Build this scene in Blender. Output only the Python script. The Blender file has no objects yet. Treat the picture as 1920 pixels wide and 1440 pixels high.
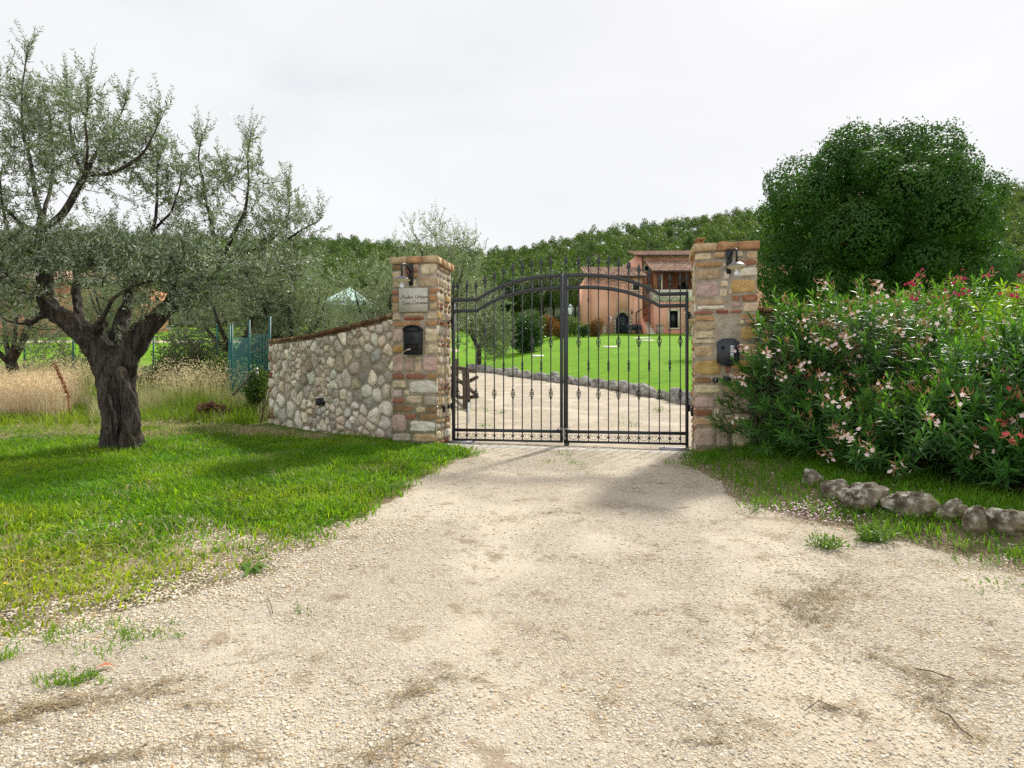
import bpy, math, random
import numpy as np
from mathutils import Vector, Matrix, Euler

random.seed(11)
RNG = np.random.default_rng(11)
SC = bpy.context.scene
COL = SC.collection
PI = math.pi
FPX = 1190.0
CAMZ = 1.55
R3 = lambda: RNG.random()

def U(a, b, n=None):
    return RNG.uniform(a, b, n)

# ------------------------------------------------------------------ helpers
def unit(v):
    v = np.asarray(v, float)
    return v / np.maximum(np.linalg.norm(v, axis=-1, keepdims=True), 1e-9)

def rand_dirs(n):
    return unit(RNG.normal(size=(n, 3)))

def hash01(ix, iy, iz, seed):
    h = (ix * 374761393 + iy * 668265263 + iz * 2147483647 + seed * 144665) & 0xFFFFFFFF
    h = ((h ^ (h >> 13)) * 1274126177) & 0xFFFFFFFF
    h = ((h ^ (h >> 16)) * 2246822519) & 0xFFFFFFFF
    return ((h ^ (h >> 15)) & 0xFFFFFF) / float(0xFFFFFF)

def vnoise(P, seed=0):
    P = np.asarray(P, float)
    i = np.floor(P).astype(np.int64); f = P - i
    f = f * f * (3 - 2 * f)
    out = 0
    for dx in (0, 1):
        for dy in (0, 1):
            for dz in (0, 1):
                w = (f[..., 0] if dx else 1 - f[..., 0]) * (f[..., 1] if dy else 1 - f[..., 1]) * (f[..., 2] if dz else 1 - f[..., 2])
                out = out + w * hash01(i[..., 0] + dx, i[..., 1] + dy, i[..., 2] + dz, seed)
    return out * 2 - 1

def fbm(P, seed=0, oct=4):
    P = np.asarray(P, float)
    a, s, t = 1.0, 0.0, 0.0
    for k in range(oct):
        s = s + a * vnoise(P * (2.03 ** k), seed + k * 17); t += a; a *= 0.5
    return s / t

def n2(x, y, sc, seed=0, oct=3):
    x = np.asarray(x, float); y = np.asarray(y, float)
    return fbm(np.stack([x * sc, y * sc, np.zeros_like(x) + seed * 3.7], -1), seed, oct)

def sstep(a, b, x):
    t = np.clip((np.asarray(x, float) - a) / (b - a), 0, 1)
    return t * t * (3 - 2 * t)

def tag(o, label=None, cat=None, group=None, kind=None):
    if label: o['label'] = label
    if cat: o['category'] = cat
    if group: o['group'] = group
    if kind: o['kind'] = kind
    return o

def empty(name, loc=(0, 0, 0), rz=0.0):
    o = bpy.data.objects.new(name, None)
    o.empty_display_size = 0.2
    o.location = loc; o.rotation_euler = (0, 0, rz)
    COL.objects.link(o)
    return o

class MB:
    """collects pieces, builds ONE mesh object"""
    def __init__(self):
        self.V = []; self.F = []; self.C = []; self.n = 0; self.G = []; self.M = []
    def add(self, V, F, col=None, grv=None, mi=0):
        V = np.asarray(V, float).reshape(-1, 3)
        Fs = F if isinstance(F, list) else [F]
        for f in Fs:
            f = np.asarray(f, np.int64)
            if f.size == 0: continue
            self.F.append(f + self.n); self.M.append(np.full(len(f), mi, np.int32))
        self.V.append(V)
        if col is None: col = (1, 1, 1)
        c = np.asarray(col, float)
        if c.ndim == 1: c = np.tile(c[:3], (len(V), 1))
        self.C.append(c)
        self.n += len(V)
        return self
    def xform(self, k0, M):
        pass
    def mesh(self, name, mats, smooth=False, color=True, extra=None):
        me = bpy.data.meshes.new(name)
        V = np.concatenate(self.V).astype(np.float32)
        me.vertices.add(len(V)); me.vertices.foreach_set('co', V.ravel())
        li = np.concatenate([f.ravel() for f in self.F]).astype(np.int32)
        lt = np.concatenate([np.full(len(f), f.shape[1], np.int32) for f in self.F])
        ls = np.zeros(len(lt), np.int32); ls[1:] = np.cumsum(lt)[:-1]
        me.loops.add(len(li)); me.loops.foreach_set('vertex_index', li)
        me.polygons.add(len(lt)); me.polygons.foreach_set('loop_start', ls)
        if not isinstance(mats, (list, tuple)): mats = [mats]
        for m in mats: me.materials.append(m)
        if len(mats) > 1:
            me.polygons.foreach_set('material_index', np.concatenate(self.M))
        me.update(calc_edges=True)
        me.validate()
        if smooth:
            me.polygons.foreach_set('use_smooth', np.ones(len(me.polygons), bool))
        if color and len(me.vertices) == len(V):
            at = me.attributes.new('col', 'FLOAT_COLOR', 'POINT')
            c = np.ones((len(V), 4), np.float32); c[:, :3] = np.concatenate(self.C)
            at.data.foreach_set('color', c.ravel())
        for k, arr in (extra or {}).items():
            at = me.attributes.new(k, 'FLOAT', 'POINT')
            at.data.foreach_set('value', np.asarray(arr, np.float32))
        return me
    def build(self, name, mats, parent=None, smooth=False, color=True, extra=None):
        o = bpy.data.objects.new(name, self.mesh(name, mats, smooth, color, extra))
        COL.objects.link(o)
        if parent is not None: o.parent = parent
        return o

BOXF = np.array([[0, 3, 2, 1], [4, 5, 6, 7], [0, 1, 5, 4], [1, 2, 6, 5], [2, 3, 7, 6], [3, 0, 4, 7]])
def box(x0, y0, z0, x1, y1, z1):
    V = np.array([[x0, y0, z0], [x1, y0, z0], [x1, y1, z0], [x0, y1, z0], [x0, y0, z1], [x1, y0, z1], [x1, y1, z1], [x0, y1, z1]], float)
    return V, BOXF

def beam(p, q, w, h=None, up=(0, 0, 1)):
    """rectangular bar from p to q"""
    h = h or w
    p = np.asarray(p, float); q = np.asarray(q, float)
    d = unit(q - p); u = np.asarray(up, float)
    if abs(d @ u) > .98: u = np.array([0, 1.0, 0])
    s = unit(np.cross(d, u)); u = np.cross(s, d)
    V = []
    for e in (p, q):
        for a, b in ((-1, -1), (1, -1), (1, 1), (-1, 1)):
            V.append(e + s * a * w / 2 + u * b * h / 2)
    return np.array(V), BOXF

def tube(pts, rad, sides=8, caps=True, ridg=None):
    P = np.asarray(pts, float); n = len(P)
    rad = np.broadcast_to(np.asarray(rad, float), (n,))
    T = np.gradient(P, axis=0); T = unit(T)
    ref = np.array([0.0, 0, 1]) if abs(T[0][2]) < .9 else np.array([1.0, 0, 0])
    N = unit(np.cross(T[0], ref)); V = []
    ang = np.linspace(0, 2 * PI, sides, endpoint=False)
    for i in range(n):
        N = unit(N - T[i] * (N @ T[i])); B = np.cross(T[i], N)
        r = rad[i] * (ridg(ang, i) if ridg else 1.0)
        V.append(P[i] + np.outer(np.cos(ang) * r, N) + np.outer(np.sin(ang) * r, B))
    V = np.concatenate(V)
    i = np.arange(n - 1)[:, None] * sides; j = np.arange(sides)[None]; k = (j + 1) % sides
    F = np.stack([i + j, i + k, i + sides + k, i + sides + j], -1).reshape(-1, 4)
    Fs = [F]
    if caps:
        m = len(V); V = np.concatenate([V, P[:1], P[-1:]])
        a = np.arange(sides); b = (a + 1) % sides; o = (n - 1) * sides
        Fs.append(np.stack([np.full(sides, m), b, a], -1)); Fs.append(np.stack([np.full(sides, m + 1), o + a, o + b], -1))
    return V, Fs

def lathe(prof, sides=12, c=(0, 0, 0)):
    pr = np.asarray(prof, float); a = np.linspace(0, 2 * PI, sides, endpoint=False)
    V = np.concatenate([np.stack([np.cos(a) * r, np.sin(a) * r, np.full(sides, z)], -1) for r, z in pr]) + np.asarray(c, float)
    n = len(pr); i = np.arange(n - 1)[:, None] * sides; j = np.arange(sides)[None]; k = (j + 1) % sides
    return V, np.stack([i + j, i + k, i + sides + k, i + sides + j], -1).reshape(-1, 4)

def extrude_poly(pts2, f, d0, d1):
    """polygon in 2d -> prism ; f(u,v,d)->xyz"""
    n = len(pts2)
    V = [f(u, v, d0) for u, v in pts2] + [f(u, v, d1) for u, v in pts2]
    a = np.arange(n); b = (a + 1) % n
    return np.array(V, float), [np.stack([a, b, b + n, a + n], -1), np.arange(n)[None, ::-1], (np.arange(n) + n)[None]]

def icos(sub=2):
    t = (1 + 5 ** .5) / 2
    V = [(-1, t, 0), (1, t, 0), (-1, -t, 0), (1, -t, 0), (0, -1, t), (0, 1, t), (0, -1, -t), (0, 1, -t), (t, 0, -1), (t, 0, 1), (-t, 0, -1), (-t, 0, 1)]
    F = [(0, 11, 5), (0, 5, 1), (0, 1, 7), (0, 7, 10), (0, 10, 11), (1, 5, 9), (5, 11, 4), (11, 10, 2), (10, 7, 6), (7, 1, 8), (3, 9, 4), (3, 4, 2), (3, 2, 6), (3, 6, 8), (3, 8, 9), (4, 9, 5), (2, 4, 11), (6, 2, 10), (8, 6, 7), (9, 8, 1)]
    V = [list(unit(v)) for v in V]
    for _ in range(sub):
        cache = {}; nf = []
        def mid(a, b):
            k = (min(a, b), max(a, b))
            if k not in cache:
                V.append(list(unit(np.array(V[a]) + np.array(V[b])))); cache[k] = len(V) - 1
            return cache[k]
        for a, b, c in F:
            ab, bc, ca = mid(a, b), mid(b, c), mid(c, a)
            nf += [(a, ab, ca), (b, bc, ab), (c, ca, bc), (ab, bc, ca)]
        F = nf
    return np.array(V), np.array(F)
ICO = {k: icos(k) for k in range(5)}

def rock(sub, seed, rough=.35, flat=.0):
    V, F = ICO[sub]
    d = 1 + rough * fbm(V * 1.3 + seed * 7.1, seed, 5) + rough * .35 * np.abs(vnoise(V * 3.1 + seed, seed + 5))
    # facet cuts
    V = V * d[:, None]
    rr = np.random.default_rng(seed)
    for _ in range(6):
        n = unit(rr.normal(size=3)); dist = rr.uniform(.62, .85)
        h = V @ n; ex = np.maximum(h - dist, 0)
        V = V - np.outer(ex * .8, n)
    return V, F

def leaf_mesh(base, d, nrm, L, W, fold=.25, droop=0.):
    """rhombic folded leaves, 4 verts / 2 tris each"""
    base = np.asarray(base, float); d = unit(d); s = unit(np.cross(d, nrm)); u = np.cross(s, d)
    L = np.broadcast_to(np.asarray(L, float), (len(base),))[:, None]; W = np.broadcast_to(np.asarray(W, float), (len(base),))[:, None]
    m = base + d * L * .45
    V = np.stack([base, m - s * W * .5 + u * W * fold, base + d * L - u * L * droop, m + s * W * .5 + u * W * fold], 1).reshape(-1, 3)
    i = np.arange(len(base))[:, None] * 4
    F = np.concatenate([i + np.array([[0, 2, 1]]), i + np.array([[0, 3, 2]])], 0)
    return V, F

def long_leaf(base, d, nrm, L, W, droop=.15):
    """lance leaves with 6 verts, 2 quads (folded on length)"""
    base = np.asarray(base, float); d = unit(d); s = unit(np.cross(d, nrm)); u = np.cross(s, d)
    N = len(base)
    L = np.broadcast_to(np.asarray(L, float), (N,))[:, None]; W = np.broadcast_to(np.asarray(W, float), (N,))[:, None]
    m = base + d * L * .5 + u * L * droop * .4
    t = base + d * L - u * L * droop
    V = np.stack([base - s * W * .12, base + s * W * .12, m + s * W * .5 + u * W * .12, m - s * W * .5 + u * W * .12, t], 1).reshape(-1, 3)
    i = np.arange(N)[:, None] * 5
    return V, [i + np.array([[0, 1, 2, 3]]), i + np.array([[3, 2, 4]])]

def cards(c, nrm, size, asp=.6):
    c = np.asarray(c, float); N = len(c)
    n = unit(nrm); r = rand_dirs(N); a = unit(np.cross(n, r)); b = np.cross(n, a)
    s = np.broadcast_to(np.asarray(size, float), (N,))[:, None]
    V = np.stack([c - a * s * .5, c + b * s * asp * .5 + a * s * U(-.2, .1, (N, 1)), c + a * s * .55, c - b * s * asp * .5 + a * s * U(-.1, .2, (N, 1))], 1).reshape(-1, 3)
    return V, np.arange(N)[:, None] * 4 + np.array([[0, 1, 2, 3]])

def blades(P, h, w, lean, az=None, tipw=0.0):
    """grass blades: 5 verts, quad+tri"""
    N = len(P); az = U(0, 2 * PI, N) if az is None else az
    h = np.broadcast_to(h, (N,)); w = np.broadcast_to(w, (N,)); lean = np.broadcast_to(lean, (N,))
    s = np.stack([np.cos(az), np.sin(az), np.zeros(N)], -1)
    la = az + U(-1.9, 1.9, N); l = np.stack([np.cos(la), np.sin(la), np.zeros(N)], -1)
    z = np.array([0, 0, 1.0])
    m = P + z * (h * .6)[:, None] + l * (lean * h * .28)[:, None]
    t = P + z * (h * (1 - .25 * lean))[:, None] + l * (lean * h)[:, None]
    ww = w[:, None] * .5
    V = np.stack([P - s * ww, P + s * ww, m + s * ww * .8, m - s * ww * .8, t], 1).reshape(-1, 3)
    i = np.arange(N)[:, None] * 5
    return V, [i + np.array([[0, 1, 2, 3]]), i + np.array([[3, 2, 4]])]

# ------------------------------------------------------------------ materials
MATS = {}
class NT:
    def __init__(self, name):
        self.m = bpy.data.materials.new(name); self.m.use_nodes = True
        self.t = self.m.node_tree; self.t.nodes.clear()
        self.out = self.n('ShaderNodeOutputMaterial')
        MATS[name] = self.m
    def n(self, typ, **kw):
        o = self.t.nodes.new(typ)
        for k, v in kw.items(): setattr(o, k, v)
        return o
    def l(self, a, b): self.t.links.new(a, b)
    def setin(self, node, key, v):
        if isinstance(v, bpy.types.NodeSocket): self.l(v, node.inputs[key])
        else: node.inputs[key].default_value = v
    def coord(self, kind='Object'):
        return self.n('ShaderNodeTexCoord').outputs[kind]
    def noise(self, scale, vec=None, detail=4, rough=.55, dist=0):
        o = self.n('ShaderNodeTexNoise'); o.inputs['Scale'].default_value = scale; o.inputs['Detail'].default_value = detail
        o.inputs['Roughness'].default_value = rough; o.inputs['Distortion'].default_value = dist
        self.l(vec if vec is not None else self.coord(), o.inputs['Vector'])
        return o.outputs['Fac']
    def voro(self, scale, vec=None, feature='F1', rnd=1.0):
        o = self.n('ShaderNodeTexVoronoi', feature=feature); o.inputs['Scale'].default_value = scale; o.inputs['Randomness'].default_value = rnd
        self.l(vec if vec is not None else self.coord(), o.inputs['Vector'])
        return o
    def mapping(self, scale=(1, 1, 1), vec=None, rot=(0, 0, 0)):
        o = self.n('ShaderNodeMapping'); o.inputs['Scale'].default_value = scale; o.inputs['Rotation'].default_value = rot
        self.l(vec if vec is not None else self.coord(), o.inputs['Vector'])
        return o.outputs['Vector']
    def ramp(self, fac, stops):
        o = self.n('ShaderNodeValToRGB'); e = o.color_ramp.elements
        while len(e) < len(stops): e.new(.5)
        for i, (p, c) in enumerate(stops):
            e[i].position = p
            e[i].color = (c[0], c[1], c[2], 1) if hasattr(c, '__len__') else (c, c, c, 1)
        self.l(fac, o.inputs['Fac']); return o.outputs['Color']
    def mix(self, fac, a, b, mode='MIX'):
        o = self.n('ShaderNodeMix', data_type='RGBA', blend_type=mode)
        for k, v in ((0, fac), (6, a), (7, b)):
            if isinstance(v, bpy.types.NodeSocket): self.l(v, o.inputs[k])
            elif k == 0: o.inputs[0].default_value = v
            else: o.inputs[k].default_value = (v[0], v[1], v[2], 1) if hasattr(v, '__len__') else (v, v, v, 1)
        return o.outputs[2]
    def math(self, op, a, b=0.0, c=None, clamp=False):
        o = self.n('ShaderNodeMath', operation=op, use_clamp=clamp)
        self.setin(o, 0, a); self.setin(o, 1, b)
        if c is not None: self.setin(o, 2, c)
        return o.outputs[0]
    def attr(self, name, out='Color'):
        return self.n('ShaderNodeAttribute', attribute_name=name).outputs[out]
    def bump(self, h, strength=.5, dist=.01, prev=None):
        o = self.n('ShaderNodeBump'); o.inputs['Strength'].default_value = strength; o.inputs['Distance'].default_value = dist
        self.l(h, o.inputs['Height'])
        if prev is not None: self.l(prev, o.inputs['Normal'])
        return o.outputs['Normal']
    def pbsdf(self, color, rough=.7, metal=0.0, normal=None, spec=.4):
        o = self.n('ShaderNodeBsdfPrincipled')
        if isinstance(color, bpy.types.NodeSocket): self.l(color, o.inputs['Base Color'])
        else: o.inputs['Base Color'].default_value = (*color[:3], 1)
        self.setin(o, 'Roughness', rough); self.setin(o, 'Metallic', metal)
        o.inputs['Specular IOR Level'].default_value = spec
        if normal is not None: self.l(normal, o.inputs['Normal'])
        return o
    def done(self, sh):
        self.l(sh.outputs[0] if not isinstance(sh, bpy.types.NodeSocket) else sh, self.out.inputs['Surface'])
        return self.m

def basic(name, c1, c2=None, scale=6, rough=.7, metal=0.0, bump=0.0, bscale=60, bdist=.004, attr=False, spec=.4, detail=5):
    t = NT(name)
    c2 = c2 or tuple(min(1, x * 1.25) for x in c1)
    fac = t.ramp(t.noise(scale, detail=detail), [(.3, 0), (.7, 1)])
    col = t.mix(fac, c1, c2)
    if attr: col = t.mix(1.0, col, t.attr('col'), 'MULTIPLY')
    nr = t.bump(t.noise(bscale, detail=6), bump, bdist) if bump else None
    return t.done(t.pbsdf(col, rough, metal, nr, spec))

def leafmat(name, c1, c2, c3=None, trans=(.3, .5, .05), tf=.3, rough=.45, clump=1.2, back=None, spec=.35, attr=False, hue=None):
    """leaf: random tint per leaf and per clump, translucent; optional paler underside"""
    t = NT(name)
    geo = t.n('ShaderNodeNewGeometry')
    col = t.mix(geo.outputs['Random Per Island'], c1, c2)
    if c3 is not None:
        f = t.ramp(t.noise(clump, detail=3), [(.42, 0), (.62, 1)])
        col = t.mix(f, col, t.mix(.65, col, c3))
    if attr: col = t.mix(1.0, col, t.attr('col'), 'MULTIPLY')
    if back is not None:
        col = t.mix(geo.outputs['Backfacing'], col, back)
    p = t.pbsdf(col, rough, 0, None, spec)
    tr = t.n('ShaderNodeBsdfTranslucent')
    tc = t.mix(1.0, t.mix(geo.outputs['Random Per Island'], trans, tuple(x * .7 for x in trans)), (1, 1, 1), 'MULTIPLY')
    if attr: tc = t.mix(1.0, tc, t.attr('col'), 'MULTIPLY')
    t.l(tc, tr.inputs['Color'])
    mx = t.n('ShaderNodeMixShader'); mx.inputs[0].default_value = tf
    t.l(p.outputs[0], mx.inputs[1]); t.l(tr.outputs[0], mx.inputs[2])
    return t.done(mx)

# masonry: per-stone vertex colour, pitted and stained
t = NT('masonry')
vc = t.attr('col')
n1 = t.noise(9, detail=8, rough=.65); n2_ = t.noise(42, detail=6, rough=.7)
c = t.mix(t.ramp(n1, [(.35, 0), (.68, 1)]), t.mix(1, vc, (.82, .77, .68), 'MULTIPLY'), t.mix(1, vc, (1.32, 1.31, 1.27), 'MULTIPLY'))
pit = t.ramp(n2_, [(.30, 0), (.43, 1)])
c = t.mix(pit, t.mix(1, c, (.45, .38, .30), 'MULTIPLY'), c)
lich = t.ramp(t.noise(2.3, detail=7, rough=.7), [(.60, 0), (.72, 1)])
c = t.mix(t.math('MULTIPLY', lich, .45), c, (.16, .13, .085))
c = t.mix(t.math('MULTIPLY', t.ramp(t.noise(21, detail=7, rough=.75), [(.56, 0), (.64, 1)]), .4), c, (.10, .075, .05))
bm = t.bump(n2_, .8, .02); bm = t.bump(t.noise(140, detail=4), .5, .006, bm)
t.done(t.pbsdf(c, .92, 0, bm, .2))

basic('brick', (.33, .165, .085), (.46, .255, .135), 11, .9, bump=.5, bscale=80, attr=True, spec=.2)
basic('iron', (.026, .029, .034), (.040, .044, .050), 14, .5, .0, bump=.15, bscale=200, bdist=.001, spec=.5)
basic('black_plastic', (.013, .014, .016), (.02, .021, .024), 20, .45, spec=.4)
basic('cast_iron', (.017, .021, .025), (.027, .032, .037), 18, .55, .0, bump=.3, bscale=90, bdist=.002)
basic('dark_void', (.01, .006, .005), (.014, .009, .006), 10, .8)
basic('panel_grey', (.028, .034, .043), (.034, .041, .051), 16, .45, .0, spec=.45)
basic('white_plastic', (.75, .78, .85), (.82, .84, .9), 20, .35)
basic('lamp_dark', (.10, .105, .12), (.19, .195, .21), 30, .3, .6)
basic('lamp_cream', (.62, .56, .38), (.7, .64, .46), 20, .5)
basic('bulb_glass', (.72, .75, .85), (.80, .83, .92), 10, .15, spec=.6)
basic('steel', (.42, .43, .44), (.6, .6, .6), 30, .35, .9)
basic('galv', (.33, .34, .36), (.45, .46, .48), 12, .5, .5)
basic('marble', (.50, .48, .40), (.63, .61, .54), 7, .5, bump=.1, bscale=40)
basic('ink', (.05, .045, .035), (.09, .08, .06), 40, .7)
basic('paper', (.45, .35, .30), (.6, .5, .44), 30, .8)
basic('yellow', (.75, .47, .01), (.8, .55, .02), 10, .5)
basic('plaster', (.68, .345, .23), (.84, .475, .34), .7, .9, bump=.15, bscale=25, spec=.15, detail=8)
basic('plaster_dark', (.62, .27, .19), (.70, .32, .23), 1.2, .9, spec=.15)
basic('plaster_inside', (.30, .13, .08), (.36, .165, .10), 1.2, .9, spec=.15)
basic('plaster_cream', (.66, .62, .50), (.74, .70, .58), 2, .9, spec=.15)
basic('stone_trim', (.60, .53, .40), (.72, .65, .52), 5, .9, spec=.2)
basic('stone_rough', (.30, .25, .19), (.50, .44, .35), 4, .9, bump=.4, bscale=12, bdist=.03, spec=.2)
basic('dark_teal', (.012, .02, .028), (.018, .028, .038), 6, .5)
basic('dark_glass', (.006, .007, .009), (.012, .013, .016), 3, .12, spec=.5)
basic('gutter', (.05, .025, .018), (.075, .04, .03), 5, .5)
basic('orange_wall', (.50, .215, .11), (.58, .27, .15), 1.0, .9, spec=.15)
basic('tile', (.36, .225, .165), (.56, .40, .31), 3.2, .9, attr=True, bump=.3, bscale=9, bdist=.02, spec=.15, detail=9)
basic('concrete', (.42, .39, .33), (.55, .52, .46), 9, .9, bump=.3, bscale=60)
basic('slab', (.72, .69, .62), (.80, .77, .70), 5, .85)
basic('teal', (.004, .085, .075), (.008, .12, .10), 14, .5)
basic('teal_net', (.005, .12, .115), (.008, .16, .15), 14, .6)
basic('awning', (.34, .50, .45), (.40, .56, .50), 2, .7)
basic('old_wood', (.075, .055, .042), (.19, .15, .12), 9, .9, bump=.6, bscale=30, bdist=.02, spec=.15)
basic('grey_wood', (.09, .075, .06), (.17, .15, .125), 14, .9, bump=.6, bscale=50, bdist=.01)
basic('dock_rust', (.22, .055, .02), (.34, .11, .04), 20, .9)
basic('straw', (.15, .112, .065), (.40, .31, .185), 3, .9, spec=.15)
basic('pot', (.3, .2, .13), (.38, .26, .18), 6, .9)
basic('pebble', (.60, .57, .51), (.76, .73, .66), 14, .9, attr=True, bump=.3, bscale=160, bdist=.002, spec=.2)
basic('dry_leaf', (.40, .12, .05), (.5, .18, .07), 20, .7)
basic('yellow_petal', (.85, .55, .0), (.9, .65, .01), 20, .6)
basic('petal_litter', (.62, .38, .48), (.78, .58, .66), 4, .7)
basic('twig', (.085, .06, .04), (.16, .12, .085), 9, .9, spec=.2)

# bark: long vertical furrows
def bark(name, c1, c2, sc=1.0, mossy=None):
    t = NT(name)
    mp = t.mapping((9 * sc, 9 * sc, 2.0 * sc))
    f = t.noise(1.6, mp, detail=8, rough=.65, dist=.8)
    w = t.noise(4.0, t.mapping((11 * sc, 11 * sc, 1.4 * sc)), detail=6, rough=.6, dist=.5)
    c = t.mix(t.ramp(f, [(.36, 0), (.62, 1)]), c1, c2)
    c = t.mix(t.ramp(w, [(.30, 0), (.5, 1)]), tuple(x * .55 for x in c1), c)
    if mossy: c = t.mix(t.math('MULTIPLY', t.ramp(t.noise(3, detail=6), [(.55, 0), (.7, 1)]), .5), c, mossy)
    b = t.bump(w, 1.0, .05); b = t.bump(f, .8, .03, b)
    b = t.bump(t.noise(60, detail=5), .4, .006, b)
    return t.done(t.pbsdf(c, .95, 0, b, .15))
bark('bark_olive', (.032, .027, .023), (.145, .125, .108), 1.0, (.10, .075, .035))
bark('bark_dark', (.05, .04, .03), (.15, .12, .09), .6)

# lichen boulders
t = NT('boulder')
n1 = t.noise(5, detail=9, rough=.7)
c = t.mix(t.ramp(n1, [(.40, 0), (.58, 1)]), (.065, .052, .034), (.30, .265, .20))
c = t.mix(t.ramp(t.noise(11, detail=8, rough=.75), [(.51, 0), (.57, 1)]), c, (.46, .44, .38))
c = t.mix(t.math('MULTIPLY', t.ramp(t.noise(3.3, detail=5), [(.52, 0), (.66, 1)]), .75), c, (.15, .115, .04))
b = t.bump(n1, .9, .05); b = t.bump(t.noise(45, detail=6), .5, .01, b)
t.done(t.pbsdf(c, .95, 0, b, .15))

t = NT('edging_stone')
n1 = t.noise(4, detail=8, rough=.7)
c = t.mix(t.ramp(n1, [(.36, 0), (.64, 1)]), (.085, .08, .075), (.50, .48, .44))
b = t.bump(n1, .8, .06)
t.done(t.pbsdf(c, .95, 0, b, .15))

leafmat('olive_leaf', (.060, .098, .038), (.215, .28, .14), (.11, .155, .05), trans=(.22, .34, .07), tf=.22, rough=.42, clump=2.2, back=(.40, .45, .345), spec=.45)
leafmat('olive_far', (.10, .15, .06), (.21, .275, .135), (.12, .16, .06), trans=(.34, .44, .13), tf=.25, rough=.42, clump=1.6, back=(.26, .31, .22), spec=.4)
leafmat('oleander_leaf', (.016, .062, .013), (.062, .155, .030), (.026, .085, .017), trans=(.20, .46, .02), tf=.28, rough=.44, clump=1.5, spec=.22, attr=True)
leafmat('tree_leaf', (.017, .058, .011), (.042, .108, .017), (.06, .125, .018), trans=(.11, .32, .015), tf=.24, rough=.5, clump=.55, spec=.22)
leafmat('oak_leaf', (.040, .085, .024), (.080, .135, .038), (.095, .135, .034), trans=(.22, .36, .04), tf=.25, rough=.55, clump=.3, spec=.2, attr=True)
leafmat('box_leaf', (.016, .05, .014), (.035, .085, .02), None, trans=(.10, .26, .01), tf=.2, rough=.32, spec=.5)
leafmat('red_leaf', (.09, .10, .02), (.25, .09, .025), (.06, .10, .02), trans=(.4, .15, .02), tf=.3, rough=.4, clump=1.5)
leafmat('dead_leaf', (.13, .075, .045), (.24, .15, .09), None, trans=(.3, .16, .08), tf=.2, rough=.8)
leafmat('shrub_leaf', (.05, .10, .02), (.10, .17, .035), (.13, .15, .05), trans=(.22, .36, .04), tf=.3, rough=.45, clump=1.5)
leafmat('grey_shrub', (.075, .10, .05), (.14, .165, .09), (.13, .12, .06), trans=(.2, .25, .08), tf=.25, rough=.55, clump=1.8)
leafmat('grass_blade', (.060, .155, .008), (.125, .255, .014), (.14, .235, .020), trans=(.33, .60, .014), tf=.38, rough=.5, clump=.9, attr=True, spec=.22)
leafmat('dry_blade', (.62, .49, .31), (.80, .67, .47), (.50, .45, .25), trans=(.85, .72, .48), tf=.42, rough=.7, clump=.8, attr=True, spec=.2)
leafmat('weed_leaf', (.06, .14, .015), (.11, .22, .03), None, trans=(.28, .5, .04), tf=.3, rough=.45)
leafmat('petal_white', (.84, .65, .64), (.92, .80, .78), None, trans=(.95, .8, .78), tf=.35, rough=.6)
leafmat('petal_coral', (.70, .09, .10), (.80, .16, .16), None, trans=(.9, .2, .2), tf=.35, rough=.6)
leafmat('petal_crimson', (.42, .012, .08), (.60, .03, .14), None, trans=(.7, .05, .15), tf=.3, rough=.6)
leafmat('petal_red', (.40, .01, .02), (.55, .03, .03), None, trans=(.7, .04, .05), tf=.3, rough=.6)
leafmat('bud', (.42, .17, .09), (.55, .26, .15), None, trans=(.6, .3, .15), tf=.25, rough=.6)
# ------------------------------------------------------------------ terrain
YE_X = [-60, -30, -8, -5, -2.1, .12, 1.72, 3.1, 3.95, 4.75, 5.4, 7, 30, 120]
YE_Y = [20, 20, 21, 27, 36, 29.7, 25.6, 22.2, 18.8, 15, 12.5, 11.5, 11.5, 11.5]
XE_Y = [11.2, 12.5, 15, 18.8, 22.2, 25.6, 29.7, 36, 45, 60]
XE_X = [6.6, 5.4, 4.75, 3.95, 3.1, 1.72, .12, -2.1, -5, -9]
XL_Y = [3.0, 3.2, 3.3, 3.41, 3.57, 3.79, 4.13, 4.54, 5.83, 7.81, 8.74, 9.25, 9.5, 11, 15, 20, 30, 36, 60]
XL_X = [-30, -5, -3.2, -2.75, -2.43, -2.0, -1.84, -1.53, -1.27, -.92, -.55, -.62, -.98, -1.15, -1.5, -2.6, -6, -12, -40]
XR_Y = [2.0, 3.0, 3.5, 4.25, 4.65, 5.41, 6.13, 7.2, 8.46, 9.0, 9.3, 9.6, 10.8, 11.2]
XR_X = [9.0, 6.0, 4.4, 3.43, 3.22, 2.64, 2.30, 2.3, 2.2, 2.45, 2.6, 2.7, 5.5, 6.6]
SKY_X = [-900, 0, 150, 590, 760, 850, 920, 1000, 1100, 1200, 1300, 1400, 1600, 1860, 1920, 2800]
SKY_Y = [430, 430, 427, 437, 446, 456, 463, 453, 431, 414, 399, 386, 362, 338, 330, 310]
YC = 190.0

def g0(x, y):
    x = np.asarray(x, float); y = np.asarray(y, float)
    ye = np.interp(x, YE_X, YE_Y)
    k = np.interp(x, [-9, -4, 0], [.062, .055, .047])
    return .064 * y + k * np.maximum(0, y - ye) * sstep(0, 3, y - ye)

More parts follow.
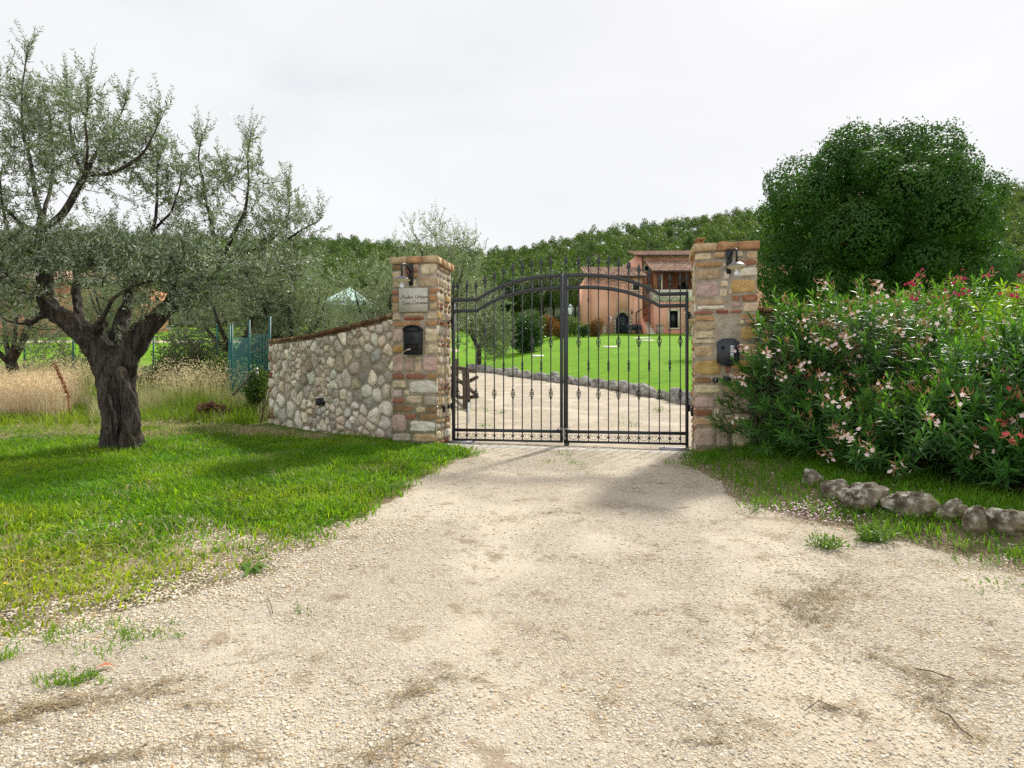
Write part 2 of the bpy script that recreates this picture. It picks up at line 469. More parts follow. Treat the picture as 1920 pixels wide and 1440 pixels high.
def ground(x, y, micro=True):
    x = np.asarray(x, float); y = np.asarray(y, float)
    z = g0(x, np.minimum(y, 78))
    s = (y - 78) / (YC - 78)
    az = x / np.maximum(y, 1.0)
    zb = g0(az * 78, 78 + 0 * x)
    ys = np.interp(az * FPX + 960, SKY_X, SKY_Y)
    zc = CAMZ + (720 - ys) / FPX * YC - 5.2
    sc = np.clip(s, 0, 1)
    hill = zb + (zc - zb) * (sc * .75 + .25 * sc * sc) - np.maximum(0, y - YC) * .12
    hill = hill + 1.6 * n2(x, y, .03, 3) * sstep(0, .2, s)
    z = np.where(y > 78, hill, z)
    if micro:
        near = sstep(40, 12, y)
        z = z + near * (.012 * n2(x, y, 1.1, 5) + .02 * n2(x, y, .35, 9))
        xr = np.interp(y, XR_Y, XR_X)
        z = z + .17 * sstep(0.0, 1.1, x - xr) * sstep(3, 4, y) * sstep(9.3, 8.6, y)
        xl = np.interp(y, XL_Y, XL_X)
        z = z + .035 * sstep(0.0, .5, xl - x) * sstep(3, 3.6, y) * sstep(14, 9, y)
    return z

def gz(x, y):
    return float(ground(np.array([x]), np.array([y]))[0])

def hit(px, py, lo=2.0, hi=76.0):
    """point of the ground seen at a pixel of the photograph"""
    ys = np.linspace(lo, hi, 6000); xs = (px - 960) / FPX * ys
    d = ground(xs, ys) - (CAMZ + (720 - py) / FPX * ys)
    k = np.argmax(d > 0) if (d > 0).any() else len(ys) - 1
    return float(xs[k]), float(ys[k]), gz(xs[k], ys[k])

def P(px, py, d):
    return np.array([(px - 960) / FPX * d, d, CAMZ + (720 - py) / FPX * d])

def grv_mask(x, y):
    """signed distance-like value, > 0 on gravel"""
    x = np.asarray(x, float); y = np.asarray(y, float)
    nz = .16 * n2(x, y, 1.7, 21, 4) + .10 * n2(x, y, 5.5, 23, 3)
    nz = nz + (.38 * n2(x, y, 2.4, 25, 4) - .02) * sstep(5.6, 4.2, y) * sstep(-1.1, -1.9, x)
    xl = np.interp(y, XL_Y, XL_X); xr = np.where(y < 11.2, np.interp(y, XR_Y, XR_X), np.interp(y, XE_Y, XE_X))
    l = (x - xl); l = np.where(y < 3.6, np.maximum(l * .5, (3.38 - y + .04 * (x + 2.5)) * 1.0), l)
    r = (xr - x); r = np.where(y < 3.4, np.maximum(r, 0.5), r)
    m = np.minimum(l, r)
    m = np.where(y > 37, -1, m)
    lane = 1.4 - np.abs(y - 47.5 - .02 * (x + 20)); lane = np.where((x < -4), lane, -1)
    patch = .10 - np.hypot((x + 2.7 + .8 * (y - 5.3)) / 1.5, (y - 5.3) / 1.1)
    return np.maximum(np.maximum(m + nz * sstep(60, 10, y), lane), patch + 1.3 * nz)

def seg(*a):
    out = []
    for (x0, x1, st) in a: out.append(np.arange(x0, x1 - 1e-6, st))
    out.append([a[-1][1]])
    return np.concatenate(out)
gx = seg((-700, -260, 40), (-260, -40, 8), (-40, -12, .9), (-12, -6, .22), (-6, 7, .06), (7, 14, .22), (14, 60, .9), (60, 260, 8), (260, 700, 40))
gy = seg((-12, 1.2, .6), (1.2, 11, .06), (11, 20, .14), (20, 50, .5), (50, 78, .8), (78, 210, 3), (210, 900, 30))
GX, GY = np.meshgrid(gx, gy)
GZ = ground(GX, GY)
MASK = grv_mask(GX, GY)
fx = (GX[:-1, :-1] + GX[1:, 1:]) / 2; fy = (GY[:-1, :-1] + GY[1:, 1:]) / 2
mf = (MASK[:-1, :-1] + MASK[1:, 1:] + MASK[1:, :-1] + MASK[:-1, 1:]) / 4
yef = np.interp(fx, YE_X, YE_Y)
cls = np.zeros(mf.shape, int)                      # 0 ground
cls[(fy > 11.4) & (fy > yef) & (fx > -5) & (fx < 60)] = 2     # lawn
cls[(fx < -5) & (fx > -60) & (fy > 29)] = 2
cls[mf > 0] = 1
cls[fy > 78] = 3
# colour of the soil / turf below the blades
colr = np.zeros(GX.shape + (3,))
verge = np.array([.15, .135, .065]); dry = np.array([.30, .235, .115]); lawnc = np.array([.125, .285, .012]); wood = np.array([.03, .05, .015]); soil = np.array([.23, .175, .11])
dn = sstep(-.2, .35, n2(GX, GY, .55, 31) + .1)[..., None]
colr[:] = verge
mead = sstep(9.5, 11.5, GY)[..., None]
colr = colr * (1 - mead) + mead * (dry * dn + np.array([.12, .17, .04]) * (1 - dn))
base = sstep(.25, .05, MASK + .25)[..., None]
colr = colr * base + soil * (1 - base)
ye_ = np.interp(GX, YE_X, YE_Y)
lw = ((((GY > 11.2) & (GY > ye_ - .2) & (GX > -5)) | ((GX < -5) & (GY > 28.5))) & (MASK < 0.05))[..., None]
colr = np.where(lw, lawnc, colr)
colr = np.where((GY > 79)[..., None], wood, colr)
rv = (sstep(-.1, .1, GX - np.interp(GY, XR_Y, XR_X)) * sstep(2.5, 3.5, GY) * sstep(10.2, 9.4, GY))[..., None]
colr = colr * (1 - rv) + rv * np.array([.215, .165, .11])
nl_ = (sstep(5.6, 4.4, GY) * sstep(-1, -1.6, GX) * sstep(.35, -.15, n2(GX, GY, 1.5, 63, 4)))[..., None]
colr = colr * (1 - nl_) + nl_ * np.array([.30, .245, .165])
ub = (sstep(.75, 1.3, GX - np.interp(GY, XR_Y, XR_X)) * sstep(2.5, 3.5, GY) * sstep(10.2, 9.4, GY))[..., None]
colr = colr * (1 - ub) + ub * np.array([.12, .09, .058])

# gravel / soil / turf in one material, mixed by the mesh's own attribute
t = NT('earth')
co = t.coord()
wz = t.n('ShaderNodeTexNoise'); wz.inputs['Scale'].default_value = 38; wz.inputs['Detail'].default_value = 3; t.l(co, wz.inputs['Vector'])
wv = t.n('ShaderNodeVectorMath', operation='MULTIPLY_ADD'); t.l(wz.outputs['Color'], wv.inputs[0]); wv.inputs[1].default_value = (.03, .03, .03); t.l(co, wv.inputs[2])
cw = wv.outputs[0]
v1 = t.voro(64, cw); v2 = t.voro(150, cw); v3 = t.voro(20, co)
big = t.noise(1.1, co, 5); med = t.noise(4.2, co, 6, .65); fine = t.noise(260, co, 3)
sep = t.n('ShaderNodeSeparateColor'); t.l(v1.outputs['Color'], sep.inputs[0])
sep2 = t.n('ShaderNodeSeparateColor'); t.l(v2.outputs['Color'], sep2.inputs[0])
stops = [(0, (.20, .15, .10)), (.15, (.40, .33, .245)), (.45, (.55, .475, .36)), (.75, (.66, .595, .485)), (.90, (.47, .45, .41)), (1.0, (.77, .73, .65))]
c1 = t.ramp(sep.outputs[0], stops); c2 = t.ramp(sep2.outputs[1], stops)
gc = t.mix(.55, c1, c2)
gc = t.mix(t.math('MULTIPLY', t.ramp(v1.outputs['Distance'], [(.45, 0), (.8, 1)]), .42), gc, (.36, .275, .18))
sx_ = t.n('ShaderNodeSeparateXYZ'); t.l(co, sx_.inputs[0])
bend_ = t.math('ADD', sx_.outputs['X'], t.math('MULTIPLY', t.math('SUBTRACT', t.noise(.35, co, 3), .5), 1.6))
trk = None
for cx_ in (-.15, 1.5):
    w_ = t.math('SUBTRACT', 1.0, t.math('MULTIPLY', t.math('ABSOLUTE', t.math('SUBTRACT', bend_, cx_)), 2.6), clamp=True)
    trk = w_ if trk is None else t.math('MAXIMUM', trk, w_)
sand = t.ramp(t.math('ADD', big, t.math('MULTIPLY', trk, .13)), [(.49, 0), (.66, 1)])
gc = t.mix(t.math('MULTIPLY', sand, .6), gc, t.mix(fine, (.53, .455, .35), (.61, .545, .44)))
dirt = t.ramp(med, [(.575, 0), (.66, 1)])
gc = t.mix(t.math('MULTIPLY', dirt, .72), gc, (.29, .215, .14))
gc = t.mix(t.math('MULTIPLY', t.ramp(t.noise(.45, co, 4), [(.5, 0), (.65, 1)]), .22), gc, (.52, .41, .27))
hgt = t.math('ADD', t.math('MULTIPLY', v1.outputs['Distance'], -.9), t.math('MULTIPLY', v2.outputs['Distance'], -.5))
hgt = t.math('MULTIPLY', hgt, t.math('SUBTRACT', 1.0, t.math('MULTIPLY', sand, .6)))
sc_ = t.mix(t.ramp(t.noise(3.1, co, 6, .6), [(.35, 0), (.65, 1)]), t.mix(1, t.attr('col'), (.72, .72, .72), 'MULTIPLY'), t.mix(1, t.attr('col'), (1.2, 1.16, 1.05), 'MULTIPLY'))
sc_ = t.mix(t.ramp(t.noise(70, co, 4, .7), [(.3, 0), (.7, 1)]), t.mix(1, sc_, (.7, .7, .7), 'MULTIPLY'), sc_)
gr = t.attr('grv', 'Fac')
e = t.math('ADD', gr, t.math('MULTIPLY', t.math('SUBTRACT', t.noise(14, co, 5, .7), .5), .35))
f = t.ramp(e, [(.47, 0), (.56, 1)])
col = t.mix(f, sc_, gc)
h2 = t.math('ADD', t.math('MULTIPLY', hgt, f), t.math('MULTIPLY', t.noise(24, co, 6, .7), .8))
nb = t.bump(h2, .9, .013)
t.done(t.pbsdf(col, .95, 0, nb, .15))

# mown lawn: fine mottled turf
t = NT('lawn_turf')
co = t.coord()
c = t.mix(t.ramp(t.noise(.35, co, 6, .6), [(.35, 0), (.65, 1)]), (.095, .245, .006), (.165, .35, .010))
c = t.mix(t.ramp(t.noise(1.7, co, 6, .7), [(.4, 0), (.7, 1)]), c, (.20, .385, .014))
c = t.mix(t.ramp(t.noise(14, co, 6, .75), [(.35, 0), (.62, 1)]), t.mix(1, c, (.68, .72, .6), 'MULTIPLY'), c)
b = t.bump(t.noise(30, co, 6, .8), .6, .05)
t.done(t.pbsdf(c, .9, 0, b, .1))

t = NT('forest_floor')
c = t.mix(t.noise(.4, None, 6), (.02, .035, .01), (.05, .075, .02))
t.done(t.pbsdf(c, .95, 0, None, .1))

gatt = np.clip(MASK * 2.2 + .5, 0, 1)
nyy, nxx = GX.shape
idx = np.arange(nyy * nxx).reshape(nyy, nxx)
quads = np.stack([idx[:-1, :-1], idx[:-1, 1:], idx[1:, 1:], idx[1:, :-1]], -1)
Vall = np.stack([GX, GY, GZ], -1).reshape(-1, 3)
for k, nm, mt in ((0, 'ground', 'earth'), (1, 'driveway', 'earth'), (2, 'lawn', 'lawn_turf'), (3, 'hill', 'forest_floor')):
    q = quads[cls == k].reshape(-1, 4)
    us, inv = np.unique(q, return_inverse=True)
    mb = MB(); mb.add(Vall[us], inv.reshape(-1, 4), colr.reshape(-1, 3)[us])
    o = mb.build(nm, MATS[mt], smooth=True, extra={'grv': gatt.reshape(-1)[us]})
    tag(o, kind='structure')

# ------------------------------------------------------------------ camera, light, sky
cam = bpy.data.cameras.new('camera'); cam.sensor_width = 36; cam.lens = 36 * FPX / 1920
cam.clip_start = .05; cam.clip_end = 3000
co_ = bpy.data.objects.new('camera', cam); COL.objects.link(co_)
co_.location = (0, 0, CAMZ); co_.rotation_euler = (PI / 2, 0, 0)
SC.camera = co_

SUN = unit(np.array([1.85, 2.8, 3.15]))
elev = math.asin(SUN[2]); azim = math.atan2(SUN[0], SUN[1])
sl = bpy.data.lights.new('sun', 'SUN'); sl.energy = 3.6; sl.angle = math.radians(5.0); sl.color = (1, .95, .86)
so = bpy.data.objects.new('sun', sl); COL.objects.link(so)
so.rotation_euler = Vector(-SUN).to_track_quat('-Z', 'Y').to_euler(); so.location = (20, 30, 40)

W = bpy.data.worlds.new('World'); SC.world = W; W.use_nodes = True
nt = W.node_tree; nt.nodes.clear()
def wn(t, **k):
    o = nt.nodes.new(t)
    for a, b in k.items(): setattr(o, a, b)
    return o
tc = wn('ShaderNodeTexCoord')
sky = wn('ShaderNodeTexSky', sky_type='NISHITA'); sky.sun_disc = False; sky.sun_elevation = elev; sky.sun_rotation = azim
sky.altitude = 200; sky.dust_density = 2.0
# thin high cloud, brightened opposite the sun as added front fill
dot = wn('ShaderNodeVectorMath', operation='DOT_PRODUCT'); nt.links.new(tc.outputs['Generated'], dot.inputs[0]); dot.inputs[1].default_value = tuple(SUN)
mr = wn('ShaderNodeMapRange'); mr.inputs['From Min'].default_value = -.6; mr.inputs['From Max'].default_value = .75
nt.links.new(dot.outputs['Value'], mr.inputs['Value'])
cr = wn('ShaderNodeValToRGB'); e = cr.color_ramp.elements
e[0].position = 0; e[0].color = (1.04, 1.045, 1.06, 1); e[1].position = 1; e[1].color = (.90, .905, .92, 1)
m = e.new(.55); m.color = (.94, .945, .96, 1)
nt.links.new(mr.outputs[0], cr.inputs[0])
mpn = wn('ShaderNodeMapping'); mpn.inputs['Scale'].default_value = (1.2, 1.2, 3.2); nt.links.new(tc.outputs['Generated'], mpn.inputs[0])
nz = wn('ShaderNodeTexNoise'); nz.inputs['Scale'].default_value = 1.5; nz.inputs['Detail'].default_value = 6; nz.inputs['Distortion'].default_value = .6
nt.links.new(mpn.outputs[0], nz.inputs['Vector'])
vr = wn('ShaderNodeMapRange'); vr.inputs['From Min'].default_value = .25; vr.inputs['From Max'].default_value = .75; vr.inputs['To Min'].default_value = 6.7; vr.inputs['To Max'].default_value = 7.6
nt.links.new(nz.outputs['Fac'], vr.inputs['Value'])
mul = wn('ShaderNodeVectorMath', operation='SCALE'); nt.links.new(cr.outputs[0], mul.inputs[0]); nt.links.new(vr.outputs[0], mul.inputs['Scale'])
cov = wn('ShaderNodeMapRange'); cov.inputs['From Min'].default_value = .3; cov.inputs['From Max'].default_value = .5; cov.inputs['To Min'].default_value = .86; cov.inputs['To Max'].default_value = .97
nt.links.new(nz.outputs['Fac'], cov.inputs['Value'])
mx = wn('ShaderNodeMix', data_type='RGBA'); nt.links.new(cov.outputs[0], mx.inputs[0]); nt.links.new(sky.outputs[0], mx.inputs[6]); nt.links.new(mul.outputs[0], mx.inputs[7])
bg = wn('ShaderNodeBackground'); bg.inputs['Strength'].default_value = .1
nt.links.new(mx.outputs[2], bg.inputs['Color'])
wo = wn('ShaderNodeOutputWorld'); nt.links.new(bg.outputs[0], wo.inputs['Surface'])

vs = SC.view_settings
vs.view_transform = 'Standard'; vs.look = 'None'; vs.exposure = .52; vs.gamma = 1
SC.display_settings.display_device = 'sRGB'
SC.cycles.max_bounces = 8; SC.cycles.transparent_max_bounces = 8
SC.cycles.use_denoising = False
# ------------------------------------------------------------------ gate line
GL = np.array([-.941, 10.0]); GR = np.array([2.573, 9.25])
GU = unit(GR - GL); GN = np.array([-GU[1], GU[0]])      # along, into depth
THETA = math.atan2(GU[1], GU[0])
PALC = dict(cream=(.60, .52, .375), white=(.70, .67, .585), tan=(.52, .395, .25), pink=(.50, .395, .345), red=(.33, .155, .10), orange=(.43, .25, .135),
            ochre=(.52, .36, .15), brown=(.29, .185, .105), grey=(.42, .39, .33), dred=(.27, .085, .055), pitted=(.42, .34, .23), blue=(.36, .37, .37))
MORTAR = (.37, .335, .27)

def stone_block(u0, v0, u1, v1, prot, rough, seed, n=11, p=6):
    a = np.linspace(-1, 1, n); X, Y = np.meshgrid(a, a); X = X.ravel(); Y = Y.ravel()
    m = np.maximum(abs(X), abs(Y)); s = np.where(m > 0, m / np.maximum((abs(X) ** p + abs(Y) ** p) ** (1 / p), 1e-9), 1)
    hu, hv = (u1 - u0) / 2 - .003, (v1 - v0) / 2 - .003
    q = np.stack([X * hu * 9, Y * hv * 9, np.full_like(X, seed * 1.7)], -1)
    jx = fbm(q * 1.2, seed, 2) * .13 * hu; jy = fbm(q * 1.2 + 31, seed + 3, 2) * .18 * hv
    out = prot * (1 - .45 * m ** 4) + rough * 1.7 * fbm(q * 2.6, seed + 9, 5)
    out = np.where(m > .99, -.02, out)
    V = np.stack([(u0 + u1) / 2 + X * s * hu + jx, (v0 + v1) / 2 + Y * s * hv + jy, out], -1)
    i = np.arange(n - 1)[:, None] * n; j = np.arange(n - 1)[None]
    return V, np.stack([i + j, i + j + 1, i + n + j + 1, i + n + j], -1).reshape(-1, 4)

def put(mb, V, F, O, a, nrm, col):
    a = np.asarray(a, float); nrm = np.asarray(nrm, float)
    Wv = np.asarray(O) + V[:, :1] * a + V[:, 1:2] * np.array([0, 0, 1.0]) + V[:, 2:] * nrm
    mb.add(Wv, F, col)

def courses(w, h, rr):
    """random coursed stones for the faces the photo does not detail"""
    v = 0; out = []
    while v < h - .03:
        ch = rr.choice([.065, .075, .10, .13, .16, .2], p=[.25, .2, .15, .17, .13, .10]); ch = min(ch, h - v)
        u = 0
        while u < w - .02:
            cw = rr.uniform(.11, .3) if ch > .08 else rr.uniform(.14, .27)
            if w - u - cw < .08: cw = w - u
            if ch < .085: c = rr.choice(['red', 'orange', 'brown', 'orange', 'tan', 'dred'])
            else: c = rr.choice(['cream', 'white', 'tan', 'pink', 'cream', 'pitted', 'grey', 'pink', 'ochre'])
            out.append((u, v, u + cw, v + ch, c)); u += cw
        v += ch
    return out

L_STONES = """880 190 950 225 brown|1005 190 1050 215 cream|1008 220 1047 243 red|1056 182 1195 262 cream|878 233 947 282 cream|1003 245 1047 277 orange|880 288 948 343 pitted|992 288 1034 343 cream|1038 265 1195 344 pitted|952 190 1000 282 brown
880 352 926 386 red|880 390 926 433 orange|880 438 926 493 pitted|1108 347 1195 384 orange|1108 388 1195 432 orange|1108 436 1195 490 tan|882 503 932 551 cream|942 500 1088 524 tan|942 527 1088 551 dred|1093 500 1195 548 cream
880 554 1076 594 orange|1079 552 1195 590 orange|880 602 960 692 pink|940 598 972 622 cream|1082 595 1195 697 cream|880 709 966 760 ochre|1078 702 1195 770 cream|882 767 952 887 pink|955 780 1017 887 pink|1027 778 1063 806 cream|1019 812 1066 887 cream|1069 778 1198 884 pink
884 891 954 929 red|958 891 1092 931 red|1095 891 1198 929 orange|884 934 970 988 cream|980 934 1193 1020 white|886 994 944 1049 pink|946 994 990 1036 cream|886 1052 958 1087 red|962 1034 1070 1088 cream|1076 1036 1193 1102 grey|886 1097 1022 1142 brown|1026 1104 1094 1147 cream|1096 1104 1193 1147 brown
886 1150 970 1272 pink|952 1150 1036 1192 red|1038 1150 1190 1190 brown|978 1195 1195 1270 white|886 1276 1000 1332 grey|1004 1276 1193 1334 tan|886 1336 1040 1380 brown|1044 1338 1193 1380 grey|966 598 1080 700 grey"""
R_STONES = """165 138 252 187 cream|258 138 332 183 tan|384 138 440 177 cream|452 138 520 190 tan|165 198 314 233 orange|316 202 338 233 cream|392 190 520 233 red|160 238 306 308 pitted|316 256 357 308 white|402 238 518 298 white|165 312 294 418 pink|297 316 350 357 cream|353 306 516 400 ochre|291 364 344 422 cream|348 368 372 406 cream
155 424 344 466 pitted|158 464 340 492 white|365 405 422 446 red|428 402 514 449 red|362 450 424 480 pink|426 450 510 513 cream|155 497 262 523 red|264 494 352 519 dred|354 494 434 517 red|152 525 272 562 orange|412 518 510 556 orange|158 564 272 619 tan|158 621 272 671 cream|160 673 272 702 cream|413 558 444 587 cream|452 558 508 588 orange|417 592 508 686 ochre|268 704 388 723 orange
150 708 262 785 tan|266 727 390 784 cream|393 702 500 784 tan|150 798 314 897 ochre|326 794 357 884 red|360 796 505 868 ochre|290 790 322 812 cream|150 903 252 950 brown|260 900 330 950 cream|335 880 500 945 cream|153 951 312 1008 cream|320 952 500 1010 tan|160 1022 272 1102 pink|278 1028 303 1075 cream|160 1104 254 1148 red|256 1096 295 1148 cream|153 1151 264 1208 tan|272 1150 303 1210 tan|310 1020 490 1120 pink|310 1125 490 1205 cream
153 1214 272 1340 pink|270 1228 358 1342 pink|364 1215 490 1340 cream|148 1346 337 1392 brown|340 1348 440 1392 red|443 1348 490 1392 tan|275 540 412 700 grey"""

def pillar(name, label, FL, w, dep, ztop, stones, mapf, seed, capcols):
    zb = gz(FL[0] + .3, FL[1] + .3) - .25
    root = empty(name, (FL[0], FL[1], zb), THETA)
    h = ztop - zb
    mb = MB(); rr = np.random.default_rng(seed)
    ct = .10
    V, F = box(0, 0, 0, w, dep, h - ct + .01); mb.add(V, F, MORTAR)
    k = 0
    for line in stones.split('\n'):
        for s in line.split('|'):
            a = s.split(); X0, Y0, X1, Y1 = map(float, a[:4])
            (u0, v1), (u1, v0) = mapf(X0, Y0), mapf(X1, Y1)
            v0 -= zb; v1 -= zb
            v1 = min(v1, h - ct)
            if u0 < .045: u0 = -.02
            if u1 > w - .045: u1 = w + .02
            c = np.array(PALC[a[4]]) * rr.uniform(.9, 1.1) * rr.uniform(.95, 1.05, 3)
            rough = .014 if a[4] in ('pitted', 'white', 'cream') else .008
            V, F = stone_block(u0, v0, u1, v1, rr.uniform(.012, .026), rough, seed * 100 + k)
            put(mb, V, F, (0, 0, 0), (1, 0, 0), (0, -1, 0), c); k += 1
    faces = [((w, 0, 0), (0, 1, 0), (1, 0, 0), dep), ((0, dep, 0), (0, -1, 0), (-1, 0, 0), dep), ((w, dep, 0), (-1, 0, 0), (0, 1, 0), w)]
    for O, a, nr, ln in faces:
        for (u0, v0, u1, v1, c) in courses(ln, h - ct, rr):
            cc = np.array(PALC[c]) * rr.uniform(.9, 1.12)
            V, F = stone_block(u0 + .004, v0 + .005, u1 - .004, v1 - .005, rr.uniform(.008, .022), .009, seed * 100 + 300 + k, 7)
            put(mb, V, F, O, a, nr, cc); k += 1
    mb.build('shaft', MATS['masonry'], root, smooth=False)
    cap = MB(); o = .042
    def brickrow(p0, p1, q, cuts, cols):
        p0 = np.array(p0, float); p1 = np.array(p1, float); q = np.array(q, float)
        for (a, b), c in zip(cuts, cols):
            A = p0 + (p1 - p0) * a; B = p0 + (p1 - p0) * b
            d = unit(p1 - p0)
            A = A + d * .003; B = B - d * .003
            dz = rr.uniform(-.006, .006); oo = rr.uniform(-.005, .006)
            ring = np.array([A - q * oo, B - q * oo, B + q * .2, A + q * .2])
            z0 = h - ct + dz * .3; z1 = h + dz
            bev = .006
            rings = []
            for z, ins in ((z0, bev), (z0 + bev, 0), (z1 - bev, 0), (z1, bev)):
                cen = ring.mean(0); r2 = cen + (ring - cen) * (1 - ins / .08)
                rings.append(np.c_[r2, np.full(4, z)])
            V = np.concatenate(rings); Fq = []
            for L in range(3):
                for j in range(4): Fq.append([L * 4 + j, L * 4 + (j + 1) % 4, L * 4 + 4 + (j + 1) % 4, L * 4 + 4 + j])
            Fq += [[12, 13, 14, 15], [3, 2, 1, 0]]
            cap.add(V, np.array(Fq), np.array(PALC[c]) * rr.uniform(.95, 1.15))
    cs = [0, .36, .68, 1]
    seg3 = list(zip(cs[:-1], cs[1:]))
    brickrow((-o, -o), (w + o, -o), (0, 1), seg3, capcols[:3])
    brickrow((w + o, -o + .2), (w + o, dep + o), (-1, 0), [(0, .35), (.35, .7), (.7, 1)], ['orange', 'tan', 'orange'])
    brickrow((-o, dep + o), (-o, -o + .2), (1, 0), [(0, .35), (.35, .7), (.7, 1)], ['tan', 'orange', 'tan'])
    brickrow((w + o - .2, dep + o), (-o + .2, dep + o), (0, -1), [(0, .5), (.5, 1)], ['orange', 'tan'])
    V, F = box(.1, .1, h - .06, w - .1, dep - .1, h - .012); cap.add(V, F, MORTAR)
    cap.build('cap', MATS['masonry'], root)
    return tag(root, label, 'pillar', 'stone pillars of the gate'), zb

LW, RW, DEP = .675, .775, .72
LFR = GL - .06 * GU - .62 * GN; LFL = LFR - LW * GU
RFL = GR + .06 * GU - .62 * GN
def lmap(X, Y): return ((480 + X / 3.4286 - 737) / 80 * LW, CAMZ + (720 - (440 + Y / 3.4286)) / FPX * 9.48)
def rmap(X, Y): return ((1260 + X / 3.273 - 1305) / 113 * RW, CAMZ + (720 - (430 + Y / 3.273)) / FPX * 8.58)
lp, lzb = pillar('gate_pillar', 'square stone and brick gate pillar carrying the marble name plaque', LFL, LW, DEP, 3.45, L_STONES, lmap, 3, ['tan', 'orange', 'tan'])
rp, rzb = pillar('gate_pillar', 'square stone and brick gate pillar beside the oleander, with intercom panel', RFL, RW, DEP, 3.45, R_STONES, rmap, 5, ['tan', 'orange', 'orange'])

def on_pillar(name, FL, u, z, out=0.0):
    """an Empty on the front face; local x along the face, -y outwards"""
    p = FL + GU * u - GN * out
    return empty(name, (p[0], p[1], z), THETA)

# ---- wall lamps
def lamp(FL, u, ztop, label, dx):
    r = on_pillar('wall_lamp', FL, u, ztop - .33, .02)
    m = MB(); m.add(*box(-.028, -.028, 0, .028, .0, .33)); m.build('bracket', MATS['black_plastic'], r)
    m = MB(); ang = np.linspace(0, PI, 9)
    pts = [(0, -.028, .2), (dx * .3, -.12, .235)] + [(dx * (.3 + .7 * (1 - math.cos(a)) / 2), -.12 - .21 * (1 - math.cos(a)) / 2, .235 + .045 * math.sin(a)) for a in ang[1:]] + [(dx, -.33, .09)]
    m.add(*tube(pts, .014, 8)); m.add(*tube([(dx * .5, -.2, .25), (dx * .35, -.13, .14), (0, -.03, .1)], .008, 6))
    m.build('arm', MATS['black_plastic'], r, smooth=True)
    m = MB(); V, F = lathe([(.002, .095), (.03, .092), (.075, .078), (.115, .052), (.128, .036)], 20, (dx, -.33, 0)); m.add(V, F)
    sh = m.build('lamp_shade', MATS['lamp_dark'], r, smooth=True)
    m = MB(); V, F = lathe([(.128, .034), (.10, .017), (.06, .003), (.025, -.004), (.001, -.005)], 20, (dx, -.33, 0)); m.add(V, F)
    m.build('shade_lining', MATS['lamp_cream'], r, smooth=True)
    m = MB(); V, F = lathe([(.018, .0), (.019, -.02), (.034, -.045), (.036, -.06), (.025, -.08), (.001, -.088)], 14, (dx, -.33, 0)); m.add(V, F)
    m.build('bulb', MATS['bulb_glass'], r, smooth=True)
    return tag(r, label, 'lamp', 'wall lamps on the gate pillars')
lamp(LFL, .30, 3.345, 'grey dish shaded wall lamp with bare bulb above the marble plaque', -.02)
lamp(RFL, .42, 3.36, 'grey dish shaded wall lamp with bare bulb above the intercom panel', .06)

# ---- marble plaque with italic handwriting
pl = on_pillar('name_plaque', LFL, .11, 2.625, .045)
PW, PH = .447, .351
m = MB(); m.add(*box(0, 0, 0, PW, .03, PH)); m.build('slab', MATS['marble'], pl)
def arc(cx, cy, rx, ry, a0, a1, n=9):
    a = np.radians(np.linspace(a0, a1, n)); return list(zip(cx + rx * np.cos(a), cy + ry * np.sin(a)))
GLY = {
 'o': (.62, [arc(.3, .25, .24, .25, 70, 430, 14)]), 'a': (.68, [arc(.28, .25, .24, .25, 30, 390, 14), [(.52, .5), (.5, .1), (.58, 0), (.68, .1)]]),
 'd': (.68, [arc(.28, .25, .24, .25, 30, 390, 14), [(.54, 1.0), (.5, .1), (.58, 0), (.68, .1)]]), 'b': (.64, [[(.08, 1.0), (.06, .1)], arc(.3, .25, .24, .25, 180, -180, 14)]),
 'e': (.56, [[(.06, .25), (.5, .3)] + arc(.28, .27, .22, .24, 10, 320, 12)]), 'r': (.5, [[(.08, .5), (.12, 0)], arc(.34, .28, .22, .2, 170, 50, 6)]),
 'i': (.3, [[(.1, .5), (.1, .08), (.18, 0), (.28, .1)], [(.14, .68), (.17, .72)]]), 'n': (.64, [[(.08, .5), (.08, 0)], arc(.3, .3, .22, .2, 180, 0, 7) + [(.52, .05), (.62, .08)]]),
 's': (.5, [arc(.27, .37, .17, .13, 40, 260, 7) + arc(.27, .12, .18, .12, 80, -140, 7)]), 'c': (.5, [arc(.3, .25, .24, .25, 50, 310, 10)]),
 'P': (.85, [[(.3, 1.05), (.18, .0), (.0, -.1)], arc(.36, .75, .34, .3, 150, -100, 12)]), 'U': (.95, [[(-.02, .85), (.08, 1.02), (.16, .9)] + arc(.45, .3, .3, .3, 180, 340, 9) + [(.8, 1.05), (.78, .1), (.86, 0)]]),
 'C': (.85, [arc(.5, .52, .42, .53, 55, 320, 14), arc(.66, .93, .1, .1, 0, 200, 5)]), ' ': (.5, [])}
mtx = MB()
def write(word, x, y, s, shear=.38, lw=.0034):
    for ch in word:
        adv, strokes = GLY[ch]
        for st in strokes:
            p = np.array([(x + (a + b * shear) * s, y + b * s) for a, b in st])
            d = unit(np.gradient(p, axis=0)); nn = np.stack([-d[:, 1], d[:, 0]], -1) * (lw * (.6 + .5 * abs(d[:, 1:2])))
            for side in (1,):
                A = p - nn; B = p + nn
                V = np.concatenate([np.c_[A[:, 0], np.full(len(p), -.0025), A[:, 1]], np.c_[B[:, 0], np.full(len(p), -.0025), B[:, 1]]])
                n = len(p); i = np.arange(n - 1)
                mtx.add(V, np.stack([i, i + 1, i + n + 1, i + n], -1))
        x += adv * s
    return x
write('Poderi Urbani', .030, .196, .0545)
write('Casa Corneano', .040, .108, .0525)
mtx.build('inscription', MATS['ink'], pl)
tag(pl, 'pale marble name plaque with black italic handwriting on the pillar', 'sign')

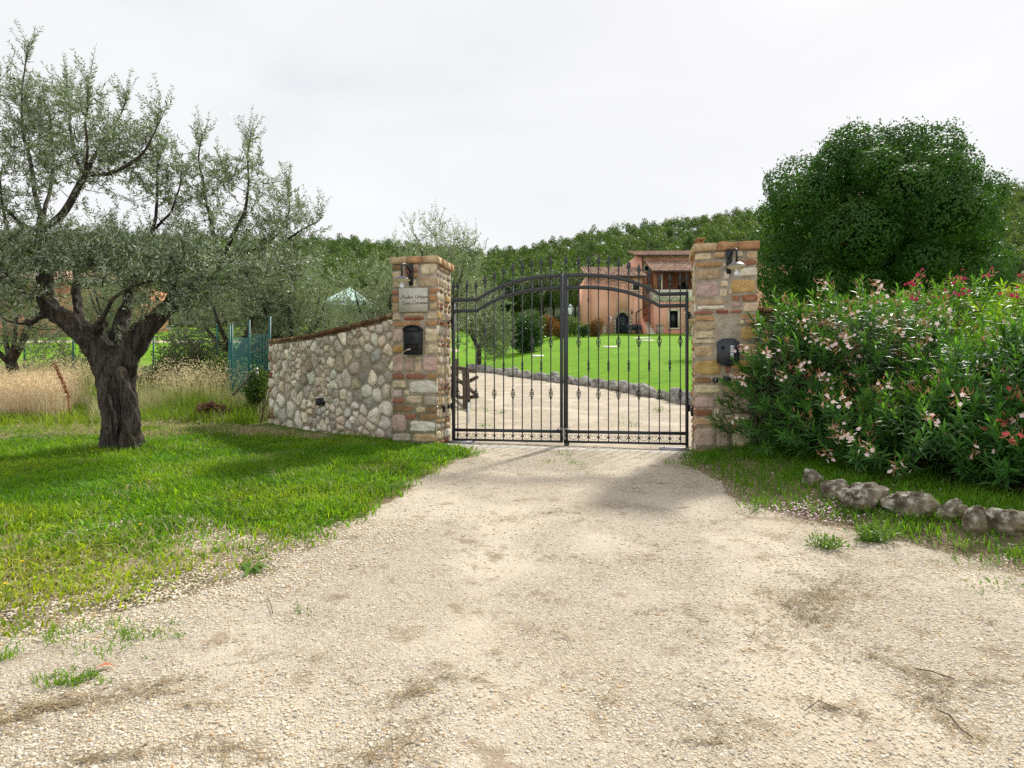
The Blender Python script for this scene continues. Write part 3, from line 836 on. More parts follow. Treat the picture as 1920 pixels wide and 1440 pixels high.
# ---- mailbox
mbx = on_pillar('mailbox', LFL, .211, 1.985, .03)
MW, MH = .27, .425
def arch(w, hs, ht, n=10, inset=0.0):
    a = np.linspace(0, PI, n)
    return [(inset, inset), (w - inset, inset)] + [(w / 2 + (w / 2 - inset) * math.cos(t_), hs + (ht - inset) * math.sin(t_)) for t_ in a]
m = MB(); V, F = extrude_poly(arch(MW, .355, .07), lambda u, v, d: (u, -d, v), 0, .085); m.add(V, F); m.build('body', MATS['cast_iron'], mbx)
m = MB()
ar = arch(MW + .016, .355, .078)[2:]
for (a, b) in zip(ar[:-1], ar[1:]): m.add(*beam((a[0] - .008, -.052, a[1]), (b[0] - .008, -.052, b[1]), .11, .012))
m.build('hood', MATS['cast_iron'], mbx)
m = MB(); m.add(*box(.03, -.095, .335, MW - .03, -.085, .352)); m.add(*box(.025, -.1, .352, MW - .025, -.083, .362)); m.build('letter_flap', MATS['black_plastic'], mbx)
m = MB(); cx, cz = MW / 2, .235
m.add(*tube([(cx + .05 * math.cos(a), -.09, cz + .055 * math.sin(a) - .02) for a in np.linspace(PI * .85, PI * 2.15, 14)], .006, 5))
m.add(*tube([(cx + .03 * math.cos(a), -.09, cz + .03 * math.sin(a)) for a in np.linspace(0, 2 * PI, 14)], .006, 5))
for k in range(5):
    a = PI / 2 + (k - 2) * .5; m.add(*tube([(cx, -.09, cz), (cx + .06 * math.cos(a), -.09, cz + .06 * math.sin(a))], [.007, .003], 5))
m.build('emblem', MATS['black_plastic'], mbx)
m = MB(); m.add(*box(.04, -.088, .055, MW - .04, -.08, .15)); m.build('window', MATS['dark_void'], mbx)
m = MB()
for q in (box(.03, -.096, .15, MW - .03, -.084, .158), box(.03, -.096, .045, MW - .03, -.084, .054), box(.03, -.096, .054, .038, -.084, .15), box(MW - .038, -.096, .054, MW - .03, -.084, .15)): m.add(*q)
m.build('window_frame', MATS['cast_iron'], mbx)
tag(mbx, 'black cast iron mailbox with arched hood fixed below the plaque', 'mailbox')
pp = on_pillar('paper_scrap', LFL, .211, 2.02, .12)
m = MB(); m.add(*beam((.05, -.01, .03), (.12, -.012, .045), .004, .022)); m.add(*beam((-.03, -.01, -.035), (.05, -.01, .03), .004, .007)); m.build('scrap', MATS['paper'], pp)
tag(pp, 'pale strip of paper poking out of the mailbox', 'paper')

# ---- intercom panel
ic = on_pillar('intercom_panel', RFL, .267, 1.79, .035)
IW, IH = .285, .37
top = [(IW * (1 - s_), IH - .045 + .045 * (1 if .28 < s_ < .72 else (sstep(0, .28, s_) if s_ < .5 else sstep(1, .72, s_)))) for s_ in np.linspace(0, 1, 15)]
bot = [(IW * s_, .045 - .045 * (sstep(0, .45, s_) if s_ < .5 else sstep(1, .55, s_))) for s_ in np.linspace(0, 1, 15)]
m = MB(); V, F = extrude_poly(bot + top, lambda u, v, d: (u, -d, v), 0, .028); m.add(V, F); m.build('faceplate', MATS['panel_grey'], ic)
m = MB(); V, F = lathe([(.024, 0), (.024, .006), (.019, .006), (.017, .002), (.001, .002)], 16); V = np.c_[V[:, 0] + .075, -V[:, 2] - .028, V[:, 1] + .245]; m.add(V, F); m.build('camera_lens', MATS['dark_void'], ic)
m = MB()
for k in range(3):
    for j in range(3): m.add(*box(.055 + j * .012, -.0295, .18 + k * .012, .061 + j * .012, -.028, .186 + k * .012))
m.build('speaker_grille', MATS['black_plastic'], ic)
btn = None
for k in range(8):
    if btn is None:
        m = MB(); m.add(*box(0, -.036, 0, .044, -.027, .0145)); btn = m.build('button', MATS['white_plastic'], ic); o = btn
    else:
        o = btn.copy(); COL.objects.link(o); o.parent = ic
    o.location = (.172, 0, .092 + k * .0235)
m = MB()
for k in range(8): m.add(*box(.236, -.0305, .093 + k * .0235, .252, -.028, .105 + k * .0235))
m.build('number_strip', MATS['black_plastic'], ic)
tag(ic, 'dark grey curved edge intercom panel with a column of eight white buttons', 'intercom')

ks = on_pillar('key_switch', RFL, .247, 1.60, .03)
m = MB(); V, F = lathe([(.04, 0), (.04, .02), (.03, .035), (.018, .04), (.001, .04)], 14); m.add(np.c_[V[:, 0], -V[:, 2], V[:, 1]], F); m.build('dial', MATS['black_plastic'], ks, smooth=True)
m = MB(); m.add(*box(-.004, -.05, -.02, .004, -.038, .02)); m.build('key_slot', MATS['steel'], ks)
tag(ks, 'round black key switch low on the intercom pillar', 'switch')
bx = on_pillar('junction_box', RFL, .34, 1.575, .03)
m = MB(); m.add(*box(0, -.05, 0, .10, 0, .075)); m.build('case', MATS['black_plastic'], bx)
m = MB(); m.add(*box(.008, -.054, .008, .092, -.05, .067)); m.build('lid', MATS['cast_iron'], bx)
tag(bx, 'small black box beside the key switch, half behind oleander leaves', 'box')
for FLp, xx, sx, z, lb in ((LFL, LW + .02, 1, 1.12, 'small black gate sensor on the mailbox pillar, facing the gate'), (RFL, -.02, -1, 1.10, 'small black gate sensor on the intercom pillar, facing the gate')):
    p = FLp + GU * xx + GN * .28
    s_ = empty('gate_sensor', (p[0], p[1], z), THETA)
    m = MB(); m.add(*box(min(0, sx * .03), -.025, 0, max(0, sx * .03), .025, .11)); m.build('housing', MATS['black_plastic'], s_)
    m = MB(); m.add(*box(min(sx * .03, sx * .034), -.017, .03, max(sx * .03, sx * .034), .017, .085)); m.build('lens', MATS['dark_glass'], s_)
    tag(s_, lb, 'sensor', 'gate sensors')
p = LFL - GU * .012 + GN * .1
yb = empty('yellow_marker', (p[0], p[1], 2.63), THETA)
m = MB(); m.add(*box(-.035, -.012, 0, .012, 0, .15)); m.build('plate', MATS['yellow'], yb)
m = MB(); m.add(*box(-.03, -.014, .03, .008, -.012, .05)); m.build('screw_strip', MATS['black_plastic'], yb)
tag(yb, 'small yellow plate on the edge of the plaque pillar', 'plate')

# ------------------------------------------------------------------ gate leaves
ZB = .66
IRON = MATS['iron']
def topz(s, W_=1.77):
    """centre height of the upper curved bar, s from the hinge"""
    t_ = np.clip((s - .41) / (W_ - .41), 0, 1)
    return 2.868 + .325 * (1 - (1 - t_) ** 2.7)
def lowz(s): return topz(s) - .172 - .012 * np.clip((s - .41) / 1.3, 0, 1)
SPEAR = None; BASK = None; COLLAR = None; SCR_LO = None; SCR_UP = None; BARS = {}

def spear_mesh():
    m = MB()
    V, F = lathe([(.009, 0), (.009, .09), (.014, .098), (.017, .108), (.014, .118), (.010, .124), (.013, .132), (.010, .140)], 8); m.add(V, F)
    prof = [(.010, .14), (.030, .185), (.027, .20), (.014, .245), (.003, .285)]
    V = []; 
    for r, z in prof: V += [(r, 0, z), (0, .42 * r, z), (-r, 0, z), (0, -.42 * r, z)]
    Fq = [[L * 4 + j, L * 4 + (j + 1) % 4, L * 4 + 4 + (j + 1) % 4, L * 4 + 4 + j] for L in range(4) for j in range(4)]
    m.add(V, np.array(Fq)); return m.mesh('spear', IRON)
def basket_mesh():
    m = MB()
    for k in range(4):
        z = np.linspace(-.062, .062, 11); a = k * PI / 2 + (z / .062) * 1.5
        r = .006 + .027 * np.cos(z / .062 * PI / 2) ** .8
        m.add(*tube(np.stack([r * np.cos(a), r * np.sin(a), z], -1), .0052, 5))
    for s_ in (-1, 1):
        V, F = lathe([(.011, s_ * .062), (.016, s_ * .068), (.016, s_ * .078), (.010, s_ * .084)], 8); m.add(V, F)
    return m.mesh('basket', IRON, smooth=True)
def collar_mesh():
    m = MB(); V, F = lathe([(.010, -.085), (.014, -.075), (.014, -.065), (.010, -.058), (.019, -.04), (.021, -.028), (.013, -.018), (.017, 0), (.013, .018), (.021, .028), (.019, .04), (.010, .058), (.014, .065), (.014, .075), (.010, .085)], 8)
    m.add(V, F); return m.mesh('collar', IRON, smooth=True)
def scroll_mesh(up):
    """C scroll with two curls, 0.13 m wide"""
    m = MB(); pts = []
    a = np.linspace(PI, 2 * PI, 15)
    belly = np.stack([.058 * np.cos(a), .0 * a, .052 * np.sin(a) + .012], -1)
    def curl(sx):
        t_ = np.linspace(0, 1, 14); ang = t_ * 4.6; r = .026 * (1 - t_ * .72)
        return np.stack([sx * (.058 - .026 + r * np.cos(ang)), 0 * t_, .012 + r * np.sin(ang)], -1)
    pts = np.concatenate([curl(-1)[::-1], belly[1:-1], curl(1)])
    if up: pts[:, 2] *= -1
    m.add(*tube(pts, .0042, 5)); return m.mesh('scroll', IRON, smooth=True)
SPEAR = spear_mesh(); BASK = basket_mesh(); COLLAR = collar_mesh(); SCR_LO = scroll_mesh(False); SCR_UP = scroll_mesh(True)

def kid(name, mesh, parent, loc, rot=(0, 0, 0)):
    o = bpy.data.objects.new(name, mesh); COL.objects.link(o); o.parent = parent; o.location = loc; o.rotation_euler = rot
    return o

def leaf(label, org, sgn, width, s0, ds, inner_w, last):
    """gate leaf in its own frame: x along the gate, 0 at the hinge; sgn=+1 left leaf, -1 right leaf"""
    r = empty('gate_leaf', (org[0], org[1], ZB), THETA)
    X = lambda s: sgn * s
    def bx(name, s_a, s_b, z0, z1, d=.045):
        m = MB(); x0, x1 = sorted((X(s_a), X(s_b))); m.add(*box(x0, -d / 2, z0, x1, d / 2, z1)); return m.build(name, IRON, r)
    bx('hinge_stile', 0, .045, 0, topz(0) + .03 - ZB)
    bx('inner_stile', width - inner_w, width, -.0, topz(width) + .032 - ZB)
    bx('bottom_rail', .047, width - inner_w - .002, .0, .034, .04)
    bx('lower_rail', .047, width - inner_w - .002, .145, .192, .041)
    for nm, fz in (('top_rail', topz), ('arched_rail', lowz)):
        ss = np.concatenate([[.047, .41], np.linspace(.41, width - inner_w - .002, 18)[1:]])
        m = MB(); hh = .026; V = []
        for s_ in ss:
            z = fz(s_) - ZB
            V += [(X(s_), -.021, z - hh), (X(s_), .021, z - hh), (X(s_), .021, z + hh), (X(s_), -.021, z + hh)]
        n = len(ss); Fq = [[i * 4 + j, i * 4 + (j + 1) % 4, i * 4 + 4 + (j + 1) % 4, i * 4 + 4 + j] for i in range(n - 1) for j in range(4)]
        Fq += [[0, 1, 2, 3], [(n - 1) * 4 + k for k in (3, 2, 1, 0)]]
        m.add(V, np.array(Fq)); m.build(nm, IRON, r)
    # rivets
    for i in range(11):
        s_ = s0 + ds * i
        zt = topz(s_) + .026 - ZB
        m = MB(); m.add(*box(X(s_) - .0075, -.0075, .035, X(s_) + .0075, .0075, zt + .02))
        for zz in (topz(s_) - ZB, lowz(s_) - ZB, .168):
            V, F = lathe([(.006, 0), (.005, .003), (.001, .004)], 6); m.add(np.c_[V[:, 0] + X(s_), -.0215 - V[:, 2], V[:, 1] + zz], F)
        m.add(*box(X(s_) - .014, -.014, .075, X(s_) + .014, .014, .105))
        b = m.build('bar', IRON, r)
        kid('spear_finial', SPEAR, b, (X(s_), 0, zt))
        if i % 2 == 0:
            for zz in (2.178, 1.40): kid('basket_knot', BASK, b, (X(s_), 0, zz - ZB), (0, 0, i * .7))
        else: kid('collar_knot', COLLAR, b, (X(s_), 0, 1.82 - ZB))
    for s_, zt in [(.022, topz(0) + .03 - ZB)] + ([(width - inner_w / 2, topz(width) + .032 - ZB)] if last else []):
        kid('spear_finial', SPEAR, r, (X(s_), 0, zt))
    edges = [.045] + [s0 + ds * i for i in range(11)] + [width - inner_w]
    for a, b in zip(edges[:-1], edges[1:]):
        c = (a + b) / 2; k = min(1.1, (b - a) / .148)
        o = kid('scroll', SCR_LO, r, (X(c), 0, .088)); o.scale = (k, 1, .9)
        zc = (topz(c) + lowz(c)) / 2 - ZB
        o = kid('scroll', SCR_UP, r, (X(c), 0, zc)); o.scale = (k, 1, 1)
        sl_ = math.atan2(topz(b) - topz(a), (b - a)) * sgn; o.rotation_euler = (0, -sl_, 0)
    m = MB()
    for zz in (2.55 - ZB, .9 - ZB + .3):
        m.add(*tube([(X(-.012), 0, zz - .05), (X(-.012), 0, zz + .05)], .016, 8)); m.add(*tube([(X(-.06), .0, zz), (X(.01), 0, zz)], .012, 8))
        m.add(*box(min(X(-.06), X(-.045)), -.04, zz - .045, max(X(-.06), X(-.045)), .04, zz + .045))
    m.build('hinge', MATS['black_plastic'], r)
    m = MB(); m.add(*tube([(X(.02), 0, -.0), (X(.02), 0, -.11)], .022, 8)); m.build('pivot_foot', MATS['black_plastic'], r)
    if last:
        m = MB(); m.add(*box(X(width - .01), -.03, -.075, X(width - .08), .03, .0)); m.build('drop_bolt', IRON, r)
    return tag(r, label, 'gate', 'gate leaves')
leaf('black wrought iron gate leaf hinged on the mailbox pillar', GL, 1, 1.752, .092, .1475, .042, False)
leaf('black wrought iron gate leaf hinged on the intercom pillar, with middle finial', GR, -1, 3.593 - 1.765, 3.593 - 3.477, .1486, .064, True)

# chain with padlock round the two stiles
def gp(s, z, off=0.0):
    p = GL + GU * s + GN * off
    return np.array([p[0], p[1], z])
c0 = gp(1.77, .875, 0)
ch = empty('chain', tuple(c0), THETA)
def link_mesh():
    m = MB(); a = np.linspace(0, 2 * PI, 15); pts = np.stack([.021 * np.cos(a), .011 * np.sin(a), 0 * a], -1)
    m.add(*tube(pts, .0042, 5, caps=False)); return m.mesh('link', MATS['steel'], smooth=True)
LK = link_mesh()
loop = []
for k in range(16):
    a = 2 * PI * k / 16; x = .098 * math.cos(a); y = .048 * math.sin(a)
    o = kid('link', LK, ch, (x, y, -.012 * math.cos(2 * a) + .01 * math.sin(a) + .0), (PI / 2 * (k % 2), .2 * math.sin(k * 2.1), math.atan2(.048 * math.cos(a), -.098 * math.sin(a))))
for k in range(3): kid('link', LK, ch, (.015, -.055, -.035 - k * .033), (PI / 2 * (k % 2), PI / 2, 0))
pk = empty('padlock', tuple(c0 + np.array([.0, -.06, -.165])), THETA)
m = MB(); m.add(*box(-.02, -.011, 0, .02, .011, .038)); m.build('body', MATS['galv'], pk)
m = MB(); a = np.linspace(0, PI, 9); m.add(*tube(np.stack([.012 * np.cos(a), 0 * a, .042 + .02 * np.sin(a)], -1), .0035, 6)); m.build('shackle', MATS['steel'], pk)
tag(ch, 'silver steel chain looped round the middle of the closed gate', 'chain')
tag(pk, 'small grey padlock hanging from the gate chain', 'padlock')

# underground motor covers and threshold
for s, lb in ((.17, 'grey metal cover plate on the ground at the mailbox pillar'), (3.40, 'grey metal cover plate on the ground at the intercom pillar')):
    p = GL + GU * s - GN * .02
    r = empty('motor_cover', (p[0], p[1], gz(p[0], p[1]) - .02), THETA)
    m = MB(); m.add(*box(-.22, -.11, 0, .19, .10, .045)); m.build('plate', MATS['galv'], r)
    m = MB()
    for xx in (-.17, .14): m.add(*box(xx, -.02, .045, xx + .03, .02, .051))
    m.build('bolts', MATS['steel'], r)
    tag(r, lb, 'cover', 'motor covers under the gate')
m = MB(); pts = []
n = 40
for i in range(n + 1):
    s = -.02 + 3.63 * i / n
    for off in (-.46, -.40, -.27, -.21):
        p = GL + GU * s + GN * off; pts.append((p[0], p[1], gz(p[0], p[1]) + (.012 if off in (-.40, -.27) else -.03) + .006 * vnoise(np.array([[s * 5, off * 9, 1]]), 4)[0]))
Fq = [[i * 4 + j, i * 4 + 4 + j, i * 4 + 5 + j, i * 4 + 1 + j] for i in range(n) for j in range(3)]
m.add(pts, np.array(Fq)); o = m.build('threshold', MATS['concrete'], smooth=False); tag(o, kind='structure')

# ------------------------------------------------------------------ rubble wall
def clip_cell(c, others, box_):
    poly = [(box_[0], box_[1]), (box_[2], box_[1]), (box_[2], box_[3]), (box_[0], box_[3])]
    for o in others:
        mx, my = (c[0] + o[0]) / 2, (c[1] + o[1]) / 2; nx, ny = o[0] - c[0], o[1] - c[1]
        out = []
        for k in range(len(poly)):
            a, b = poly[k], poly[(k + 1) % len(poly)]
            da = (a[0] - mx) * nx + (a[1] - my) * ny; db = (b[0] - mx) * nx + (b[1] - my) * ny
            if da <= 0: out.append(a)
            if (da < 0 < db) or (db < 0 < da):
                t_ = da / (da - db); out.append((a[0] + (b[0] - a[0]) * t_, a[1] + (b[1] - a[1]) * t_))
        poly = out
        if len(poly) < 3: return None
    return np.array(poly)

def rubble(mb, path, L, topf, botf, rr, side=-1, spacing=.152, quoin=True):
    """path(s) -> (x, y, nx, ny) front point and outward normal; stones as Voronoi cells"""
    Hm = max(topf(s) - botf(s) for s in np.linspace(0, L, 20))
    seeds = []
    tries = 0
    while tries < 9000:
        tries += 1
        s = rr.uniform(.02, L - .02); v = rr.uniform(0, Hm)
        if v > topf(s) - botf(s): continue
        loc = spacing * (1.1 + .95 * vnoise(np.array([[s * 2.1, v * 2.1, 3.3]]), 8)[0])
        if all((s - a) ** 2 + (v - b) ** 2 * 1.25 > loc * loc for a, b in seeds): seeds.append((s, v))
    def world(u, v, o):
        x, y, nx, ny = path(np.clip(u, -.02, L + .02))
        return np.stack([x + nx * o, y + ny * o, botf(np.clip(u, 0, L)) + v], -1)
    for k, c in enumerate(seeds):
        near = [o for o in seeds if o is not c and (o[0] - c[0]) ** 2 + (o[1] - c[1]) ** 2 < .5]
        s_ = c[0]; tv = topf(s_) - botf(s_)
        poly = clip_cell(c, near, (max(0, s_ - .3), max(-.05, c[1] - .25), min(L, s_ + .3), min(tv, c[1] + .25)))
        if poly is None: continue
        cen = poly.mean(0)
        # resample the outline and round it
        d = np.r_[poly, poly[:1]]; ln = np.r_[0, np.cumsum(np.linalg.norm(np.diff(d, axis=0), axis=1))]
        tt = np.linspace(0, ln[-1], 22, endpoint=False)
        q = np.stack([np.interp(tt, ln, d[:, 0]), np.interp(tt, ln, d[:, 1])], -1)
        for _ in range(0): q = (q * 2 + np.roll(q, 1, 0) + np.roll(q, -1, 0)) / 4
        q = cen + (q - cen) * rr.uniform(.70, .93)
        q = q + .020 * fbm(np.c_[q * 14, np.full(len(q), k * 1.3)], k, 2)[:, None] * unit(q - cen)
        r_ = rr.random()
        cn = rr.choice(['cream', 'white', 'grey', 'pitted', 'tan', 'blue', 'pink', 'brown', 'ochre', 'red'], p=[.27, .31, .16, .12, .05, .05, .01, .02, .006, .004])
        col = (np.array(PALC[cn]) * .55 + .45 * np.array([.72, .70, .65])) * rr.choice([.62, .85, 1.0, 1.15, 1.3, 1.5], p=[.04, .12, .22, .26, .22, .14]) * rr.uniform(.92, 1.08) * rr.uniform(.97, 1.03, 3)
        rings = [(1.0, -.03), (.97, .006), (.86, .022), (.6, .030), (.3, .032)]
        pr = rr.uniform(.7, 1.35); V = []
        tilt = rr.normal(size=2) * .09
        for sc_, o in rings:
            p = cen + (q - cen) * sc_
            off = o * pr + ((p - cen) @ tilt) * (o > 0) + (.026 * fbm(np.c_[p * 20, np.full(len(p), k)], k, 4) if o > 0 else 0)
            V.append(world(p[:, 0], p[:, 1], off))
        V.append(world(np.array([cen[0]]), np.array([cen[1]]), np.array([.044 * pr])))
        V = np.concatenate(V); n = 22; a = np.arange(n); b = (a + 1) % n
        Fq = np.concatenate([np.stack([L_ * n + a, L_ * n + b, L_ * n + n + b, L_ * n + n + a], -1) for L_ in range(4)])
        Ft = np.stack([4 * n + a, 4 * n + b, np.full(n, 5 * n)], -1)
        mb.add(V, [Fq, Ft], col)
    # mortar core
    n = 90; mrows = 26; V = []
    ss = np.linspace(-.01, L + .0, n)
    for s in ss:
        x, y, nx, ny = path(s); zb_, zt_ = botf(s) - .3, topf(s)
        vv = np.linspace(zb_, zt_, mrows)
        o = .006 * fbm(np.c_[np.full(mrows, s * 9), vv * 9, np.zeros(mrows)], 5, 3)
        V.append(np.stack([x + nx * o, y + ny * o, vv], -1))
        V.append(np.array([[x - nx * .36, y - ny * .36, zt_], [x - nx * .36, y - ny * .36, zb_]]))
    V = np.concatenate(V); R_ = mrows + 2
    i = np.arange(n - 1)[:, None] * R_; j = np.arange(R_)[None]; k2 = (j + 1) % R_
    F = np.stack([i + j, i + k2, i + R_ + k2, i + R_ + j], -1).reshape(-1, 4)
    o_ = (n - 1) * R_
    mb.add(V, F, MORTAR)
    mb.add(V[[0, mrows - 1, mrows, mrows + 1]], np.array([[0, 1, 2, 3]]), MORTAR); e_ = V[o_:o_ + R_]; mb.add(e_[[0, mrows - 1, mrows, mrows + 1]], np.array([[3, 2, 1, 0]]), MORTAR)

def bez(A, B, C, n=60):
    t_ = np.linspace(0, 1, n)[:, None]; p = (1 - t_) ** 2 * A + 2 * t_ * (1 - t_) * B + t_ ** 2 * C
    d = np.r_[0, np.cumsum(np.linalg.norm(np.diff(p, axis=0), axis=1))]
    return p, d
def make_wall(label, A, B, C, top_s, nside, seed, rocks=True):
    A, B, C = map(np.asarray, (A, B, C)); p, d = bez(A, B, C); L = d[-1]
    tg = unit(np.gradient(p, axis=0)); nr = np.stack([tg[:, 1], -tg[:, 0]], -1) * nside
    def path(s):
        return np.interp(s, d, p[:, 0]), np.interp(s, d, p[:, 1]), np.interp(s, d, nr[:, 0]), np.interp(s, d, nr[:, 1])
    topf = lambda s: np.interp(s / L, top_s[0], top_s[1])
    bz = ground(p[:, 0], p[:, 1], False) - .06
    botf = lambda s: np.interp(s, d, bz)
    rr = np.random.default_rng(seed)
    root = empty('stone_wall', (p[0, 0], p[0, 1], bz[0]))
    mb = MB(); rubble(mb, path, L, topf, botf, rr)
    # quoins on the free end
    z = botf(L); k = 0
    while z < topf(L) - .05:
        h = rr.choice([.07, .12, .16, .2]); h = min(h, topf(L) - z)
        w_ = rr.uniform(.10, .24); c = PALC[rr.choice(['cream', 'tan', 'white', 'pitted', 'red'] if h > .1 else ['red', 'orange', 'brown'])]
        V, F = stone_block(0, 0, w_, h, .05, .01, seed * 50 + k)
        x0, y0, nx, ny = path(L); tx, ty = tg[-1]
        Wv = np.stack([x0 - tx * (w_ - V[:, 0]) + nx * V[:, 2] + tx * .015, y0 - ty * (w_ - V[:, 0]) + ny * V[:, 2] + ty * .015, z + V[:, 1]], -1)
        mb.add(Wv, F, np.array(c) * rr.uniform(.85, 1.1))
        V, F = stone_block(0, 0, .37, h, .012, .01, seed * 50 + k + 7)
        Wv = np.stack([x0 + tx * V[:, 2] - nx * (V[:, 0] - .005), y0 + ty * V[:, 2] - ny * (V[:, 0] - .005), z + V[:, 1]], -1)
        mb.add(Wv, F, np.array(c) * rr.uniform(.8, 1.05))
        z += h; k += 1
    V_off = np.array([p[0, 0], p[0, 1], bz[0]])
    mb.V = [v - V_off for v in mb.V]
    mb.build('masonry', MATS['masonry'], root, smooth=False)
    cp = MB()
    for row, (zz0, th_, over) in enumerate(((.0, .03, .02), (.032, .052, .055))):
        s = -.0
        while s < L - .02:
            w_ = rr.uniform(.13, .155) if row else rr.uniform(.2, .3)
            w_ = min(w_, L + .02 - s); x0, y0, nx, ny = path(s + .004); x1, y1, mx_, my_ = path(s + w_ - .004)
            za, zb2 = topf(s) + zz0, topf(min(L, s + w_)) + zz0; dz = rr.uniform(-.004, .005); ov = over + rr.uniform(-.008, .008)
            V = np.array([(x0 + nx * ov, y0 + ny * ov, za + dz), (x1 + mx_ * ov, y1 + my_ * ov, zb2 + dz), (x1 - mx_ * .40, y1 - my_ * .40, zb2 + dz), (x0 - nx * .40, y0 - ny * .40, za + dz)])
            V = np.concatenate([V, V + (0, 0, th_)]) - V_off
            cp.add(V, BOXF, np.array(PALC[rr.choice(['brown', 'brown', 'red', 'tan'])]) * rr.uniform(.5, .85)); s += w_
    cp.build('brick_coping', MATS['masonry'], root)
    return tag(root, label, 'wall', 'stone walls flanking the gate'), path, topf, L
# left wall: top heights follow the sweep seen in the photo
wA = LFL + GN * .24 + GU * .03; wC = np.array([-4.70, 12.35]); wB = np.array([-3.02, 10.62])
pp_, dd_ = bez(wA, wB, wC)
tops = []
for q, s in zip(pp_, dd_ / dd_[-1]):
    px = 960 + q[0] / q[1] * FPX
    py = np.interp(px, [507, 560, 600, 640, 680, 720, 740], [637, 630.5, 623, 613.5, 603.5, 593, 587])
    tops.append(CAMZ + (720 - py) / FPX * q[1] - .085)
wl, wpath, wtop, wL = make_wall('curved rubble stone wall with brick coping left of the plaque pillar', wA, wB, wC, (dd_ / dd_[-1], tops), -1, 21)
rA = RFL + GU * (RW - .03) + GN * .30
make_wall('stone wall with brick coping behind the oleanders', rA, rA + np.array([1.6, .25]), rA + np.array([4.4, 1.6]), ([0, .3, 1], [2.53, 2.42, 2.2]), 1, 33)
# recessed light in the wall
for sfrac in [0]:
    ss = np.linspace(0, wL, 200); xs = [960 + wpath(s)[0] / wpath(s)[1] * FPX for s in ss]
    s = ss[int(np.argmin(abs(np.array(xs) - 604)))]
    x, y, nx, ny = wpath(s)
    r = empty('wall_light', (x + nx * .05, y + ny * .05, CAMZ - 33 / FPX * y - .06), math.atan2(ny, nx) + PI / 2)
    m = MB(); m.add(*box(-.095, -.012, 0, .095, .06, .125)); m.build('frame', MATS['black_plastic'], r)
    m = MB()
    for k in range(4): m.add(*beam((-.08, -.022, .022 + k * .028), (.08, -.022, .022 + k * .028), .022, .012))
    m.build('louvre', MATS['iron'], r)
    tag(r, 'small dark louvred light set into the rubble wall', 'light')
# ------------------------------------------------------------------ the big olive
ZO = gz(-5.55, 9.05)
def px_path(lst):
    """(px, py, depth, radius px) -> points, radii"""
    a = np.array(lst, float)
    pts = np.array([P(x, y, d) for x, y, d, r in a]); rad = a[:, 3] / FPX * a[:, 2]
    return pts, rad
def smooth_path(pts, rad, n):
    t0 = np.r_[0, np.cumsum(np.linalg.norm(np.diff(pts, axis=0), axis=1))]
    tt = np.linspace(0, t0[-1], n)
    q = np.stack([np.interp(tt, t0, pts[:, k]) for k in range(3)], -1); r = np.interp(tt, t0, rad)
    for _ in range(max(1, n // 12)):
        q[1:-1] = (q[:-2] + 2 * q[1:-1] + q[2:]) / 4; r[1:-1] = (r[:-2] + 2 * r[1:-1] + r[2:]) / 4
    return q, r

thick = [
 [(234, 876, 9.05, 43), (232, 850, 9.05, 39), (228, 820, 9.05, 35), (225, 780, 9.05, 33), (220, 740, 9.05, 34), (213, 700, 9.05, 36), (208, 672, 9.05, 37)],
 [(206, 690, 9.02, 30), (188, 655, 9.0, 29), (160, 625, 8.95, 25), (132, 603, 8.9, 22), (104, 587, 8.9, 20), (86, 566, 8.95, 17), (82, 540, 9.0, 14), (85, 505, 9.05, 13.5), (82, 470, 9.1, 14), (76, 435, 9.15, 10), (77, 405, 9.2, 6)],
 [(226, 690, 9.08, 28), (243, 660, 9.1, 27), (264, 625, 9.15, 23), (288, 598, 9.2, 19), (312, 580, 9.25, 15), (338, 560, 9.3, 11), (362, 532, 9.4, 9), (388, 505, 9.5, 9), (416, 488, 9.6, 8), (446, 476, 9.7, 6), (486, 472, 9.8, 4)],
 [(214, 660, 9.2, 22), (224, 620, 9.35, 15), (236, 575, 9.5, 11), (246, 535, 9.6, 8), (262, 500, 9.7, 6)],
 [(176, 640, 9.1, 15), (182, 617, 8.85, 11), (188, 607, 8.7, 8)],
 [(150, 600, 9.2, 9), (143, 560, 9.45, 9), (143, 520, 9.55, 8), (150, 485, 9.6, 5)],
 [(240, 862, 8.82, 19), (248, 790, 8.78, 15), (240, 740, 8.76, 14), (222, 690, 8.82, 12)],
 [(210, 866, 8.86, 17), (206, 790, 8.80, 14), (198, 730, 8.80, 13), (188, 680, 8.86, 11)],
 [(256, 868, 9.1, 15), (250, 800, 9.1, 13), (246, 730, 9.1, 12), (246, 670, 9.1, 11)],
 [(206, 872, 9.1, 14), (206, 840, 9.1, 11), (209, 800, 9.1, 10)],
 [(88, 590, 8.9, 9), (66, 600, 8.9, 7), (44, 607, 8.95, 4)],
]
OUT_X = [-200, 0, 50, 70, 90, 170, 240, 300, 312, 345, 380, 410, 430, 470, 500, 540, 580, 610, 640]
OUT_Y = [150, 125, 72, 105, 130, 145, 195, 207, 262, 280, 237, 272, 290, 248, 285, 328, 380, 412, 470]
def above_outline(p, slack=0):
    """crown silhouette of the old olive: True where a point would stick out of it"""
    px = 960 + p[:, 0] / p[:, 1] * FPX; py = 720 - (p[:, 2] - CAMZ) / p[:, 1] * FPX
    return py < np.interp(px, OUT_X, OUT_Y) - slack
mb = MB()
for k, tr in enumerate(thick):
    p, r = px_path(tr); q, r = smooth_path(p, r * .92, 26)
    if k == 0: r = r * (1 + .16 * np.exp(-((q[:, 2] - ZO) / .18) ** 2))
    mb.add(*tube(q, r, 14))
tmp = mb.build('trunk_tmp', MATS['bark_olive'], color=False)
md = tmp.modifiers.new('r', 'REMESH'); md.mode = 'VOXEL'; md.voxel_size = .026
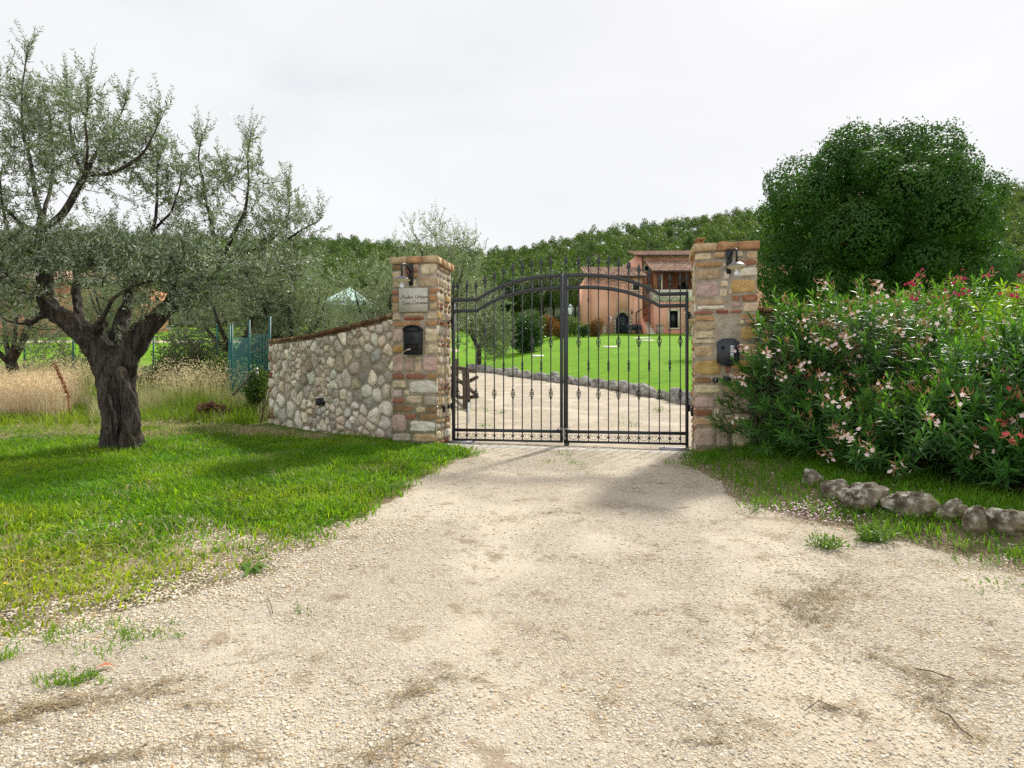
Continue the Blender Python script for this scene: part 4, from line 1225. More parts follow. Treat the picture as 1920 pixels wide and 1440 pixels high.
dg = bpy.context.evaluated_depsgraph_get()
ev = tmp.evaluated_get(dg); me = bpy.data.meshes.new_from_object(ev)
V = np.zeros(len(me.vertices) * 3, np.float32); me.vertices.foreach_get('co', V); V = V.reshape(-1, 3).astype(float)
N = np.zeros(len(me.vertices) * 3, np.float32); me.vertices.foreach_get('normal', N); N = N.reshape(-1, 3)
ax = V - np.array([-5.55, 9.05, 0])
tw = V.copy(); tw[:, 2] *= .22; ca, sa = np.cos(V[:, 2] * .5), np.sin(V[:, 2] * .5)
tw[:, 0], tw[:, 1] = ax[:, 0] * ca - ax[:, 1] * sa, ax[:, 0] * sa + ax[:, 1] * ca
rdg = 1 - np.abs(fbm(tw * 8.5, 3, 4)) * 2.4
disp = -.010 + .050 * (rdg - .55) + .022 * fbm(V * 3.0, 8, 3) + .010 * fbm(V * np.array([22, 22, 7]), 12, 3)
# the long hollow seam in the trunk
V = V + N * np.clip(disp, -.06, .05)[:, None]
me.vertices.foreach_set('co', V.astype(np.float32).ravel()); me.update()
me.polygons.foreach_set('use_smooth', np.ones(len(me.polygons), bool))
bpy.data.objects.remove(tmp)
olive = empty('olive_tree', (-5.55, 9.05, ZO))
def wchild(mb, name, mat, parent, off, smooth=False):
    mb.V = [v - np.asarray(off) for v in mb.V]
    return mb.build(name, mat, parent, smooth)
me.name = 'trunk'
V -= np.array([-5.55, 9.05, ZO]); me.vertices.foreach_set('co', V.astype(np.float32).ravel()); me.update()
if not me.materials: me.materials.append(MATS['bark_olive'])
ot = bpy.data.objects.new('trunk', me); COL.objects.link(ot); ot.parent = olive

# authored branches (px, py, depth, radius px)
br = [
 [(77, 410, 9.2, 6), (66, 360, 9.3, 5), (56, 307, 9.4, 4.5), (46, 260, 9.5, 3.6), (40, 215, 9.5, 3), (39, 167, 9.5, 2.2), (52, 95, 9.5, 1.2)],
 [(84, 430, 9.15, 9), (117, 405, 9.1, 8.5), (136, 372, 9.0, 8), (150, 345, 8.95, 7.5), (163, 323, 8.9, 6.5), (200, 327, 8.8, 4.5), (240, 310, 8.7, 4), (272, 288, 8.65, 3), (290, 247, 8.6, 2), (304, 218, 8.6, 1.2)],
 [(163, 323, 8.9, 6), (175, 295, 9.0, 4), (197, 255, 9.1, 3), (226, 213, 9.2, 2), (235, 190, 9.2, 1.2)],
 [(160, 328, 8.9, 5), (142, 300, 9.2, 4), (132, 250, 9.5, 3), (128, 200, 9.7, 2), (125, 160, 9.8, 1.2)],
 [(160, 328, 8.9, 4), (165, 280, 8.6, 3), (160, 230, 8.5, 2.4), (165, 160, 8.5, 1.3)],
 [(60, 475, 9.0, 4), (22, 460, 8.8, 4), (10, 405, 8.7, 3.2), (0, 350, 8.6, 3), (-12, 270, 8.6, 2.4), (-10, 200, 8.6, 1.4)],
 [(80, 440, 9.0, 5), (40, 420, 8.6, 4), (0, 380, 8.4, 3), (-40, 320, 8.3, 2)],
 [(76, 420, 9.3, 5), (95, 360, 9.8, 4), (100, 290, 10.1, 3), (92, 210, 10.2, 1.8)],
 [(388, 505, 9.5, 7), (404, 460, 9.6, 5.5), (398, 420, 9.7, 4.6), (388, 385, 9.8, 4), (380, 345, 9.8, 3.2), (371, 295, 9.8, 2), (378, 255, 9.8, 1.2)],
 [(416, 488, 9.6, 6), (432, 450, 9.5, 5), (452, 410, 9.3, 4), (464, 375, 9.2, 3.2), (467, 340, 9.2, 2.4), (464, 290, 9.2, 1.5), (468, 258, 9.2, 1.0)],
 [(446, 476, 9.7, 5), (486, 470, 9.9, 4), (520, 440, 10, 3), (544, 395, 10.1, 2.2), (540, 350, 10.1, 1.2)],
 [(470, 472, 9.8, 4), (530, 455, 9.7, 3), (575, 425, 9.6, 2), (600, 412, 9.6, 1)],
 [(262, 500, 9.7, 5), (274, 452, 9.6, 4.4), (292, 412, 9.5, 3.8), (297, 350, 9.5, 3), (294, 310, 9.5, 2.2), (308, 275, 9.5, 1.2)],
 [(280, 440, 9.6, 3.6), (320, 400, 9.2, 2.8), (335, 350, 9.0, 2), (340, 320, 9, 1)],
 [(300, 590, 9.1, 6), (330, 530, 8.7, 4.5), (350, 490, 8.5, 3.5), (340, 450, 8.4, 2)],
 [(188, 607, 8.7, 6), (210, 560, 8.4, 4), (250, 535, 8.2, 3.2), (300, 520, 8.0, 2)],
 [(150, 490, 9.6, 4), (190, 460, 9.5, 3.5), (215, 430, 9.5, 2.5)],
 [(88, 520, 8.9, 5), (60, 560, 8.6, 4), (35, 540, 8.4, 3), (0, 500, 8.3, 2)],
 [(44, 607, 8.95, 3), (10, 600, 8.9, 2.5), (-30, 560, 8.8, 1.5)],
]
stems = MB(); skel = []; skelr = []
for b in br:
    p, r = px_path(b); q, r = smooth_path(p, r, max(14, 5 * len(b)))
    q = q + .02 * np.stack([fbm(q * 3 + 9 * k, k, 2) for k in range(3)], -1)
    stems.add(*tube(q, r * .8, 7)); skel.append(q); skelr.append(r)
NB = sum(len(s) for s in skel)

def grow(stems, skel, targets, r0=.007, lift=.12, maxd=2.2):
    """join each target to the nearest point already grown; returns tip directions"""
    nodes = np.concatenate(skel); dirs = []
    order = np.argsort([np.min(np.linalg.norm(nodes - t_, axis=1)) for t_ in targets])
    pts = []
    for i in order:
        t_ = targets[i]; d = np.linalg.norm(nodes - t_, axis=1) + .35 * np.maximum(0, nodes[:, 2] - t_[2])
        k = int(np.argmin(d)); a = nodes[k]
        if d[k] > maxd: continue
        mid = (a + t_) / 2 + np.array([0, 0, -lift * np.linalg.norm(t_ - a)]) + RNG.normal(size=3) * .04
        u_ = np.linspace(0, 1, 6)[:, None]; q = (1 - u_) ** 2 * a + 2 * u_ * (1 - u_) * mid + u_ ** 2 * t_
        r = np.linspace(r0, .0028, 6)
        stems.add(*tube(q, r, 4, caps=False)); nodes = np.concatenate([nodes, q[2:]]); pts.append(t_); dirs.append(unit(q[-1] - q[-2]))
    return np.array(pts), np.array(dirs)

targets = []
for bi, (q, r) in enumerate(zip(skel, skelr)):
    if q[:, 2].max() < 0: continue
    L = np.linalg.norm(q[-1] - q[0]); n = int(L * 11)
    t_ = U(.35, 1.0, n); k = (t_ * (len(q) - 1)).astype(int)
    targets.append(q[k] + RNG.normal(size=(n, 3)) * np.array([.22, .28, .20]) + np.array([0, 0, .05]))
def vol(px, py, d, rx, ry, rd, n):
    v = rand_dirs(n) * (U(0, 1, n) ** .4)[:, None]
    return np.array([P(px + a * rx, py + c * ry, d + b * rd) for a, b, c in v])
for a in [(300, 500, 8.5, 270, 50, .7, 175), (460, 500, 9.6, 120, 70, .8, 62), (120, 470, 8.4, 150, 50, .6, 80), (400, 440, 9.6, 170, 60, .7, 34), (15, 430, 8.7, 70, 120, .6, 60),
          (110, 290, 9.2, 130, 100, .7, 70), (10, 540, 8.4, 60, 50, .5, 36), (540, 470, 9.9, 70, 70, .6, 50), (330, 560, 8.6, 60, 30, .4, 26), (70, 230, 9.4, 75, 120, .5, 44), (230, 270, 8.9, 80, 55, .5, 30), (385, 330, 9.7, 50, 70, .4, 26), (465, 330, 9.3, 50, 70, .4, 26), (300, 310, 9.4, 45, 60, .4, 18), (545, 400, 10, 45, 60, .4, 18)]:
    targets.append(vol(*a))
targets = np.concatenate(targets); targets = targets[~above_outline(targets, -18)]
tp, td = grow(stems, skel, targets)

def twigs(base, d, L, nl, ll, lw, up=.25, spread=.9, stems=None, prune=False):
    """leafy twigs, opposite leaf pairs along each; returns leaf arrays"""
    n = len(base); d = unit(d + np.array([0, 0, up]) + RNG.normal(size=(n, 3)) * .28)
    bend = RNG.normal(size=(n, 3)) * .12 + np.array([0, 0, .05])
    if prune:
        k = ~above_outline(base + (d + bend) * L[:, None], 22); base, d, L, bend = base[k], d[k], L[k], bend[k]; n = len(base)
    B = []; D = []; S = []
    for k in range(nl):
        f = (k + .6) / nl
        c = base + d * (L * f)[:, None] + bend * (L * f * f)[:, None]
        tg = unit(d + 2 * bend * f)
        pr = unit(np.cross(tg, rand_dirs(n)))
        for s_ in (1, -1):
            B.append(c); D.append(unit(tg * .75 + pr * s_ * spread)); S.append(np.full(n, 1.0 - .35 * f))
    if stems is not None:
        for i in range(n):
            u_ = np.linspace(0, 1, 3)[:, None]
            stems.add(*tube(base[i] + d[i] * L[i] * u_ + bend[i] * L[i] * u_ ** 2, np.linspace(.0032, .0014, 3), 3, caps=False))
    B = np.concatenate(B); D = np.concatenate(D); S = np.concatenate(S)
    V, F = leaf_mesh(B, D, rand_dirs(len(B)), ll * S * U(.7, 1.15, len(B)), lw * S * U(.8, 1.2, len(B)), .12)
    return V, F
leaves = MB()
b2 = np.concatenate([tp, tp + RNG.normal(size=tp.shape) * .06]); d2 = np.concatenate([td, unit(td + RNG.normal(size=td.shape) * .9)])
V, F = twigs(b2, d2, U(.22, .48, len(b2)), 11, .086, .0235, .35, stems=stems, prune=True); leaves.add(V, F)
b3 = np.concatenate([np.repeat(q[-1:], 3, 0) for q in skel] + [q[-4:-1] for q in skel] * 2); V, F = twigs(b3, rand_dirs(len(b3)) * .5 + np.array([0, 0, .8]), U(.3, .5, len(b3)), 13, .080, .022, .4, stems=stems); leaves.add(V, F)
off = (-5.55, 9.05, ZO)
wchild(stems, 'branches', MATS['bark_olive'], olive, off, True)
wchild(leaves, 'crown', MATS['olive_leaf'], olive, off)
tag(olive, 'big gnarled old olive tree with twisted forked trunk on the near grass', 'tree')

# ------------------------------------------------------------------ olives of the grove
def olive_proto(seed, h, rx, lean, n=560, ll=.10, lw=.034, zl=.42, nz=12):
    """own meshes: trunk and crown, base at the origin"""
    rr = np.random.default_rng(seed)
    st = MB(); sk = []
    base = np.array([[0, 0, -.25], [0, 0, .0], [lean[0] * .25, lean[1] * .25, .45], [lean[0] * .6, lean[1] * .6, .9], [lean[0], lean[1], 1.35]], float)
    q, r = smooth_path(base, np.array([.30, .25, .2, .18, .17]), 14)
    V, F = tube(q, r, 12); V = V + unit(V - np.array([0, 0, .6])) * (.05 * fbm(V * np.array([5, 5, 1.4]) + seed, seed, 3))[:, None]; st.add(V, F)
    sk.append(q[6:])
    for k in range(5):
        a = 2 * PI * k / 5 + rr.uniform(-.4, .4); o = q[-1] - np.array([0, 0, .1])
        e = o + np.array([math.cos(a) * rx * .55, math.sin(a) * rx * .55, (h - 1.4) * rr.uniform(.4, .75)])
        m = (o + e) / 2 + np.array([math.cos(a) * .25, math.sin(a) * .25, -.15])
        u_ = np.linspace(0, 1, 10)[:, None]; p = (1 - u_) ** 2 * o + 2 * u_ * (1 - u_) * m + u_ ** 2 * e
        st.add(*tube(p, np.linspace(.10, .025, 10), 7)); sk.append(p)
    lobes = [(np.array([lean[0] + math.cos(a) * rx * .5, lean[1] + math.sin(a) * rx * .5, h * z]), rx * rr.uniform(.38, .55)) for a, z in zip(rr.uniform(0, 2 * PI, nz), rr.uniform(zl, .82, nz))]
    T = np.concatenate([c + rand_dirs(n // nz) * rd * (U(.3, 1, n // nz) ** .5)[:, None] for c, rd in lobes])
    T = T[T[:, 2] > (.75 if zl > .3 else .5)]
    tp, td = grow(st, sk, T, .012, .1, 3)
    lv = MB(); b2 = np.concatenate([tp, tp + RNG.normal(size=tp.shape) * .1]); d2 = np.concatenate([td, rand_dirs(len(td))])
    V, F = twigs(b2, d2, U(.3, .6, len(b2)), 9, ll, lw, .35); lv.add(V, F)
    return st.mesh('olive_trunk', MATS['bark_olive'], True), lv.mesh('olive_crown', MATS['olive_far'])
OP = [olive_proto(41, 4.6, 1.9, (-.75, .1)), olive_proto(42, 4.8, 2.0, (.25, .15), 620), olive_proto(43, 4.3, 2.2, (-.15, -.2), 600), olive_proto(44, 5.0, 2.5, (.1, 0), 1000, .12, .042, .24, 18)]
def place_olive(k, x, y, s, rz, label, sz=None):
    r = empty('olive_tree', (x, y, gz(x, y) - .03), rz); r.scale = (s, s, sz or s)
    kid('trunk', OP[k][0], r, (0, 0, 0)); kid('crown', OP[k][1], r, (0, 0, 0))
    return tag(r, label, 'tree', 'olive trees of the grove')
place_olive(0, -5.75, 18.6, .90, 0, 'olive tree with a dark leaning trunk just behind the curved stone wall')
place_olive(1, -3.3, 16.6, .78, 1.0, 'silvery olive tree right behind the plaque pillar, its trunk bent at the pillar edge')
place_olive(1, -2.7, 23.5, 1.1, 2.4, 'olive tree rising above the top of the plaque pillar', 1.26)
place_olive(2, -7.9, 18.5, .95, .6, 'olive tree between the big gnarled olive and the curved wall')
place_olive(2, -9.6, 25.5, 1.0, 2.2, 'grove olive behind the green netting, in front of the dark wood')
place_olive(1, -13.2, 17.0, .8, 4.0, 'low olive tree at the left picture edge, before the orange house')
place_olive(0, -15.5, 24.0, .95, 3.3, 'olive tree seen through the fork of the big olive')
place_olive(2, -9.8, 35.5, .95, 5.0, 'distant olive tree beside the gravel lane')
place_olive(0, -20.5, 33.0, .9, 1.8, 'distant olive tree in front of the orange house')
gx_, gy_, _ = hit(908, 693)
place_olive(3, gx_ - .35, gy_, .80, .2, 'olive tree on the lawn edge seen through the mailbox side gate leaf', 1.02)
hx, hy, _ = hit(1297, 673)
place_olive(0, hx + .25, hy, .62, PI, 'old olive trunk on the lawn half hidden behind the intercom pillar')

# ------------------------------------------------------------------ the big round tree
def lobed_crown(mb, lobes, n_each, size, rr, shell=(.72, 1.06), asp=.6):
    for c, r in lobes:
        n = int(n_each * (r ** 2))
        d = rand_dirs(n); rad = r * U(shell[0], shell[1], n)
        p = np.asarray(c) + d * rad[:, None] * np.array([1, 1, .82])
        p = p + .12 * r * np.stack([fbm(p * (1.6 / r) + 5 * k, k + 3, 2) for k in range(3)], -1)
        V, F = cards(p, d * .9 + RNG.normal(size=(n, 3)) * .38 + np.array([0, 0, .2]), size * U(.65, 1.25, n), asp)
        mb.add(V, F)
tx, ty = 18.15, 32.0; tz = gz(tx, ty)
bt = empty('broadleaf_tree', (tx, ty, tz))
m = MB(); q, r = smooth_path(np.array([[0, 0, -.3], [0, .05, .9], [.1, .1, 2.0], [.1, 0, 4.5], [0, 0, 7.0]], float), np.array([.62, .5, .42, .3, .12]), 20); m.add(*tube(q, r, 12))
rr = np.random.default_rng(77)
for k in range(16):
    a = 2 * PI * k / 16 * 2.4; o = q[8 + k % 9]; e = np.array([math.cos(a) * 4.4, math.sin(a) * 4.4, 3 + rr.uniform(.5, 6.5)])
    u_ = np.linspace(0, 1, 9)[:, None]; mm_ = (o + e) / 2 + np.array([0, 0, .5]); m.add(*tube((1 - u_) ** 2 * o + 2 * u_ * (1 - u_) * mm_ + u_ ** 2 * e, np.linspace(.17, .03, 9), 6))
m.build('trunk', MATS['bark_dark'], bt, True)
lobes = []
cc = np.array([0, 0, 5.9]); R_ = np.array([4.65, 4.65, 4.35])
k = 0
while len(lobes) < 50:
    d = unit(rr.normal(size=3));
    if d[2] < -.75: continue
    pos = cc + d * R_ * rr.uniform(.84, 1.03)
    w_ = 1.0
    if pos[2] < 3.0: pos[:2] *= .97
    if pos[2] < 1.2: continue
    r = rr.uniform(1.0, 1.9)
    if any(np.linalg.norm(pos - c) < .60 * (r + r2) for c, r2 in lobes) and k < 4000: k += 1; continue
    lobes.append((pos, r))
lobes += [(np.array([-4.9, -1.2, 2.6]), 1.1), (np.array([-5.1, -.5, 4.0]), 1.2), (np.array([4.9, -.8, 4.4]), 1.5), (np.array([5.2, -.2, 3.0]), 1.1), (np.array([-1.7, -1, 10.3]), 1.1), (np.array([1.0, -1, 10.3]), 1.1), (np.array([2.6, -1, 9.5]), 1.0)]
m = MB(); lobed_crown(m, lobes, 1150, .155, rr, (.82, 1.03))
n = 6500; d = rand_dirs(n); p = cc + d * R_ * (U(.2, .8, n))[:, None]; p = p[p[:, 2] > 1.4]
m.add(*cards(p, rand_dirs(len(p)), .34, .65))
# loose sprays on the outline
n = 800; ii = RNG.integers(0, len(lobes), n); lc = np.array([l[0] for l in lobes])[ii]; lr = np.array([l[1] for l in lobes])[ii]
dd = unit(rand_dirs(n) + unit(lc - cc) * 1.1)
p0 = lc + dd * lr[:, None] * np.array([1, 1, .82])
P_ = np.concatenate([p0 + dd * f_ + RNG.normal(size=(n, 3)) * .05 for f_ in (.0, .1, .2, .3)])
m.add(*cards(P_, rand_dirs(len(P_)), .13 * U(.7, 1.2, len(P_)), .6))
m.build('crown', MATS['tree_leaf'], bt)
tag(bt, 'large dense round dark green broadleaf tree beyond the oleanders', 'tree')

# ------------------------------------------------------------------ wooded hillside
def oak_proto(seed, h, r, n, size, col):
    rr = np.random.default_rng(seed); m = MB()
    lob = []
    for k in range(15):
        d = unit(rr.normal(size=3)); d[2] = abs(d[2]) * 1.1 - .3
        lob.append((np.array([0, 0, h * .60]) + d * np.array([r * .68, r * .66, h * .30]), r * rr.uniform(.36, .58)))
    tot = sum(l[1] ** 2 for l in lob); lobed_crown(m, lob, n / tot, size, rr, (.6, 1.08), .7)
    m.C = [np.tile(col, (len(v), 1)) for v in m.V]
    tr = MB(); tr.add(*tube([(0, 0, -.5), (.1, 0, h * .3), (0, .1, h * .62)], [.22, .16, .07], 6))
    for k in range(3):
        a = k * 2.1; tr.add(*tube([(0, 0, h * .3), (math.cos(a) * r * .5, math.sin(a) * r * .5, h * .6)], [.09, .03], 5))
    return tr.mesh('oak_trunk', MATS['bark_dark'], True), m.mesh('oak_crown', MATS['oak_leaf']), m
KINDS = [(51, 9.5, 3.4, 5200, .30, (1, 1, 1)), (52, 8.5, 3.6, 5200, .30, (1.25, 1.15, .9)), (53, 10.5, 3.2, 5200, .30, (.75, .85, .85)), (54, 7.5, 3.2, 4600, .29, (1.5, 1.4, .8)), (55, 9, 3.9, 5400, .31, (.9, 1.0, .8)), (56, 8, 2.8, 4200, .29, (1.1, 1.0, 1.1))]
OAK = [oak_proto(*k) for k in KINDS]
LOWP = [oak_proto(s + 20, h * .84, r * .66, 230, .50, c)[2] for s, h, r, n, z, c in KINDS]
spots = []
y = 79.5
while y < 200:
    step = 3.3 if y < 100 else 2.5; az0, az1 = -1000 / FPX, 1050 / FPX
    x = az0 * y + RNG.uniform(0, 4)
    while x < az1 * y:
        spots.append((x + RNG.uniform(-1.6, 1.6), y + RNG.uniform(-2.4, 2.4))); x += step * RNG.uniform(.75, 1.2)
    y += 3.2 if y < 100 else 2.7
spots = [s for s in spots if not (13 < s[0] < 33 and s[1] < 82)]
near = [s for s in spots if s[1] < 91]; far = [s for s in spots if s[1] >= 91]
names = ['rounded green oak', 'yellow green oak', 'dark blue green oak', 'pale green low oak', 'broad green oak', 'grey green slender oak']
def wood_label(k, x, y):
    px = 960 + x / y * FPX
    w = 'above the pink house' if px > 1080 else ('behind the centre of the gate' if px > 850 else ('above the curved stone wall' if px > 560 else 'behind the grove and the orange house'))
    return names[k] + ' in the wood ' + w, 'front row wood oaks, ' + names[k] + ' ' + w
for (x, y) in near:
    k = int(RNG.integers(0, 6)); s = RNG.uniform(.58, .84)
    r = empty('oak_tree', (x, y, gz(x, y) - .1), RNG.uniform(0, 6.28)); r.scale = (s, s, s * RNG.uniform(.9, 1.15))
    kid('trunk', OAK[k][0], r, (0, 0, 0)); kid('crown', OAK[k][1], r, (0, 0, 0))
    lb, gp_ = wood_label(k, x, y); tag(r, lb, 'tree', gp_)
fm = MB(); xs = np.array([s[0] for s in far]); ys = np.array([s[1] for s in far]); zs = ground(xs, ys)
protoV = [(np.concatenate(p.V), np.concatenate(p.F), np.concatenate(p.C)) for p in LOWP]
for x, y, z in zip(xs, ys, zs):
    k = int(RNG.integers(0, 6)); s = RNG.uniform(.5, .78); a = RNG.uniform(0, 6.28)
    V, F, C_ = protoV[k]; ca, sa = math.cos(a), math.sin(a)
    Vw = np.stack([V[:, 0] * ca - V[:, 1] * sa, V[:, 0] * sa + V[:, 1] * ca, V[:, 2] * RNG.uniform(.85, 1.2)], -1) * s + (x, y, z - .2)
    fm.add(Vw, F, C_ * RNG.uniform(.8, 1.2))
o = fm.build('hillside_wood', MATS['oak_leaf']); tag(o, 'dense far wood of oaks covering the upper hillside', 'wood', kind='stuff')
# ------------------------------------------------------------------ oleanders
def flower_mesh(mat, seed, nfl, size):
    """a loose head of five-petalled flowers with buds"""
    rr = np.random.default_rng(seed); m = MB(); B = []; D = []; Nn = []
    for k in range(nfl):
        c = rr.normal(size=3) * np.array([.05, .05, .035]); ax = unit(rr.normal(size=3) + np.array([0, -1.0, .9]))
        t0 = unit(np.cross(ax, rr.normal(size=3))); t1 = np.cross(ax, t0)
        for j in range(5):
            a = 2 * PI * j / 5; B.append(c); D.append(unit(t0 * math.cos(a) + t1 * math.sin(a) + ax * .25)); Nn.append(ax)
    V, F = leaf_mesh(np.array(B), np.array(D), np.array(Nn), size, size * .95, .12); m.add(V, F)
    nb = 9; d = unit(rr.normal(size=(nb, 3)) + np.array([0, -.2, .9])); b0 = rr.normal(size=(nb, 3)) * .03
    V, F = leaf_mesh(b0, d, rr.normal(size=(nb, 3)), .075, .013, .3); m.add(V, F, mi=1)
    return m.mesh('flower_head', [mat, MATS['bud']])
FH = {k: [flower_mesh(MATS[mt], 60 + 7 * i + s, n, sz) for i, n in enumerate((5, 7, 9))] for s, (k, mt, n, sz) in enumerate((('white', 'petal_white', 7, .027), ('coral', 'petal_coral', 6, .03), ('crimson', 'petal_crimson', 6, .028)))}

def oleander(name, label, ells, nshoot, kind, nfl, seed, flower_bias, tint=(1, 1, 1), budp=.35):
    rr = np.random.default_rng(seed)
    cs = np.array([e[0] for e in ells], float); rs = np.array([e[1] for e in ells], float)
    base = cs[0].copy(); base[2] = gz(base[0], base[1]); root = empty(name, tuple(base))
    pts = []; nrm = []; shl = []
    w = rs[:, 0] * rs[:, 2]; w = w / w.sum()
    while len(pts) < nshoot:
        k = rr.choice(len(ells), p=w); d = unit(rr.normal(size=3))
        sh = rr.uniform(.72, 1.0) if rr.random() < .8 else rr.uniform(.45, .75)
        p = cs[k] + d * rs[k] * sh * (1 + .10 * vnoise(np.array([d * 3 + k * 5]), seed)[0])
        if any((((p - cs[j]) / rs[j]) ** 2).sum() < .42 for j in range(len(ells)) if j != k): continue
        if p[2] < gz(p[0], p[1]) + .12: continue
        if p[1] < 8.9 and p[0] / p[1] * FPX + 960 < 1404 and 720 - (p[2] - CAMZ) / p[1] * FPX < 690: continue
        shl.append(sh); pts.append(p); nrm.append(unit(d / rs[k] * rs[k].mean()))
    pts = np.array(pts); nrm = np.array(nrm)
    sd = unit(nrm * .75 + np.array([0, 0, .55]) + rr.normal(size=nrm.shape) * .25)
    lv = MB(); B = []; D = []; N_ = []; L = []; tn = []
    nw = 6
    SL = rr.uniform(.16, .32, len(pts))
    for wv in range(nw):
        f = wv / (nw - 1); c = pts + sd * (SL * f)[:, None]
        s0 = unit(np.cross(sd, rr.normal(size=sd.shape))); s1 = np.cross(sd, s0)
        for j in range(3):
            a = 2 * PI * j / 3 + wv * 1.05
            out = s0 * math.cos(a) + s1 * math.sin(a)
            B.append(c); D.append(unit(out * (1.0 - .35 * f) + sd * (.35 + .75 * f) + rr.normal(size=sd.shape) * .12)); N_.append(sd)
            L.append(rr.uniform(.13, .19, len(pts)) * (1 - .2 * f)); tn.append(np.clip(rr.normal(1, .16, len(pts)), .6, 1.5) + .35 * f)
    B = np.concatenate(B); D = np.concatenate(D); N_ = np.concatenate(N_); L = np.concatenate(L); tn = np.concatenate(tn)
    V, F = long_leaf(B, D, N_, L, L * .18, .12)
    col = np.repeat(np.clip(tn, .6, 1.7)[:, None] * np.array(tint), 5, 0)
    lv.add(V, F, col)
    wchild(lv, 'foliage', MATS['oleander_leaf'], root, base)
    st = MB()
    for i in range(0, len(pts), 3):
        o = base + np.array([rr.normal() * .25, rr.normal() * .2, .05]); m_ = (o + pts[i]) / 2 + np.array([0, 0, .25]); u_ = np.linspace(0, 1, 6)[:, None]
        st.add(*tube((1 - u_) ** 2 * o + 2 * u_ * (1 - u_) * m_ + u_ ** 2 * pts[i], np.linspace(.016, .005, 6), 4, caps=False))
    wchild(st, 'stems', MATS['grey_wood'], root, base, True)
    # flower heads at shoot ends facing the light and the drive
    sc = nrm[:, 2] * flower_bias[0] - nrm[:, 1] * flower_bias[1] + rr.normal(size=len(pts)) * .6 + 4.0 * np.minimum(np.array(shl) - .88, 0)
    got = []
    for i in np.argsort(-sc):
        if len(got) >= nfl: break
        if got and np.min(np.linalg.norm(pts[got] - pts[i], axis=1)) < .13: continue
        got.append(i)
        p = pts[i] + sd[i] * (SL[i] + .09) + nrm[i] * .05 - base
        o = kid('flower_head', FH[kind][int(rr.integers(0, 3))], root, tuple(p), (rr.uniform(-.4, .4), rr.uniform(-.4, .4), rr.uniform(-1.2, 1.2)))
        s_ = rr.uniform(.85, 1.2); o.scale = (s_, s_, s_)
    # bud sprays
    bs = pts[rr.random(len(pts)) < budp]; bm_ = MB()
    bs = bs + np.array([0, 0, .25])
    if len(bs):
        nb = 5; b = np.repeat(bs, nb, 0) + rr.normal(size=(len(bs) * nb, 3)) * .03
        V, F = leaf_mesh(b, unit(rr.normal(size=b.shape) * .6 + np.array([0, 0, 1.0])), rr.normal(size=b.shape), .08, .013, .3); bm_.add(V, F)
        wchild(bm_, 'buds', MATS['bud'], root, base)
    return tag(root, label, 'shrub', 'oleander bushes along the drive')
oleander('oleander', 'wide oleander bush with pale pink flowers, crowding the intercom pillar',
         [((4.52, 8.35, 1.5), (.98, 1.1, 1.17)), ((3.62, 8.15, 1.2), (.80, .82, .80)), ((5.4, 8.2, 1.4), (.9, 1.0, 1.0)), ((3.62, 8.5, 1.85), (.50, .6, .62)), ((4.55, 6.55, .78), (1.1, .75, .62)), ((3.95, 7.25, .80), (.8, .6, .62))], 1350, 'white', 98, 5, (.05, 1.2), budp=.32)
oleander('oleander', 'dark oleander with coral red flowers at the right picture edge',
         [((5.25, 6.55, 1.10), (.95, .85, .95)), ((5.9, 6.3, 1.25), (.8, .8, .95)), ((4.95, 5.85, .68), (.75, .5, .52))], 900, 'coral', 20, 9, (.1, 1.0), (.95, 1, 1), budp=.05)
oleander('oleander', 'bright yellow green oleander with crimson flowers, highest at the right edge',
         [((6.95, 8.2, 1.75), (1.0, .9, 1.1)), ((7.7, 8.4, 1.9), (1.0, .9, 1.2)), ((6.45, 7.4, 1.45), (.75, .7, .85))], 900, 'crimson', 24, 13, (1.0, .5), (2.6, 1.9, .7), budp=.15)
oleander('oleander', 'oleander with crimson flowers behind the pale pink bush',
         [((5.95, 9.6, 1.85), (.8, .8, .95)), ((6.9, 9.8, 2.0), (.9, .8, 1.0))], 500, 'crimson', 14, 17, (1.0, .6), (1.15, 1.1, .9), budp=.1)

# ------------------------------------------------------------------ boulders of the verge
def boulder(label, x0, x1, y0, y1, seed, sub=4):
    cx_ = (x0 + x1) / 2; x, y, z = hit(cx_, y1 + 4); w = (x1 - x0) / FPX * y; h = (y1 - y0) / FPX * y
    V, F = rock(sub, seed, .42); V = V - (V.max(0) + V.min(0)) / 2; V = V / (V.max(0) - V.min(0)) * np.array([w * 1.1, w * .9, h * 1.25])
    m = MB(); m.add(V, F); o = m.build('boulder', MATS['boulder'], None, True)
    o.location = (x, y + w * .25, z + h * .30)
    return tag(o, label, 'boulder', 'boulders edging the drive')
boulder('small grey boulder half hidden under leaves, first of the row from the pillar', 1512, 1552, 873, 908, 3)
boulder('smooth brown grey boulder second in the row, above the fallen petals', 1549, 1604, 894, 932, 4)
boulder('broad dark mottled boulder third in the row from the pillar', 1592, 1680, 901, 956, 12)
boulder('large pale boulder with white lichen, widest of the row', 1680, 1773, 917, 968, 15)
boulder('rounded olive brown boulder between the widest pale one and the dark upright one', 1768, 1822, 930, 973, 6)
boulder('dark upright boulder with white flecks on its top', 1814, 1868, 941, 996, 17)
boulder('ochre lichen boulder cut by the picture edge', 1864, 1940, 949, 999, 8)

